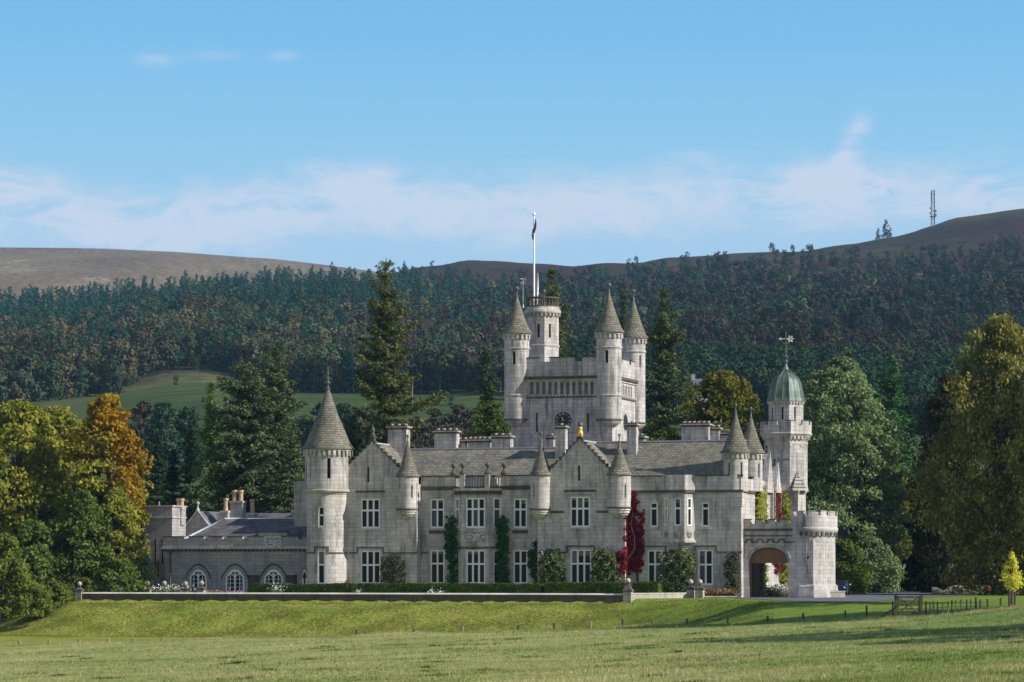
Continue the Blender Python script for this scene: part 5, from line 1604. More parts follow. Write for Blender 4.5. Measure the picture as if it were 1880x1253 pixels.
def climber(name, label, cat, mt, plane_y, poly, dens, seed, leaf=(.07, .13), puff=.35, side=None, split=None, stem=True, flowers=0, flowermat=None):
    """leaves grown over a wall inside a measured outline; SIDE = (x, py->z) for a wall that faces right"""
    rng = np.random.default_rng(seed)
    pl = np.array(poly, float)
    lo, hi = pl.min(0), pl.max(0)
    area = (hi - lo).prod() / 400
    n = int(area * dens * 2.2)
    q = lo + (hi - lo) * rng.random((n, 2))
    # ragged outline
    q2 = q + rng.normal(0, 1.6, q.shape) + 3.2 * np.stack([np.sin(q[:, 1] * .33 + seed) + .6 * np.sin(q[:, 1] * .9 + q[:, 0] * .4), np.sin(q[:, 0] * .45 + seed * 3)], 1)
    ins = np.zeros(n, bool)
    j = len(pl) - 1
    for i in range(len(pl)):
        xi, yi = pl[i]; xj, yj = pl[j]
        c = ((yi > q2[:, 1]) != (yj > q2[:, 1])) & (q2[:, 0] < (xj - xi) * (q2[:, 1] - yi) / (yj - yi + 1e-9) + xi)
        ins ^= c; j = i
    q = q[ins]
    # leave gaps so the wall shows through
    g = np.sin(q[:, 0] * .31 + seed) * np.sin(q[:, 1] * .23 + seed * 2) + .6 * np.sin(q[:, 0] * .8 + q[:, 1] * .5)
    keep = rng.random(len(q)) < np.clip(.62 + g * .45, .06, 1)
    q = q[keep]; g = g[keep]
    n = len(q)
    if side is None:
        d = np.abs(rng.normal(0, puff * .5, n)) * (1 + .4 * g) + .03
        X = np.array([lx(a, plane_y) for a in q[:, 0]]); Z = np.array([lz(a, b, plane_y) for a, b in q])
        YP = np.full(n, float(plane_y))
        if split:
            far_ = q[:, 0] > split[0]
            YP[far_] = split[1]
            mid_ = far_ & (q[:, 0] < split[0] + 5)
            YP[mid_] = rng.uniform(plane_y - .1, split[1], mid_.sum())
            X = np.array([lx(a, y_) for a, y_ in zip(q[:, 0], YP)]); Z = np.array([lz(a, b, y_) for (a, b), y_ in zip(q, YP)])
        P = np.stack([X, YP - np.clip(d, .02, puff * 1.6), Z], 1)
        N = np.tile([0.25, -1, .35], (n, 1))
    else:
        xw, Y = side
        P = np.stack([xw + np.abs(rng.normal(0, puff * .5, n)) + .03, np.interp(q[:, 0], [lo[0], hi[0]], Y), np.array([lz(1361, b, YR + (np.interp(a, [lo[0], hi[0]], Y) - YR)) if False else EYE + (HZ - b) / F * wy(xw, np.interp(a, [lo[0], hi[0]], Y)) for a, b in q])], 1)
        N = np.tile([1, -.2, .35], (n, 1))
    P[:, 2] = np.maximum(P[:, 2], .02)
    V = quads(P, N + rng.normal(0, .55, (n, 3)), rng.uniform(*leaf, n), rng, .7)
    e = empty(name, (OX, OY, 0), -ROT)
    tag(e, label, cat)
    np_mesh("leaves", V, quad_idx(len(V)), [mt], parent=e)
    if flowers:
        k = rng.integers(0, n, flowers)
        Pf = P[k] + np.array([0.05, -.12, 0.05])
        Vf = np.concatenate([quads(Pf, rng.normal(size=(flowers, 3)) + [0, -1, .5], rng.uniform(.05, .09, flowers), rng, 1.0) for _ in range(2)])
        np_mesh("blossom", Vf, quad_idx(len(Vf)), [flowermat], parent=e)
    if stem:
        mb = MB()
        xm = pl[:, 0].mean(); yb_ = pl[:, 1].max()
        for k in range(3):
            if side is None:
                pts = []
                for s in np.linspace(0, 1, 6):
                    yy_ = yb_ - (hi[1] - lo[1]) * .75 * s
                    row = pl[np.argsort(np.abs(pl[:, 1] - yy_))[:2]]
                    pts.append((lx(row[:, 0].mean() + rng.normal(0, 1.5), plane_y), plane_y - .05, max(0, lz(xm, yy_, plane_y)) if s else -.2))
            else:
                pts = [(side[0] + .05, np.interp(.5 + .1 * k, [0, 1], side[1]) + .05 * i, -.2 + i * 1.2) for i in range(5)]
            mb.tube(pts, np.linspace(.05, .015, len(pts)), 5)
        mb.build("stem", BARK, e)
    return e
IVY = leaf_mat("dark_ivy_leaves", [(0, (0.008, 0.022, 0.006)), (.6, (0.02, 0.055, 0.012)), (1, (0.045, 0.09, 0.02))], 1.2, .15)
ROSELEAF = leaf_mat("rose_leaves", [(0, (0.02, 0.032, 0.012)), (.55, (0.06, 0.075, 0.03)), (.85, (0.13, 0.13, 0.06)), (1, (0.24, 0.22, 0.12))], 1.5, .2)
BROWNLEAF = leaf_mat("dull_shrub_leaves", [(0, (0.025, 0.028, 0.018)), (.6, (0.05, 0.055, 0.03)), (1, (0.10, 0.09, 0.055))], 1.5, .2)
REDLEAF = leaf_mat("crimson_creeper_leaves", [(0, (0.02, 0.003, 0.006)), (.4, (0.085, 0.005, 0.012)), (.75, (0.22, 0.012, 0.024)), (1, (0.34, 0.04, 0.045))], 1.2, .3)
DULLRED = leaf_mat("dull_red_creeper_leaves", [(0, (0.03, 0.012, 0.012)), (.6, (0.085, 0.022, 0.02)), (1, (0.15, 0.06, 0.035))], 1.2, .25)
LIME = leaf_mat("yellow_green_creeper_leaves", [(0, (0.06, 0.075, 0.012)), (.6, (0.16, 0.17, 0.03)), (1, (0.28, 0.24, 0.06))], 1.2, .3)
PETAL = plain("white_petals", (0.75, 0.72, 0.66), .8, var=.1)
PINKPETAL = plain("pink_petals", (0.50, 0.25, 0.24), .8, var=.3)
climber("climbing_shrub", "dull brown-green wall shrub right of the leftmost tall ground window", "shrub", BROWNLEAF, Y0, [(701, 1022), (715, 1017), (738, 1020), (744, 1040), (745, 1082), (700, 1082), (699, 1050)], 150, 21)
climber("ivy_column", "narrow dark green ivy column on the left side of the bay window", "climber", IVY, .75, [(824, 950), (834, 947), (838, 965), (838, 1040), (840, 1085), (824, 1085), (828, 1040), (818, 1010), (818, 985)], 420, 22, puff=.5)
climber("ivy_column", "narrow dark green ivy column on the right side of the bay window", "climber", IVY, .75, [(916, 952), (926, 946), (932, 958), (932, 985), (936, 1000), (930, 1030), (936, 1060), (934, 1085), (915, 1085), (912, 1040), (917, 1000), (913, 965)], 420, 23, puff=.5)
climber("climbing_shrub", "dark thin climber in the corner left of the middle gable", "shrub", IVY, Y1, [(984, 992), (987, 990), (988, 1070), (984, 1084), (976, 1050), (970, 1040), (971, 1016), (980, 1010)], 260, 24, puff=.5)
climber("climbing_rose", "pale speckled climbing rose left of the middle gable's ground window", "shrub", ROSELEAF, Y0, [(996, 1018), (1010, 1008), (1030, 1010), (1038, 1030), (1040, 1080), (992, 1084), (990, 1050)], 300, 25, puff=.6, flowers=30, flowermat=PETAL)
climber("climbing_rose", "bushy climbing rose between the middle gable window and red creeper", "shrub", ROSELEAF, Y0, [(1090, 1012), (1112, 1005), (1128, 1015), (1138, 1035), (1140, 1084), (1088, 1084), (1087, 1040)], 330, 26, puff=.7, flowers=16, flowermat=PETAL)
xm1 = Y0
climber("red_creeper", "bright crimson creeper climbing the corner beside the middle gable", "climber", REDLEAF, Y0, [(1160, 902), (1168, 905), (1169, 940), (1166, 965), (1176, 985), (1180, 1010), (1172, 1030), (1160, 1045), (1148, 1056), (1138, 1050), (1128, 1034), (1126, 1018), (1138, 1014), (1150, 1012), (1150, 985), (1150, 955), (1158, 930)], 560, 27, leaf=(.06, .11), puff=.22, split=(1147.5, YR))
climber("red_creeper", "thin dull red creeper strand on the drainpipe right of the crimson one", "climber", REDLEAF, YR, [(1176, 938), (1184, 935), (1184, 965), (1181, 985), (1184, 1010), (1182, 1030), (1176, 1050), (1164, 1052), (1160, 1040), (1170, 1020), (1174, 985), (1173, 960)], 300, 28, leaf=(.06, .1), puff=.3)
climber("climbing_shrub", "big leafy wall shrub under the oriel window", "shrub", ROSELEAF, YR, [(1218, 1018), (1240, 1010), (1268, 1012), (1280, 1030), (1274, 1060), (1270, 1084), (1212, 1086), (1214, 1050), (1216, 1030)], 420, 29, puff=.9, flowers=8, flowermat=PETAL)
climber("climbing_shrub", "slim dark wall shrub left of the porch arch", "shrub", BROWNLEAF, YR, [(1334, 1024), (1350, 1014), (1358, 1020), (1358, 1085), (1338, 1090), (1336, 1060), (1331, 1040)], 330, 30, puff=.55)
climber("green_creeper", "yellow-green creeper on the sunlit east wall above the porch", "climber", LIME, 0, [(0, 893), (10, 897), (14, 1000), (12, 1084), (2, 1084), (0, 1000)], 2600, 31, side=(xE + .02, (epy(1386), epy(1402))), stem=False, puff=.4)
climber("red_creeper", "dull red-brown creeper on the sunlit east wall above the porch", "climber", DULLRED, 0, [(0, 905), (6, 900), (14, 915), (14, 1040), (9, 1055), (3, 1030), (0, 990)], 1800, 32, side=(xE + .02, (epy(1417), epy(1432))), stem=False, puff=.3)
climber("green_creeper", "leafy green creeper on the square foot of the octagonal tower", "climber", LIME, ty - 1.95, [(1432, 905), (1440, 903), (1450, 918), (1453, 950), (1450, 1084), (1426, 1084), (1424, 1020), (1430, 960)], 420, 33, stem=False, puff=.6)

def flower_patch(name, label, spots, mt, pm, seed, h=.5, r=.5, cat="flower bed", nl=140, nf=40):
    rng = np.random.default_rng(seed)
    Vl, Vf = [], []
    c0 = spots[0]
    for (X, Y, z) in spots:
        n = nl
        P = rng.normal(0, 1, (n, 3)) * [r * .5, r * .5, h * .28] + [X, Y, z + h * .45]
        P[:, 2] = np.maximum(P[:, 2], z + .03)
        Vl.append(quads(P, rng.normal(size=(n, 3)) + [0, -.5, .6], rng.uniform(.05, .11, n), rng))
        P = rng.normal(0, 1, (nf, 3)) * [r * .5, r * .5, h * .2] + [X, Y - .1, z + h * .75]
        Vf.append(quads(P, rng.normal(size=(nf, 3)) + [0, -1, .6], rng.uniform(.04, .075, nf), rng, 1.0))
    e = empty(name, (wx(c0[0], c0[1]), wy(c0[0], c0[1]), c0[2]), -ROT)
    tag(e, label, cat)
    for nm, L_, m_ in (("leaves", Vl, mt), ("blossom", Vf, pm)):
        V = np.concatenate(L_) - np.array(c0)
        np_mesh(nm, V, quad_idx(len(V)), [m_], parent=e)
FLRNG = random.Random(4)
flower_patch("rose_bush", "white-flowered rose bushes behind the wall between the ball-topped pillars", [(lx(p, -6.2), -6.2, .1) for p in (283, 292, 313, 322, 330, 345)], ROSELEAF, PETAL, 41, .9, .7)
flower_patch("rose_bush", "white roses in front of the leftmost hedge", [(lx(p, -7.5), -7.5, 0) for p in (505, 512)], ROSELEAF, PETAL, 42, 1.1, .5)
flower_patch("rose_bush", "small white flowers against the longest hedge below the bay", [(lx(p, -7.6), -7.6, 0) for p in (660, 792, 811)], ROSELEAF, PETAL, 43, .7, .4, nl=50)
flower_patch("flower_bed", "orange and green flower bed beside the porch", [(lx(p, -2.4), -2.4 + .1 * (p % 3), 0) for p in range(1293, 1350, 6)], BROWNLEAF, plain("orange_petals", (.42, .17, .05), .8, var=.4), 44, .7, .5)
flower_patch("flower_bed", "white and pink flower bed seen through the porch arch", [(xE + .7 + .55 * (k % 3), 8.8 + k * .28, 0) for k in range(22)], ROSELEAF, PETAL, 45, .9, .6, nf=90)
flower_patch("flower_bed", "pink flowers at the foot of the wall right of the first hedge", [(lx(p, -7.2), -7.2, 0) for p in (385, 400, 425, 440)], ROSELEAF, PINKPETAL, 46, .6, .5, nl=60)
HAZE = 0.000045

# ================================================================== TREES
def np_tube(pts, rad, seg=6):
    pts = np.asarray(pts, float); n = len(pts)
    d = np.gradient(pts, axis=0); d /= np.maximum(np.linalg.norm(d, axis=1, keepdims=True), 1e-6)
    a = np.cross(d, [0.31, .95, .05]); a /= np.maximum(np.linalg.norm(a, axis=1, keepdims=True), 1e-6)
    b = np.cross(d, a)
    th = 2 * np.pi * np.arange(seg) / seg
    V = pts[:, None] + (a[:, None] * np.cos(th)[None, :, None] + b[:, None] * np.sin(th)[None, :, None]) * np.asarray(rad)[:, None, None]
    V = V.reshape(-1, 3)
    i = np.arange(n * seg).reshape(n, seg)
    Q = np.stack([i[:-1], i[1:], np.roll(i[1:], -1, 1), np.roll(i[:-1], -1, 1)], -1).reshape(-1, 4)
    return V, Q
def join(parts):
    Vs, Qs, o = [], [], 0
    for V, Q in parts:
        Vs.append(V); Qs.append(np.asarray(Q) + o); o += len(V)
    return np.concatenate(Vs), np.concatenate(Qs)

def finish_tree(name, px, Y, z, wood, leaves, bark, leafm, label, cat, group=None):
    e = empty(name, (gx(px, Y), Y, z))
    tag(e, label, cat, group)
    V, Q = join(wood)
    np_mesh("trunk", V, Q, [bark], smooth=True, parent=e)
    np_mesh("crown", leaves, quad_idx(len(leaves)), [leafm], parent=e)
    return e
def ground_at(px, Y): return float(lawn_z(np.array([gx(px, Y)]), np.array([float(Y)]))[0]) if Y < 452 else float(hill_z(np.array([gx(px, Y)]), np.array([float(Y)]))[0])

def broadleaf(px, Y, top, half, label, leafm, seed, prof='round', base=.10, clump=1.2, dens=1.0, leaf=.26, bark=None, name="broadleaf_tree", cat="tree", group=None, droop=0.0, lumps=.28, nl=95, z=None, flat=.62):
    rng = np.random.default_rng(seed)
    z0 = ground_at(px, Y) if z is None else z
    H_ = gz(top, Y) - z0
    R = half / F * Y
    def pr(t):
        t = np.clip(t, 0, 1)
        if prof == 'round': return np.clip((1 - np.abs((t - .45) / .56) ** 2.4), 0, 1) ** .55
        if prof == 'tall': return np.clip((1 - np.abs((t - .38) / .63) ** 2.2), 0, 1) ** .7
        if prof == 'bush': return np.clip(1 - t ** 2.2, 0, 1) ** .6
        if prof == 'spire': return np.clip((1 - t) * 1.25, 0, 1) ** .75 * np.clip(t * 6 + .5, 0, 1)
        return np.sqrt(np.clip(1 - (2 * t - 1) ** 2, 0, 1))
    ph = rng.uniform(0, 6.28, 8); fr = rng.integers(1, 5, 8); ft = rng.uniform(3, 14, 8)
    def lump(th, t): return 1 + lumps * sum(np.sin(fr[k] * th + ft[k] * t + ph[k]) for k in range(8)) / 3.2
    area = 2 * math.pi * R * H_ * .75
    nc = int(max(14, area / (clump ** 2) * .85 * dens))
    t = rng.random(nc) ** .85
    th = rng.uniform(0, 2 * np.pi, nc)
    rho = R * pr(t) * lump(th, t) * np.sqrt(rng.uniform(.38, 1.0, nc))
    Hc = H_ * (1 - base)
    C = np.stack([rho * np.cos(th), rho * np.sin(th), H_ * base + Hc * t - droop * rho * .3], 1)
    cr_ = clump * rng.uniform(.65, 1.25, nc) * np.clip(.55 + .6 * pr(t), .5, 1.1)
    k = nl
    D = rng.normal(size=(nc, k, 3)); D /= np.linalg.norm(D, axis=2, keepdims=True)
    rad = rng.random((nc, k, 1)) ** .45
    out = C / np.maximum(np.linalg.norm(C - [0, 0, H_ * .45], axis=1, keepdims=True), .1)
    P = C[:, None] + D * rad * cr_[:, None, None] * np.array([1, 1, flat])
    if droop: P[..., 2] -= droop * rng.random((nc, k)) ** 2 * cr_[:, None] * 1.4
    P[..., 2] = np.maximum(P[..., 2], .05)
    N = D * .5 + np.array([0.15, -.1, .35]) + rng.normal(0, .75, (nc, k, 3))
    S = leaf * rng.uniform(.6, 1.2, nc * k)
    V = quads(P.reshape(-1, 3), N.reshape(-1, 3), S, rng, .6, T_=(np.array([0, 0, -1]) + rng.normal(0, .4, (nc * k, 3))) if droop else None)
    # trunk and limbs
    wood = []
    r0 = max(.08, .028 * H_)
    lean = rng.normal(0, .02 * H_, 2)
    tp = np.array([[lean[0] * s ** 2, lean[1] * s ** 2, H_ * .82 * s - .3 * (s == 0)] for s in np.linspace(0, 1, 8)])
    wood.append(np_tube(tp, r0 * np.array([1.35, 1, .9, .78, .62, .46, .3, .12]), 8))
    for i in rng.choice(nc, min(nc, 16), replace=False):
        s = rng.uniform(.25, .7)
        st = np.array([lean[0] * s ** 2, lean[1] * s ** 2, H_ * .82 * s])
        en = C[i]
        if en[2] < st[2] * .6: continue
        mid = (st + en) / 2 + [0, 0, .12 * np.linalg.norm(en - st)]
        wood.append(np_tube([st, (st * .6 + mid * .4), mid, en], r0 * np.array([.42, .34, .22, .06]), 5))
    return finish_tree(name, px, Y, z0, wood, V, bark or BARK, leafm, label, cat, group)

def conifer(px, Y, top, half, label, leafm, seed, name="spruce_tree", base=.04, step=.62, power=.85, droop=.25, dens=1.0, leaf=.24, gap=.25, cat="tree", group=None, col=False, z=None, upturn=.15, bark=None):
    rng = np.random.default_rng(seed)
    z0 = ground_at(px, Y) if z is None else z
    H_ = gz(top, Y) - z0
    R = half / F * Y
    wood, Ps, Ns, Ts, Ss = [], [], [], [], []
    tp = np.array([[0, 0, -.3], [0, 0, H_ * .3], [0, 0, H_ * .65], [0, 0, H_]])
    wood.append(np_tube(tp, .016 * H_ * np.array([1.2, .85, .45, .06]), 7))
    zz_ = H_ * base
    ph = rng.uniform(0, 6.28, 4)
    while zz_ < H_ * .992:
        f = zz_ / H_
        env = (1 - f) ** power if not col else min(1, (1 - f) * 2.6) ** .7
        layer = 1 + .30 * math.sin(zz_ * 2.3 + ph[0]) + .18 * math.sin(zz_ * .8 + ph[1])
        nb = rng.integers(5, 9) if f < .85 else rng.integers(4, 6)
        a0 = rng.uniform(0, 6.28)
        for b in range(nb):
            if rng.random() < gap * .5: continue
            a = a0 + 2 * np.pi * b / nb + rng.normal(0, .25)
            side = 1 + .18 * math.sin(2 * a + ph[2] + zz_ * .25) + .15 * math.sin(a + ph[3] + zz_ * .6)
            L = R * env * layer * side * rng.uniform(.68, 1.12) + .18
            n = max(3, int(L / .34))
            s = (np.arange(n) + .6) / n
            el_ = rng.normal(.05, .1) + .5 * f
            x = L * s
            zb = zz_ + L * (el_ * s - droop * (1.1 + .6 * (1 - f)) * s ** 1.6 + upturn * 1.5 * s ** 4)
            br = np.stack([x * math.cos(a), x * math.sin(a), zb], 1)
            if L > 1.0 and f < .9: wood.append(np_tube(np.concatenate([[[0, 0, zz_]], br[[n // 2, n - 1]]]), np.array([.05, .03, .01]) * (.5 + L * .18), 3))
            k = max(4, int(13 * dens))
            m_ = np.repeat(br, k, 0)
            w_ = (L * .20 + .20) * np.repeat(.35 + np.sin(np.pi * np.clip(s, .08, .94)) * .9, k)
            lat = rng.normal(0, .5, len(m_)) * w_
            per = np.array([-math.sin(a), math.cos(a), 0]); dirv = np.array([math.cos(a), math.sin(a), -.1])
            P = m_ + per * lat[:, None] + dirv * rng.normal(0, .16, (len(m_), 1)) + np.array([0, 0, 1]) * (rng.normal(0, .07, len(m_)) - np.abs(lat) * .28 - rng.random(len(m_)) ** 2 * .35 * droop * 3)[:, None]
            Ps.append(P)
            Ns.append(np.array([0, 0, 1.0]) + rng.normal(0, .42, P.shape) + dirv * .2)
            Ts.append(dirv * .8 + per * np.sign(lat)[:, None] * .9 + rng.normal(0, .3, P.shape) + np.array([0, 0, -.4]))
            Ss.append(leaf * rng.uniform(.6, 1.25, len(P)) * (1 if f < .9 else .75))
        zz_ += step * rng.uniform(.75, 1.3) * (.75 if f > .75 else 1)
    V = quads(np.concatenate(Ps), np.concatenate(Ns), np.concatenate(Ss), rng, .34, T_=np.concatenate(Ts))
    return finish_tree(name, px, Y, z0, wood, V, bark or BARK, leafm, label, cat, group)

G_ = lambda *a, **k: leaf_mat(*a, **k)
YG = G_("yellowing_green_leaves", [(0, (0.04, 0.052, 0.010)), (.45, (0.115, 0.122, 0.022)), (.8, (0.20, 0.182, 0.032)), (1, (0.26, 0.205, 0.04))], trans=.35)
ORNG = G_("orange_turning_leaves", [(0, (0.04, 0.05, 0.011)), (.5, (0.115, 0.122, 0.022)), (1, (0.21, 0.19, 0.036))], trans=.35,
          top=[(0, (0.12, 0.07, 0.010)), (.5, (0.33, 0.185, 0.018)), (1, (0.44, 0.28, 0.035))], z0=3.5, z1=18.0, xr=(-43.5, -36.8))
GOLDGREEN = G_("golden_green_leaves", [(0, (0.022, 0.028, 0.008)), (.5, (0.068, 0.07, 0.014)), (1, (0.165, 0.135, 0.026))], trans=.3)
MIDGREEN = G_("mid_green_leaves", [(0, (0.020, 0.031, 0.009)), (.5, (0.055, 0.076, 0.018)), (1, (0.12, 0.14, 0.036))])
BRIGHT = G_("bright_shrub_leaves", [(0, (0.03, 0.044, 0.010)), (.5, (0.085, 0.105, 0.02)), (1, (0.17, 0.18, 0.045))], trans=.35)
GREYGREEN = G_("silvery_green_leaves", [(0, (0.042, 0.060, 0.028)), (.5, (0.105, 0.136, 0.062)), (1, (0.20, 0.228, 0.122))])
OLIVE = G_("olive_leaves", [(0, (0.035, 0.04, 0.010)), (.5, (0.10, 0.095, 0.020)), (1, (0.19, 0.165, 0.045))])
DUNOLIVE = G_("dun_olive_leaves", [(0, (0.022, 0.026, 0.008)), (.5, (0.065, 0.068, 0.018)), (1, (0.125, 0.118, 0.036))])
BIRCHY = G_("olive_birch_leaves", [(0, (0.034, 0.034, 0.010)), (.5, (0.112, 0.106, 0.028)), (1, (0.26, 0.235, 0.075))], trans=.3)
DARKB = G_("dark_green_leaves", [(0, (0.006, 0.011, 0.005)), (.5, (0.016, 0.024, 0.009)), (1, (0.034, 0.044, 0.016))], trans=.15)
DARKOLIVE = G_("dark_olive_leaves", [(0, (0.010, 0.011, 0.005)), (.5, (0.028, 0.027, 0.010)), (1, (0.06, 0.054, 0.02))], trans=.2)
SPRUCE = G_("spruce_needles", [(0, (0.012, 0.020, 0.009)), (.5, (0.036, 0.052, 0.020)), (1, (0.085, 0.095, 0.038))], trans=.12)
SPRUCE_Y = G_("yellowish_spruce_needles", [(0, (0.022, 0.030, 0.010)), (.5, (0.065, 0.075, 0.022)), (1, (0.135, 0.13, 0.045))], trans=.15)  # needles yellower and paler than the plain spruce
SPRUCE_M = G_("grey_green_spruce_needles", [(0, (0.020, 0.030, 0.014)), (.5, (0.058, 0.075, 0.033)), (1, (0.12, 0.135, 0.062))], trans=.15)
GREENFIR = G_("deep_green_fir_needles", [(0, (0.013, 0.032, 0.012)), (.5, (0.035, 0.078, 0.027)), (1, (0.072, 0.135, 0.05))], trans=.12)
BLUEFIR = G_("blue_green_needles", [(0, (0.014, 0.028, 0.022)), (.5, (0.042, 0.066, 0.052)), (1, (0.09, 0.12, 0.095))], trans=.12)
DKFIR = G_("dark_fir_needles", [(0, (0.006, 0.013, 0.008)), (.5, (0.016, 0.034, 0.016)), (1, (0.036, 0.062, 0.028))], trans=.1)
CYPR = G_("fresh_cypress_sprays", [(0, (0.03, 0.055, 0.016)), (.5, (0.08, 0.12, 0.034)), (1, (0.15, 0.19, 0.065))], trans=.2)
PALEYEL = G_("pale_yellow_leaves", [(0, (0.22, 0.22, 0.03)), (.6, (0.42, 0.38, 0.07)), (1, (0.55, 0.48, 0.14))], trans=.45)

# left group
broadleaf(30, 300, 742, 82, "green-gold broadleaf tree at the left edge of the photo", YG, 101, 'round', clump=1.3, leaf=.27)
broadleaf(-75, 312, 735, 85, "green-gold broadleaf tree cut by the left frame edge", YG, 102, 'round', clump=1.3, leaf=.27)
broadleaf(108, 306, 752, 62, "green broadleaf tree between the edge tree and the orange one", YG, 103, 'round', clump=1.3, leaf=.27)
broadleaf(196, 297, 727, 64, "autumn tree with an orange crown left of the wing", ORNG, 104, 'tall', clump=1.2, leaf=.26, base=.03, dens=1.15)
broadleaf(150, 290, 905, 58, "dark green low tree below the orange crown", MIDGREEN, 105, 'bush', clump=1.0, base=.02, leaf=.22)
broadleaf(215, 292, 900, 48, "yellow-green low tree at the foot of the orange one", YG, 106, 'bush', clump=1.0, base=.02, leaf=.22)
broadleaf(60, 288, 960, 55, "green low tree behind the bright edge shrubs", MIDGREEN, 107, 'bush', clump=1.0, base=.02, leaf=.22)
broadleaf(6, 277, 985, 54, "bright green shrub at the left frame edge", BRIGHT, 108, 'bush', clump=.8, base=0, leaf=.17, name="shrub", cat="shrub", z=-1.9)
broadleaf(56, 277, 1066, 40, "low bright shrub on the bank at far left", BRIGHT, 109, 'bush', clump=.55, base=0, leaf=.13, name="shrub", cat="shrub", z=-1.7)
broadleaf(102, 280, 1070, 34, "low bright shrub beside the end pillar of the terrace wall", BRIGHT, 110, 'bush', clump=.5, base=0, leaf=.13, name="shrub", cat="shrub", z=-1.0)
broadleaf(215, 284, 1020, 40, "dark shrub behind the left end of the terrace wall", MIDGREEN, 111, 'bush', clump=.7, base=0, leaf=.17, name="shrub", cat="shrub")
conifer(268, 287, 1015, 20, "little dark spruce beside the end block of the wing", DKFIR, 112, dens=.8, leaf=.13, step=.3)
conifer(262, 340, 812, 52, "blue-green fir right of the orange tree", BLUEFIR, 113, "fir_tree", gap=.15)
conifer(318, 350, 825, 48, "dark spruce behind the gabled rear roof of the wing", DKFIR, 114, gap=.1)
conifer(290, 365, 800, 48, "dark spruce standing behind the blue-green fir", DKFIR, 115, gap=.1)
conifer(350, 358, 772, 52, "dark fir left of the fresh green cypress", DKFIR, 116, "fir_tree", gap=.1)
conifer(387, 336, 700, 42, "narrow fresh green cypress left of the big firs", CYPR, 117, "cypress_tree", base=.0, step=.4, power=.62, droop=.75, gap=.05, leaf=.2, upturn=0)
conifer(450, 338, 664, 128, "broad dark fir with layered branches left of the round tower", SPRUCE_M, 118, "fir_tree", power=.50, step=.75, gap=.2, dens=2.1, droop=.38, upturn=.2, leaf=.27)
conifer(508, 345, 634, 92, "fir rising right behind the broad dark one", SPRUCE_M, 119, "fir_tree", power=.5, step=.8, gap=.2, dens=2)
conifer(535, 334, 780, 72, "lower dark fir touching the round tower roof", SPRUCE_M, 120, "fir_tree", power=.6, step=.7, gap=.1)
for i, (px, top) in enumerate(((235, 860), (420, 800), (300, 860), (480, 830), (575, 830))):
    conifer(px, 372 + i * 4, top, 45, ("dark spruce deep in the shade between wing and firs" if 0 else ["dark spruce just right of the orange tree's foot", "dark spruce between the cypress and the broad fir", "dark spruce behind the wing's square end block", "dark spruce filling behind the broad fir's trunk", "dark spruce behind the round tower"][i]), DKFIR, 130 + i, power=.6, gap=.05, step=.8)
conifer(709, 346, 474, 118, "tallest spruce, rising behind the left gable", SPRUCE_Y, 140, step=.8, power=.72, gap=.3, dens=2.3, droop=.30, upturn=.22)
conifer(650, 352, 760, 48, "dark spruce left of the tallest spruce", DKFIR, 141, power=.7, gap=.1)
conifer(893, 338, 643, 42, "ragged conifer left of the clock tower", SPRUCE, 142, "fir_tree", power=.5, step=.6, gap=.3)
broadleaf(900, 333, 740, 40, "bushy green lower tree by the left side of the clock tower", MIDGREEN, 143, 'round', clump=1.0, base=.05, leaf=.2)
conifer(1014, 372, 486, 95, "spruce rising behind the round cap-house and flagpole", SPRUCE_Y, 144, step=.85, power=.75, gap=.25, dens=2, droop=.3, upturn=.2)
conifer(1144, 392, 528, 36, "thin spruce tip showing between the two right cones", SPRUCE, 145, step=.9, power=.8)
conifer(1220, 346, 526, 86, "tall grey-green spruce right of the clock tower", SPRUCE_M, 146, step=.8, power=.72, gap=.25, dens=2.2, droop=.3, upturn=.2)
broadleaf(1205, 338, 775, 55, "dark green bushy tree below the tall grey-green spruce", MIDGREEN, 147, 'round', clump=1.1, base=.02, leaf=.22)
broadleaf(1330, 338, 684, 76, "round golden-green tree left of the copper dome", GOLDGREEN, 148, 'round', base=.0, clump=1.15, leaf=.24)
# right group
broadleaf(1546, 334, 662, 112, "tall silvery green tree behind the octagonal tower", GREYGREEN, 150, 'tall', base=.02, clump=1.15, leaf=.22, dens=1.15, bark=BARK_PALE)
broadleaf(1612, 338, 788, 54, "olive tree on the right flank of the silvery green one", DUNOLIVE, 151, 'tall', base=.02, clump=1.2, leaf=.24)
conifer(1638, 352, 645, 70, "deep green conifer right of the olive tree", GREENFIR, 152, "fir_tree", power=.62, step=.7, gap=.05, dens=1.2)
conifer(1668, 362, 730, 46, "dark conifer in the shade left of the big birch", DKFIR, 153, "fir_tree", power=.55, step=.7, gap=.05)
broadleaf(1552, 322, 995, 44, "large dark rhododendron behind the porch", MIDGREEN, 154, 'bush', base=0, clump=.8, leaf=.17, name="shrub", cat="shrub")
broadleaf(1605, 326, 990, 44, "grey-green shrub beside the olive tree's foot", GREYGREEN, 155, 'bush', base=0, clump=.8, leaf=.17, name="shrub", cat="shrub")
broadleaf(1560, 318, 1052, 22, "small bright bush behind the low wall and car", BRIGHT, 156, 'bush', base=0, clump=.5, leaf=.12, name="shrub", cat="shrub")
broadleaf(1740, 330, 690, 58, "dark weeping tree left of the big birch", DARKOLIVE, 157, 'tall', base=.02, clump=1.2, leaf=.22, droop=.5)
broadleaf(1838, 306, 582, 122, "big olive-gold birch filling the right of the photo", BIRCHY, 158, 'tall', base=.06, clump=1.25, leaf=.22, droop=.8, dens=1.1, bark=BARK, nl=100)
broadleaf(1960, 300, 640, 100, "olive tree cut by the right frame edge", BIRCHY, 159, 'round', base=.06, clump=1.3, leaf=.24, droop=.5)
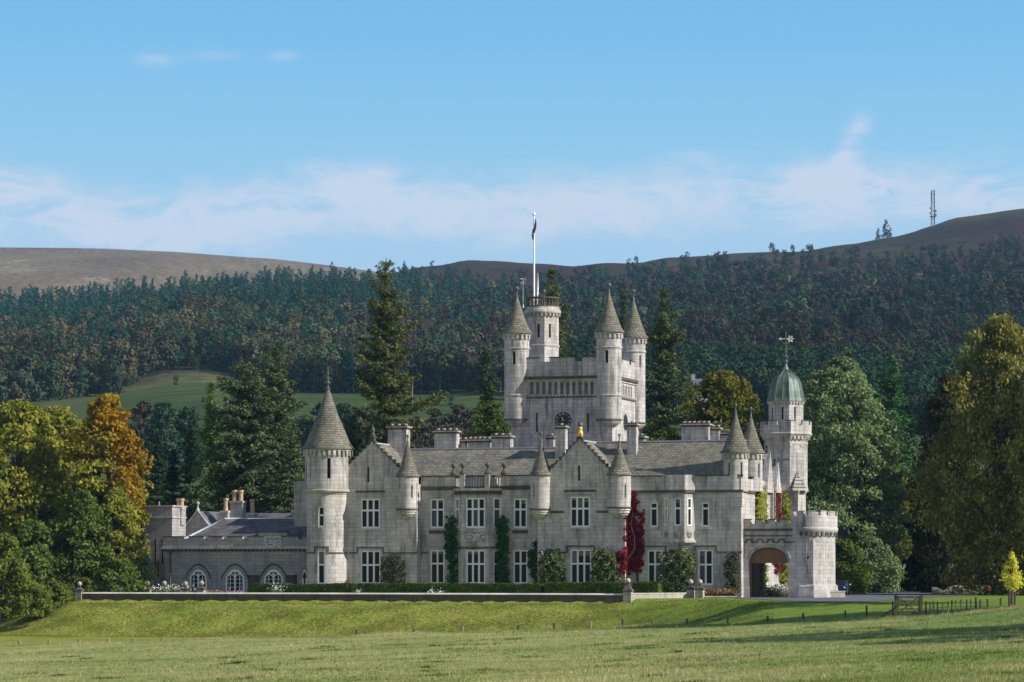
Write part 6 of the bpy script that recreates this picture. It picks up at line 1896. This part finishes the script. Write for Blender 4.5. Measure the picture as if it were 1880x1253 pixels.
for i, (px, Y, top, half, lab) in enumerate(((1690, 352, 880, 50, "dark understorey tree left of the weeping tree's foot"), (1770, 350, 900, 60, "dark understorey tree under the big birch"), (1850, 345, 880, 60, "dark understorey tree behind the birch trunk"), (1650, 356, 960, 40, "dark understorey bush at the end of the drive"), (1720, 345, 1000, 45, "dark low bush under the weeping tree"), (1810, 342, 1010, 50, "dark low bush left of the birch trunk"), (1890, 340, 1000, 50, "dark low bush right of the birch trunk"))):
    broadleaf(px, Y, top, half, lab, DARKB, 170 + i, 'bush', base=0, clump=1.1, leaf=.22)
broadleaf(1858, 222, 1017, 17, "slender young tree with pale yellow leaves by the fence", PALEYEL, 180, 'spire', base=.30, clump=.34, leaf=.10, nl=18, lumps=.5, name="young_tree", bark=TIMBER, flat=.9)
# heather beds at the edge of the drive
HEATH1 = G_("pale_heather", [(0, (.10, .09, .07)), (1, (.30, .27, .22))]); HEATH2 = G_("rusty_heather", [(0, (.06, .03, .02)), (1, (.22, .09, .05))])
for px0, px1, mt_, lab, sd in ((1715, 1800, HEATH1, "pale grey heather bed at the far edge of the drive", 181), (1800, 1870, HEATH2, "rusty red heather bed at the far edge of the drive", 182)):
    rng = np.random.default_rng(sd)
    n = 5200
    P = np.stack([gx(rng.uniform(px0, px1, n), 318), 318 + rng.uniform(-2, 2, n), rng.random(n) ** .7 * .85], 1)
    P[:, 2] *= .65 + .35 * np.sin(P[:, 0] * 2.2)
    V = quads(P, rng.normal(size=(n, 3)) + [0, -.5, 1], rng.uniform(.07, .16, n), rng)
    o = np_mesh("heather_bed", V, quad_idx(len(V)), [mt_]); tag(o, lab, "flower bed")
# woodland belt just outside the right of the frame, which throws the long shadows over lawn and pasture
for i, (X, Y, hgt, rad) in enumerate(((48, 208.5, 25, 5), (58, 206, 29, 5.5), (51, 228.5, 24, 4.5), (46, 166, 20, 6), (57, 157, 26, 7), (50, 146, 18, 6), (66, 255, 11, 5))):
    px = 940 + F * X / Y
    zg = float(field_z(X, Y)) if Y < 200 else -.3
    top = HZ - (zg + hgt - EYE) * F / Y
    broadleaf(px, Y, top, rad * F / Y, "woodland tree standing outside the right edge of the view", OLIVE, 190 + i, 'round', base=.3, clump=1.5, leaf=.36, nl=34, dens=(.55 if i in (3, 4, 5) else 1.0), z=zg, group="trees right of the view")

# ------------------------------------------------------------------ far trees
def far_tree(kind, rng, nl=13, q=15, big=1.0):
    """hillside tree about 14 m tall, its crown a cluster of small leaf-faced lobes"""
    if kind == 'pine':
        H_ = 15
        t = np.linspace(.08, .93, nl)
        R = 2.4 * np.clip((1 - t) * 2.0, 0, 1) ** .6
        lr = 1.5 * (1.05 - .55 * t) + .2
        asp = np.array([1, 1, .8])
    else:
        H_ = 14
        t = rng.random(nl) * .80 + .07
        R = 2.9 * np.clip(1 - np.abs((t - .45) / .6) ** 2.2, 0, 1) ** .6
        lr = rng.uniform(1.1, 2.0, nl)
        asp = np.array([1, 1, 1.05])
    a = rng.uniform(0, 6.28, nl) + np.arange(nl) * 2.4
    r = R * np.sqrt(rng.uniform(.2, 1, nl))
    C = np.stack([r * np.cos(a), r * np.sin(a), H_ * t], 1)
    D = rng.normal(size=(nl, q, 3)); D[..., 2] += .25; D /= np.linalg.norm(D, axis=2, keepdims=True)
    P = C[:, None] + D * asp * lr[:, None, None] * rng.uniform(.75, 1.05, (nl, q, 1))
    out = P - np.array([0, 0, H_ * .4]); out /= np.linalg.norm(out, axis=2, keepdims=True)
    N = D * .8 + out * .5 + rng.normal(0, .28, P.shape)
    S = np.repeat(lr, q) * rng.uniform(.34, .56, nl * q) * big
    V = quads(P.reshape(-1, 3), N.reshape(-1, 3), S, rng, .8)
    tv, tq = np_tube([[0, 0, -1], [0, 0, H_ * .4], [0, 0, H_ * .75]], [.2, .14, .04], 4)
    return V, tv, tq
def far_mat(name, attr, cols=None):
    m, t, out = mat(name)
    geo = t.n('ShaderNodeNewGeometry')
    if attr: c = t.n('ShaderNodeAttribute', attribute_name="tint").outputs['Color']
    else: c = t.ramp(t.n('ShaderNodeObjectInfo').outputs['Random'], cols)
    c = t.mix(1.0, c, t.ramp(geo.outputs['Random Per Island'], [(0, .82), (1, 1.26)]), 'MULTIPLY')
    d = t.n('ShaderNodeBsdfDiffuse', {'Color': c})
    tr = t.n('ShaderNodeBsdfTranslucent', {'Color': c})
    t.t.links.new(t.n('ShaderNodeMixShader', {0: .18, 1: d.outputs[0], 2: tr.outputs[0]}).outputs[0], out.inputs[0])
    return m
PINEC = [(0.020, 0.060, 0.038), (0.028, 0.074, 0.042), (0.038, 0.076, 0.036), (0.018, 0.052, 0.038)]
BIRCHC = [(0.066, 0.076, 0.034), (0.098, 0.088, 0.044), (0.050, 0.074, 0.034), (0.080, 0.068, 0.040), (0.042, 0.068, 0.036), (0.115, 0.098, 0.050)]
SHADEDC = [(0.036, 0.040, 0.026), (0.048, 0.036, 0.028), (0.030, 0.046, 0.028), (0.026, 0.046, 0.030), (0.044, 0.050, 0.028), (0.056, 0.042, 0.028)]  # darker tones put cloud shade on the right slope into the leaf colour
GREENC = [(0.028, 0.058, 0.022), (0.036, 0.068, 0.024), (0.026, 0.05, 0.028)]
rf = np.random.default_rng(77)
ARCH = {k: [far_tree(k, rf, 22, 34, .66) for _ in range(6)] for k in ('pine', 'birch')}
ARCH_FAR = {k: [far_tree(k, rf, 15, 18, 1.0) for _ in range(6)] for k in ('pine', 'birch')}
WB_PX = [-200, 0, 200, 300, 340, 470, 560, 700, 850, 950, 1100, 1250, 2100]
WB_Y = [965, 965, 1000, 1120, 1160, 1060, 985, 975, 975, 950, 900, 820, 760]
WT_PX = [-200, 700, 760, 880, 1000, 1150, 1300, 1440, 1550, 1650, 1800, 2100]
WT_Y = [2320, 2320, 2500, 2350, 2300, 2380, 2480, 2470, 2380, 2320, 2420, 2600]
TREES = []
N_FAR = 4600
pxs = rf.uniform(-120, 2000, N_FAR)
y0_ = np.interp(pxs, WB_PX, WB_Y); y1_ = np.interp(pxs, WT_PX, WT_Y)
uu = rf.random(N_FAR)
Ys_ = 1 / (1 / y0_ + (1 / y1_ - 1 / y0_) * uu ** 1.0)
Xs_ = (pxs - 940) / F * Ys_
Zs_ = hill_z(Xs_, Ys_)
frac = (Ys_ - y0_) / (y1_ - y0_)
patch = .5 + .5 * wob(Xs_, Ys_, .05) * .6
kinds, cols_, sc_ = [], [], []
for i in range(N_FAR):
    px = pxs[i]
    left = 1 / (1 + math.exp((px - 900) / 90))
    ppine = left * np.clip(.05 + 1.7 * frac[i] + .7 * (patch[i] - .5), .08, .97) + (1 - left) * np.clip(.10 + .5 * (patch[i] - .6), .02, .5)
    if rf.random() < ppine: kinds.append('pine'); cols_.append(PINEC[rf.integers(4)]); sc_.append(rf.uniform(.75, 1.05))
    else:
        kinds.append('birch')
        if px > 1000 and frac[i] < .12 and rf.random() < .7: cols_.append(GREENC[rf.integers(3)])
        else:
            b = BIRCHC[rf.integers(6)] if rf.random() < left * .8 + .08 else SHADEDC[rf.integers(6)]
            cols_.append(b)
        sc_.append(rf.uniform(.8, 1.35) * (1 - .15 * frac[i]))
order = np.argsort(Ys_ / np.array(sc_))           # those that show largest come first
FARM = {}
def far_obj_mat(c):
    if c not in FARM:
        FARM[c] = far_mat("hillside_foliage", False, [(0, tuple(x * .85 for x in c)), (1, tuple(x * 1.15 for x in c))])
    return FARM[c]
FMESH = {}
def far_single(kind, v, c):
    key = (kind, v, c)
    if key not in FMESH:
        V, tv, tq = ARCH[kind][v]
        Vq = np.concatenate([V, tv]); Qq = np.concatenate([quad_idx(len(V)), tq + len(V)])
        FMESH[key] = np_mesh("far_tree", Vq, Qq, [far_obj_mat(c), BARK_PALE], mi=np.concatenate([np.zeros(len(V) // 4), np.ones(len(tq))]), link=False)
    return FMESH[key]
def far_put(name, X, Y, Z, kind, v, c, s, rz, label, group, cat="tree"):
    o = bpy.data.objects.new(name, far_single(kind, v, c)); COL.objects.link(o)
    o.location = (X, Y, Z); o.scale = (s, s, s); o.rotation_euler = (0, 0, rz)
    return tag(o, label, cat, group)
FLAB = {('pine', 0): ("pine_tree", "dark pine at the lower edge of the wood, left of the clock tower", "pines along the foot of the wood, left"),
        ('birch', 0): ("birch_tree", "brownish birch at the lower edge of the wood, left of the clock tower", "birches along the foot of the wood, left"),
        ('pine', 1): ("pine_tree", "dark pine low on the wooded slope right of the clock tower", "pines low on the slope, right"),
        ('birch', 1): ("birch_tree", "rounded dusky tree low on the wooded slope right of the clock tower", "rounded trees low on the slope, right")}
n_ind = 0
stuffV, stuffQ, stuffM, stuffC, off = [], [], [], [], 0
for i in order:
    kind = kinds[i]; v = int(rf.integers(6)); c = cols_[i]; s = sc_[i]; rz = rf.uniform(0, 6.28)
    inframe = 0 < pxs[i] < 1880
    hid = (575 < pxs[i] < 650) or (930 < pxs[i] < 1180) or pxs[i] > 1480
    if n_ind < 290 and inframe and not hid:
        nm, lb, gr = FLAB[(kind, 0 if pxs[i] < 1000 else 1)]
        far_put(nm, Xs_[i], Ys_[i], Zs_[i], kind, v, c, s, rz, lb, gr)
        n_ind += 1
        continue
    V, tv, tq = (ARCH if frac[i] < .3 else ARCH_FAR)[kind][v]
    A = np.concatenate([V, tv]) * s
    ca, sa = math.cos(rz), math.sin(rz)
    A = np.stack([A[:, 0] * ca - A[:, 1] * sa + Xs_[i], A[:, 0] * sa + A[:, 1] * ca + Ys_[i], A[:, 2] + Zs_[i]], 1)
    stuffV.append(A); stuffQ.append(np.concatenate([quad_idx(len(V)), tq + len(V)]) + off)
    cc = np.array(c) * rf.uniform(.8, 1.25) * (.85 + .55 * np.clip(patch[i], 0, 1))
    C_ = np.tile(cc, (len(A), 1)); C_[len(V):] = (.07, .065, .055)
    stuffC.append(C_); off += len(A)
np_mesh("distant_wood", np.concatenate(stuffV), np.concatenate(stuffQ), [far_mat("distant_wood_foliage", True)], attr=np.concatenate(stuffC), kind="stuff")
# field trees in the valley behind the castle
rm = np.random.default_rng(9)
VAL = "small trees scattered in the green valley pasture"
VDUSK = leaf_mat("dusky_valley_leaves", [(0, (0.014, 0.014, 0.010)), (.5, (0.034, 0.030, 0.018)), (1, (0.06, 0.05, 0.03))], .2, .15)
VGREEN = leaf_mat("blue_green_valley_leaves", [(0, (0.010, 0.020, 0.012)), (.5, (0.022, 0.042, 0.022)), (1, (0.045, 0.07, 0.035))], .2, .15)
for i, (px, top, half, k) in enumerate(((262, 738, 24, 0), (300, 742, 26, 1), (345, 752, 24, 1), (560, 768, 26, 1), (595, 742, 26, 1), (632, 745, 26, 1), (668, 752, 24, 0), (795, 752, 20, 0), (768, 768, 22, 0), (848, 745, 22, 0), (872, 765, 20, 1), (825, 778, 22, 0), (690, 770, 20, 1))):
    Y = 640 + rm.uniform(-40, 30)
    broadleaf(px, Y, top, half, "dusky brownish tree in the valley pasture behind the castle roofs" if k == 0 else "blue-green tree in the valley pasture behind the castle roofs", VDUSK if k == 0 else VGREEN, 300 + i, 'round', base=.02, clump=1.6, leaf=.45, nl=46, name="pasture_tree", group=VAL)
for px, Y, s, lab in ((323, 1000, .30, "small round bush alone on the green slope below the left wood"), (828, 900, .30, "small pale bush alone in the green pasture left of the clock tower"), (235, 1060, .35, "round bush at the tan field edge below the left wood"), (360, 1090, .5, "bushes at the top of the bright grass strip in the wood")):
    X = gx(px, Y)
    far_put("bush", X, Y, float(hill_z(np.array([X]), np.array([float(Y)]))[0]) - 2.0 * s, 'birch', 0, GREENC[1], s, 1.0, lab, None, "bush")
for px, s, lab in ((1612, .8, "smaller conifer on the skyline ridge right of the dome"), (1626, 1.25, "tallest conifer on the skyline ridge right of the dome"), (1634, .7, "smallest conifer of the ridge-top three"), (1417, .8, "lone round tree on the ridge above the wood"), (1455, .6, "tiny lone tree on the ridge between dome and mast"), (1168, .6, "tiny lone tree on the ridge above the clock tower turrets")):
    Y = 2870.0; X = gx(px, Y)
    far_put("ridge_tree", X, Y, float(hill_z(np.array([X]), np.array([Y]))[0]) - .5, 'pine' if 1600 < px else 'birch', 1, PINEC[3], s, 0, lab, None)

# ------------------------------------------------------------------ radio mast, pole, far house
X, Y = gx(1713, 2860.), 2860.
zb_ = float(hill_z(np.array([X]), np.array([Y]))[0])
e = empty("radio_mast", (X, Y, zb_)); tag(e, "tall lattice radio mast on the skyline of the right hill", "mast")
Hm = gz(350, Y) - zb_
STEEL = plain("galvanised_steel", (.16, .17, .19), .6)
mb = MB()
cor = [(-1.6, -1.6), (1.6, -1.6), (1.6, 1.6), (-1.6, 1.6)]
for a in cor: mb.tube([(a[0], a[1], -1), (a[0] * .8, a[1] * .8, Hm)], [.28, .24], 4)
nn = 9
for k in range(nn):
    z0_, z1_ = Hm * k / nn, Hm * (k + 1) / nn
    f0, f1 = 1 - .2 * k / nn, 1 - .2 * (k + 1) / nn
    for i in range(4):
        p_, q_ = cor[i], cor[(i + 1) % 4]
        if k % 2: p_, q_ = q_, p_
        mb.tube([(p_[0] * f0, p_[1] * f0, z0_), (q_[0] * f1, q_[1] * f1, z1_)], [.16, .16], 4)
        mb.tube([(p_[0] * f1, p_[1] * f1, z1_), (q_[0] * f1, q_[1] * f1, z1_)], [.14, .14], 4)
mb.build("lattice", STEEL, e)
mb = MB()
for zf_, s in ((.32, 1), (.36, -1), (.42, 1), (.5, -1)): mb.lathe(s * 2.4, -1.5, [(0, Hm * zf_ - 1), (1.0, Hm * zf_ - .8), (1.0, Hm * zf_ + .8), (0, Hm * zf_ + 1)], 8)
for zf_ in (.72, .8, .9): mb.box(-2.4, -1.6, -1.8, -1.2, Hm * zf_ - 1.5, Hm * zf_ + 1.5)
mb.build("antenna", STEEL, e)
mb = MB(); mb.box(-3, 3, -3, 3, Hm * .27, Hm * .28); mb.build("platform", STEEL, e)
Y = 900.; X = gx(757, Y); zb_ = float(hill_z(np.array([X]), np.array([Y]))[0])
e = empty("utility_pole", (X, Y, zb_)); tag(e, "thin wooden utility pole in the pasture right of the tallest spruce", "pole")
zt = gz(690, Y) - zb_
mb = MB(); mb.tube([(0, 0, -.5), (0, 0, zt)], [.2, .15], 6); mb.build("post", TIMBER_PALE, e)
mb = MB(); mb.box(-1.0, 1.0, -.08, .08, zt - .6, zt - .4); mb.build("crossarm", TIMBER_PALE, e)
Y = 610.; X = gx(1287, Y); zt = gz(697, Y)
zb_ = float(hill_z(np.array([X]), np.array([Y]))[0])
e = empty("cottage", (X, Y, 0)); tag(e, "grey slate-roofed cottage half hidden behind the golden-green tree", "house")
mb = MB(); mb.box(-1.6, 5, -3, 3, zb_ - 1, zt - 1.2); mb.build("wall", WING_STONE, e)
mb = MB(); mb.prism_x([(-3.3, zt - 1.3), (3.3, zt - 1.3), (0, zt + .1)], -1.7, 5.1); mb.build("roof", WING_SLATE, e)
mb = MB(); mb.box(-1.95, -1.2, -.6, .6, zt - 1, zt + 1.0); mb.build("chimney", WING_STONE, e)
mb = MB(); mb.box(.3, 1.2, -3.2, -1.5, zt - 1.3, zt - .2); mb.box(.4, 1.1, -3.25, -3.19, zt - 1.2, zt - .4, 1); mb.build("dormer", [WING_SLATE, WHITE], e)

# ------------------------------------------------------------------ fences, gate
def fence(name, label, posts, pw, wires, mt):
    """posts: (px, Y, top py, height)"""
    P = []
    for px, Y, top, hh_ in posts:
        X = gx(px, Y); P.append((X, Y, gz(top, Y) - hh_, gz(top, Y)))
    e = empty(name, (P[0][0], P[0][1], P[0][2])); tag(e, label, "fence")
    o = Vector(P[0][:3])
    for k, (X, Y, z0, z1) in enumerate(P):
        mb = MB()
        r = random.Random(k * 7 + len(P))
        lean = (r.uniform(-.05, .05), r.uniform(-.05, .05))
        w_ = pw * r.uniform(.85, 1.15)
        a = Vector((X, Y, z0 - .4)) - o; b = Vector((X + lean[0], Y + lean[1], z1)) - o
        mb.tube([a, (a + b) / 2, b], [w_, w_, w_ * .92], 7, smooth=False)
        mb.build("post", mt[k % len(mt)], e)
    if wires:
        mb = MB()
        for f_ in wires:
            for a, b in zip(P[:-1], P[1:]):
                mb.tube([(a[0] - o.x, a[1] - o.y, a[2] + (a[3] - a[2]) * f_ - o.z), (b[0] - o.x, b[1] - o.y, b[2] + (b[3] - b[2]) * f_ - o.z)], [.006, .006], 3)
        mb.build("wire", WIRE, e)
    return e
def edge_post(px, top, extra=.35):
    Y = float(ip(px, [0, 1000, 1500, 1700, 1880, 2400], [245, 232, 215, 210, 205, 200.])) + .5
    X = gx(px, Y)
    return (px, Y, top, gz(top, Y) - float(field_z(X, Y)) + extra)
fence("boundary_fence", "low pale post-and-wire fence in the dip left, below the grass bank", [edge_post(p, t - 2.5) for p, t in ((-20, 1179), (35, 1179), (89, 1178), (145, 1177), (199, 1176), (246.5, 1176.5), (299, 1175), (373, 1173.5))], .13, (.45, .9), [TIMBER_PALE])
fence("boundary_fence", "post-and-wire fence along the pasture edge below the middle of the castle", [edge_post(p, t - 2) for p, t in ((452, 1171), (521, 1169), (588, 1167), (656, 1159), (760, 1158), (850, 1152), (951, 1150), (1018, 1146), (1085, 1143), (1144, 1139))], .10, (.45, .9), [TIMBER, TIMBER, TIMBER_PALE])
fence("boundary_fence", "dark post-and-wire fence along the shaded lawn left of the gate", [edge_post(p, t, .25) for p, t in ((1198, 1140), (1260, 1136), (1335, 1135), (1409, 1131), (1475, 1126), (1553, 1121), (1591, 1112), (1640, 1104))], .075, (.35, .65, .92), [TIMBER])
GY = 209.5
e = empty("field_gate", (gx(1668, GY), GY, float(field_z(gx(1668, GY), GY)))); tag(e, "dark five-bar timber gate with crossed braces at the field edge", "gate")
zt = gz(1096, GY) - e.location.z; hw_ = (1692 - 1645) / 2 / F * GY
for s, nmz in ((-1, 0), (1, 0)):
    mb = MB(); mb.box(s * hw_ - .09, s * hw_ + .09, -.09, .09, -.4, zt + .05); mb.box(s * hw_ - .11, s * hw_ + .11, -.11, .11, zt + .05, zt + .1); mb.build("gate_post", TIMBER, e)
mb = MB()
gt, gb_ = zt - .02, zt - 1.12
for k in range(5):
    z = gb_ + (gt - gb_) * k / 4
    mb.box(-hw_ + .12, hw_ - .12, -.025, .025, z - .045, z + .045)
mb.box(-hw_ + .12, -hw_ + .2, -.04, .04, gb_ - .05, gt + .05); mb.box(hw_ - .2, hw_ - .12, -.04, .04, gb_ - .05, gt + .05)
mb.build("bars", TIMBER, e)
mb = MB()
mb.tube([(-hw_ + .2, -.06, gb_), (hw_ - .2, -.06, gt)], [.045, .045], 4, smooth=False); mb.tube([(-hw_ + .2, -.07, gt), (hw_ - .2, -.07, gb_)], [.045, .045], 4, smooth=False)
mb.build("brace", TIMBER, e)
mb = MB()
e2 = empty("fence_strut", tuple(e.location)); tag(e2, "slanting dark timber strut propping the gate's left post", "strut")
mb.tube([(-hw_ - .1, -.02, zt * .45), (-hw_ - 1.7, .1, -.35)], [.06, .06], 5); mb.build("strut", TIMBER, e2)
rows = [(1700, 1104), (1708, 1105), (1714, 1104), (1722, 1105), (1731, 1106), (1739.5, 1104), (1747.5, 1102.5), (1755.5, 1102), (1765, 1101), (1774, 1101), (1782, 1100.5)]
fence("paling_fence", "short close-set palings right of the field gate", [edge_post(p, t, .2) for p, t in rows], .055, (.5, .9), [TIMBER, TIMBER_PALE, TIMBER_PALE])
fence("boundary_fence", "thick post and thinner stakes fence running to the young tree", [edge_post(p, t, .2) for p, t in ((1792, 1097), (1801, 1101), (1814, 1100), (1838, 1098), (1853, 1082), (1863, 1087), (1900, 1086))], .075, (.5, .9), [TIMBER])

# ------------------------------------------------------------------ parked car by the low wall
CARB = plain("dark_blue_car_paint", (.02, .035, .07), .25, .0, .6, .05); CARS = plain("pale_bright_trim", (.55, .6, .66), .25, .6, .5, .05); TYRE = plain("black_rubber", (.015, .015, .015), .9)
cyw = 301.
e = empty("parked_car", (gx(1541, cyw), cyw, .03), math.radians(80)); tag(e, "dark blue car half hidden behind the short low wall near the porch", "car")
mb = MB()
prof = [(-2.1, .35), (2.1, .35), (2.15, .7), (1.9, .86), (1.0, .98), (.35, 1.42), (-1.1, 1.45), (-1.9, 1.0), (-2.15, .9)]
mb.prism_y(prof, -.85, .85)
b_ = mb.build("body", CARB, e)
md = b_.modifiers.new("soft_edges", 'BEVEL'); md.width = .09; md.segments = 3
mb = MB()
for s in (-1, 1): mb.face([(.85, s * .853, 1.0), (.3, s * .853, 1.36), (-1.05, s * .853, 1.38), (-1.7, s * .853, 1.02)][::s])
mb.face([(1.02, -.7, 1.0), (1.02, .7, 1.0), (.40, .66, 1.4), (.40, -.66, 1.4)]); mb.face([(-1.93, -.7, 1.02), (-1.93, .7, 1.02), (-1.14, .66, 1.44), (-1.14, -.66, 1.44)][::-1])
mb.build("glass", GLASS, e)
for x_ in (-1.35, 1.35):
    for s in (-1, 1):
        mb = MB()
        n = 16
        for k in range(n):
            a, b = 2 * math.pi * k / n, 2 * math.pi * (k + 1) / n
            for r0, r1, m_ in ((.0, .2, 1), (.2, .33, 0)):
                mb.face([(x_ + r0 * math.cos(a), s * .88, .33 + r0 * math.sin(a)), (x_ + r1 * math.cos(a), s * .88, .33 + r1 * math.sin(a)), (x_ + r1 * math.cos(b), s * .88, .33 + r1 * math.sin(b)), (x_ + r0 * math.cos(b), s * .88, .33 + r0 * math.sin(b))][::-s] if r0 else [(x_, s * .88, .33), (x_ + r1 * math.cos(a), s * .88, .33 + r1 * math.sin(a)), (x_ + r1 * math.cos(b), s * .88, .33 + r1 * math.sin(b))], m=m_)
            mb.face([(x_ + .33 * math.cos(a), s * .88, .33 + .33 * math.sin(a)), (x_ + .33 * math.cos(a), s * .66, .33 + .33 * math.sin(a)), (x_ + .33 * math.cos(b), s * .66, .33 + .33 * math.sin(b)), (x_ + .33 * math.cos(b), s * .88, .33 + .33 * math.sin(b))])
        mb.build("wheel", [TYRE, CARS], e)
for s in (-1, 1):
    for xx_, nm in ((2.05, "headlight"), (-2.13, "tail_light")):
        mb = MB(); mb.ball((xx_, s * .62, .74), .13, sz=.7); mb.build(nm, CARS, e)
for s in (-1, 1):
    mb = MB(); mb.ball((.75, s * .98, 1.02), .11, sz=.8); mb.build("wing_mirror", CARS, e)

# ------------------------------------------------------------------ pasture grass
rg = np.random.default_rng(31)
def tufts(n, ylo, yhi, hgt, blades, wid, seed_px=(-350, 2350), edge=False):
    px = rg.uniform(*seed_px, n)
    inv = rg.random(n)
    ye = ip(px, [0, 1000, 1500, 1700, 1880, 2400], [245, 232, 215, 210, 205, 200.])
    if edge: Y = ye - rg.random(n) ** 1.5 * 3.5
    else: Y = 1 / (1 / ylo + (1 / ye - 1 / ylo) * inv)
    X = (px - 940) / F * Y
    Z = field_z(X, Y)
    pat = .5 + .5 * wob(X, Y, 1.6)
    h = hgt * rg.uniform(.5, 1.3, n) * np.clip(.55 + .6 * pat, .3, 1.4)
    B = np.repeat(np.stack([X, Y, Z - .02], 1), blades, 0)
    hh_ = np.repeat(h, blades) * rg.uniform(.6, 1.2, n * blades)
    B[:, :2] += rg.normal(0, .07, (n * blades, 2))
    a = rg.uniform(0, 6.28, n * blades)
    wv = np.stack([np.cos(a), np.sin(a), np.zeros_like(a)], 1) * wid
    tip = B + np.stack([rg.normal(.05, .35, n * blades) * hh_, rg.normal(0, .35, n * blades) * hh_, hh_], 1)
    V = np.stack([B - wv, B + wv, tip], 1).reshape(-1, 3)
    dry = np.clip(.42 + .45 * wob(X, Y, .55) * .7 + .7 * (pat - .5) - .12 * np.clip((X - 5) / 20, 0, 1) + rg.normal(0, .16, n), 0, 1)
    if edge: dry = np.clip(dry + .3, 0, 1)
    g1, g2 = np.array([.155, .215, .038]), np.array([.54, .47, .23])
    c = g1 + (g2 - g1) * (dry[:, None] ** 1.3)
    C = np.repeat(np.repeat(c, blades, 0) * rg.uniform(.75, 1.2, (n * blades, 1)), 3, 0)
    return V, C
def tussocks(nc, per):
    """dark rushy clumps dotted over the pasture"""
    px = rg.uniform(0, 1880, nc); Y = rg.uniform(105, 205, nc)
    X = (px - 940) / F * Y
    n = nc * per
    B = np.repeat(np.stack([X, Y, 0 * X], 1), per, 0)
    B[:, :2] += rg.normal(0, 1, (n, 2)) * np.repeat(rg.uniform(.12, .5, nc), per)[:, None] * [1.6, .8]
    B[:, 2] = field_z(B[:, 0], B[:, 1]) - .02
    h = rg.uniform(.06, .2, n)
    a = rg.uniform(0, 6.28, n)
    wv = np.stack([np.cos(a), np.sin(a), 0 * a], 1) * .016
    tip = B + np.stack([rg.normal(0, .3, n) * h, rg.normal(0, .3, n) * h, h], 1)
    V = np.stack([B - wv, B + wv, tip], 1).reshape(-1, 3)
    pal = np.array([(.05, .095, .02), (.06, .10, .025), (.05, .045, .025), (.09, .14, .03)])[rg.integers(0, 4, nc)]
    return V, np.repeat(np.repeat(pal, per, 0) * rg.uniform(.7, 1.2, (n, 1)), 3, 0)
VA, CA_ = [], []
V, C = tussocks(85, 150); VA.append(V); CA_.append(C)
for args in ((88000, 88, 0, .13, 5, .016), (12000, 88, 0, .24, 5, .018), (7000, 0, 0, .22, 6, .014, (-350, 2350), True)):
    V, C = tufts(*args); VA.append(V); CA_.append(C)
V, C = np.concatenate(VA), np.concatenate(CA_)
m, t, out = mat("pasture_blades")
c = t.n('ShaderNodeAttribute', attribute_name="tint").outputs['Color']
d = t.n('ShaderNodeBsdfDiffuse', {'Color': c}); tr = t.n('ShaderNodeBsdfTranslucent', {'Color': c})
t.t.links.new(t.n('ShaderNodeMixShader', {0: .35, 1: d.outputs[0], 2: tr.outputs[0]}).outputs[0], out.inputs[0])
np_mesh("pasture_grass", V, np.arange(len(V)).reshape(-1, 3), [m], attr=C, kind="stuff")
# short uneven grass on the bank below the terrace
n = 60000
px = rg.uniform(-60, 1420, n)
fy0, cy0 = ip(px, GPX, FOY), ip(px, GPX, CRY)
Y = fy0 - 1.5 + (cy0 - fy0 + 2.0) * rg.random(n)
X = (px - 940) / F * Y
B = np.stack([X, Y, lawn_z(X, Y) - .01], 1)
keep = rg.random(n) < np.clip(.5 + .5 * wob(X, Y, 3.0), .12, 1)
B = np.repeat(B[keep], 3, 0); n = len(B)
B[:, :2] += rg.normal(0, .05, (n, 2))
hh_ = rg.uniform(.04, .13, n); a = rg.uniform(0, 6.28, n)
wv = np.stack([np.cos(a), np.sin(a), 0 * a], 1) * .018
tip = B + np.stack([rg.normal(0, .4, n) * hh_, rg.normal(-.3, .4, n) * hh_, hh_], 1)
V = np.stack([B - wv, B + wv, tip], 1).reshape(-1, 3)
c = np.array([.19, .22, .032]) + (np.array([.33, .29, .09]) - [.19, .22, .032]) * rg.random((n, 1)) ** 1.5
np_mesh("bank_grass", V, np.arange(len(V)).reshape(-1, 3), [m], attr=np.repeat(c * rg.uniform(.45, 1.2, (n, 1)), 3, 0), kind="stuff")

# ------------------------------------------------------------------ thin autumn air over the whole valley
m, t, out = mat("thin_haze")
pv = t.n('ShaderNodeVolumePrincipled', {'Color': (0.36, 0.68, 1.0), 'Density': HAZE, 'Anisotropy': 0.0})
t.t.links.new(pv.outputs[0], out.inputs['Volume'])
mb = MB(); mb.box(-2600, 2600, -120, 6400, -8, 640)
o = mb.build("haze", m, weld=True); tag(o, kind="stuff")
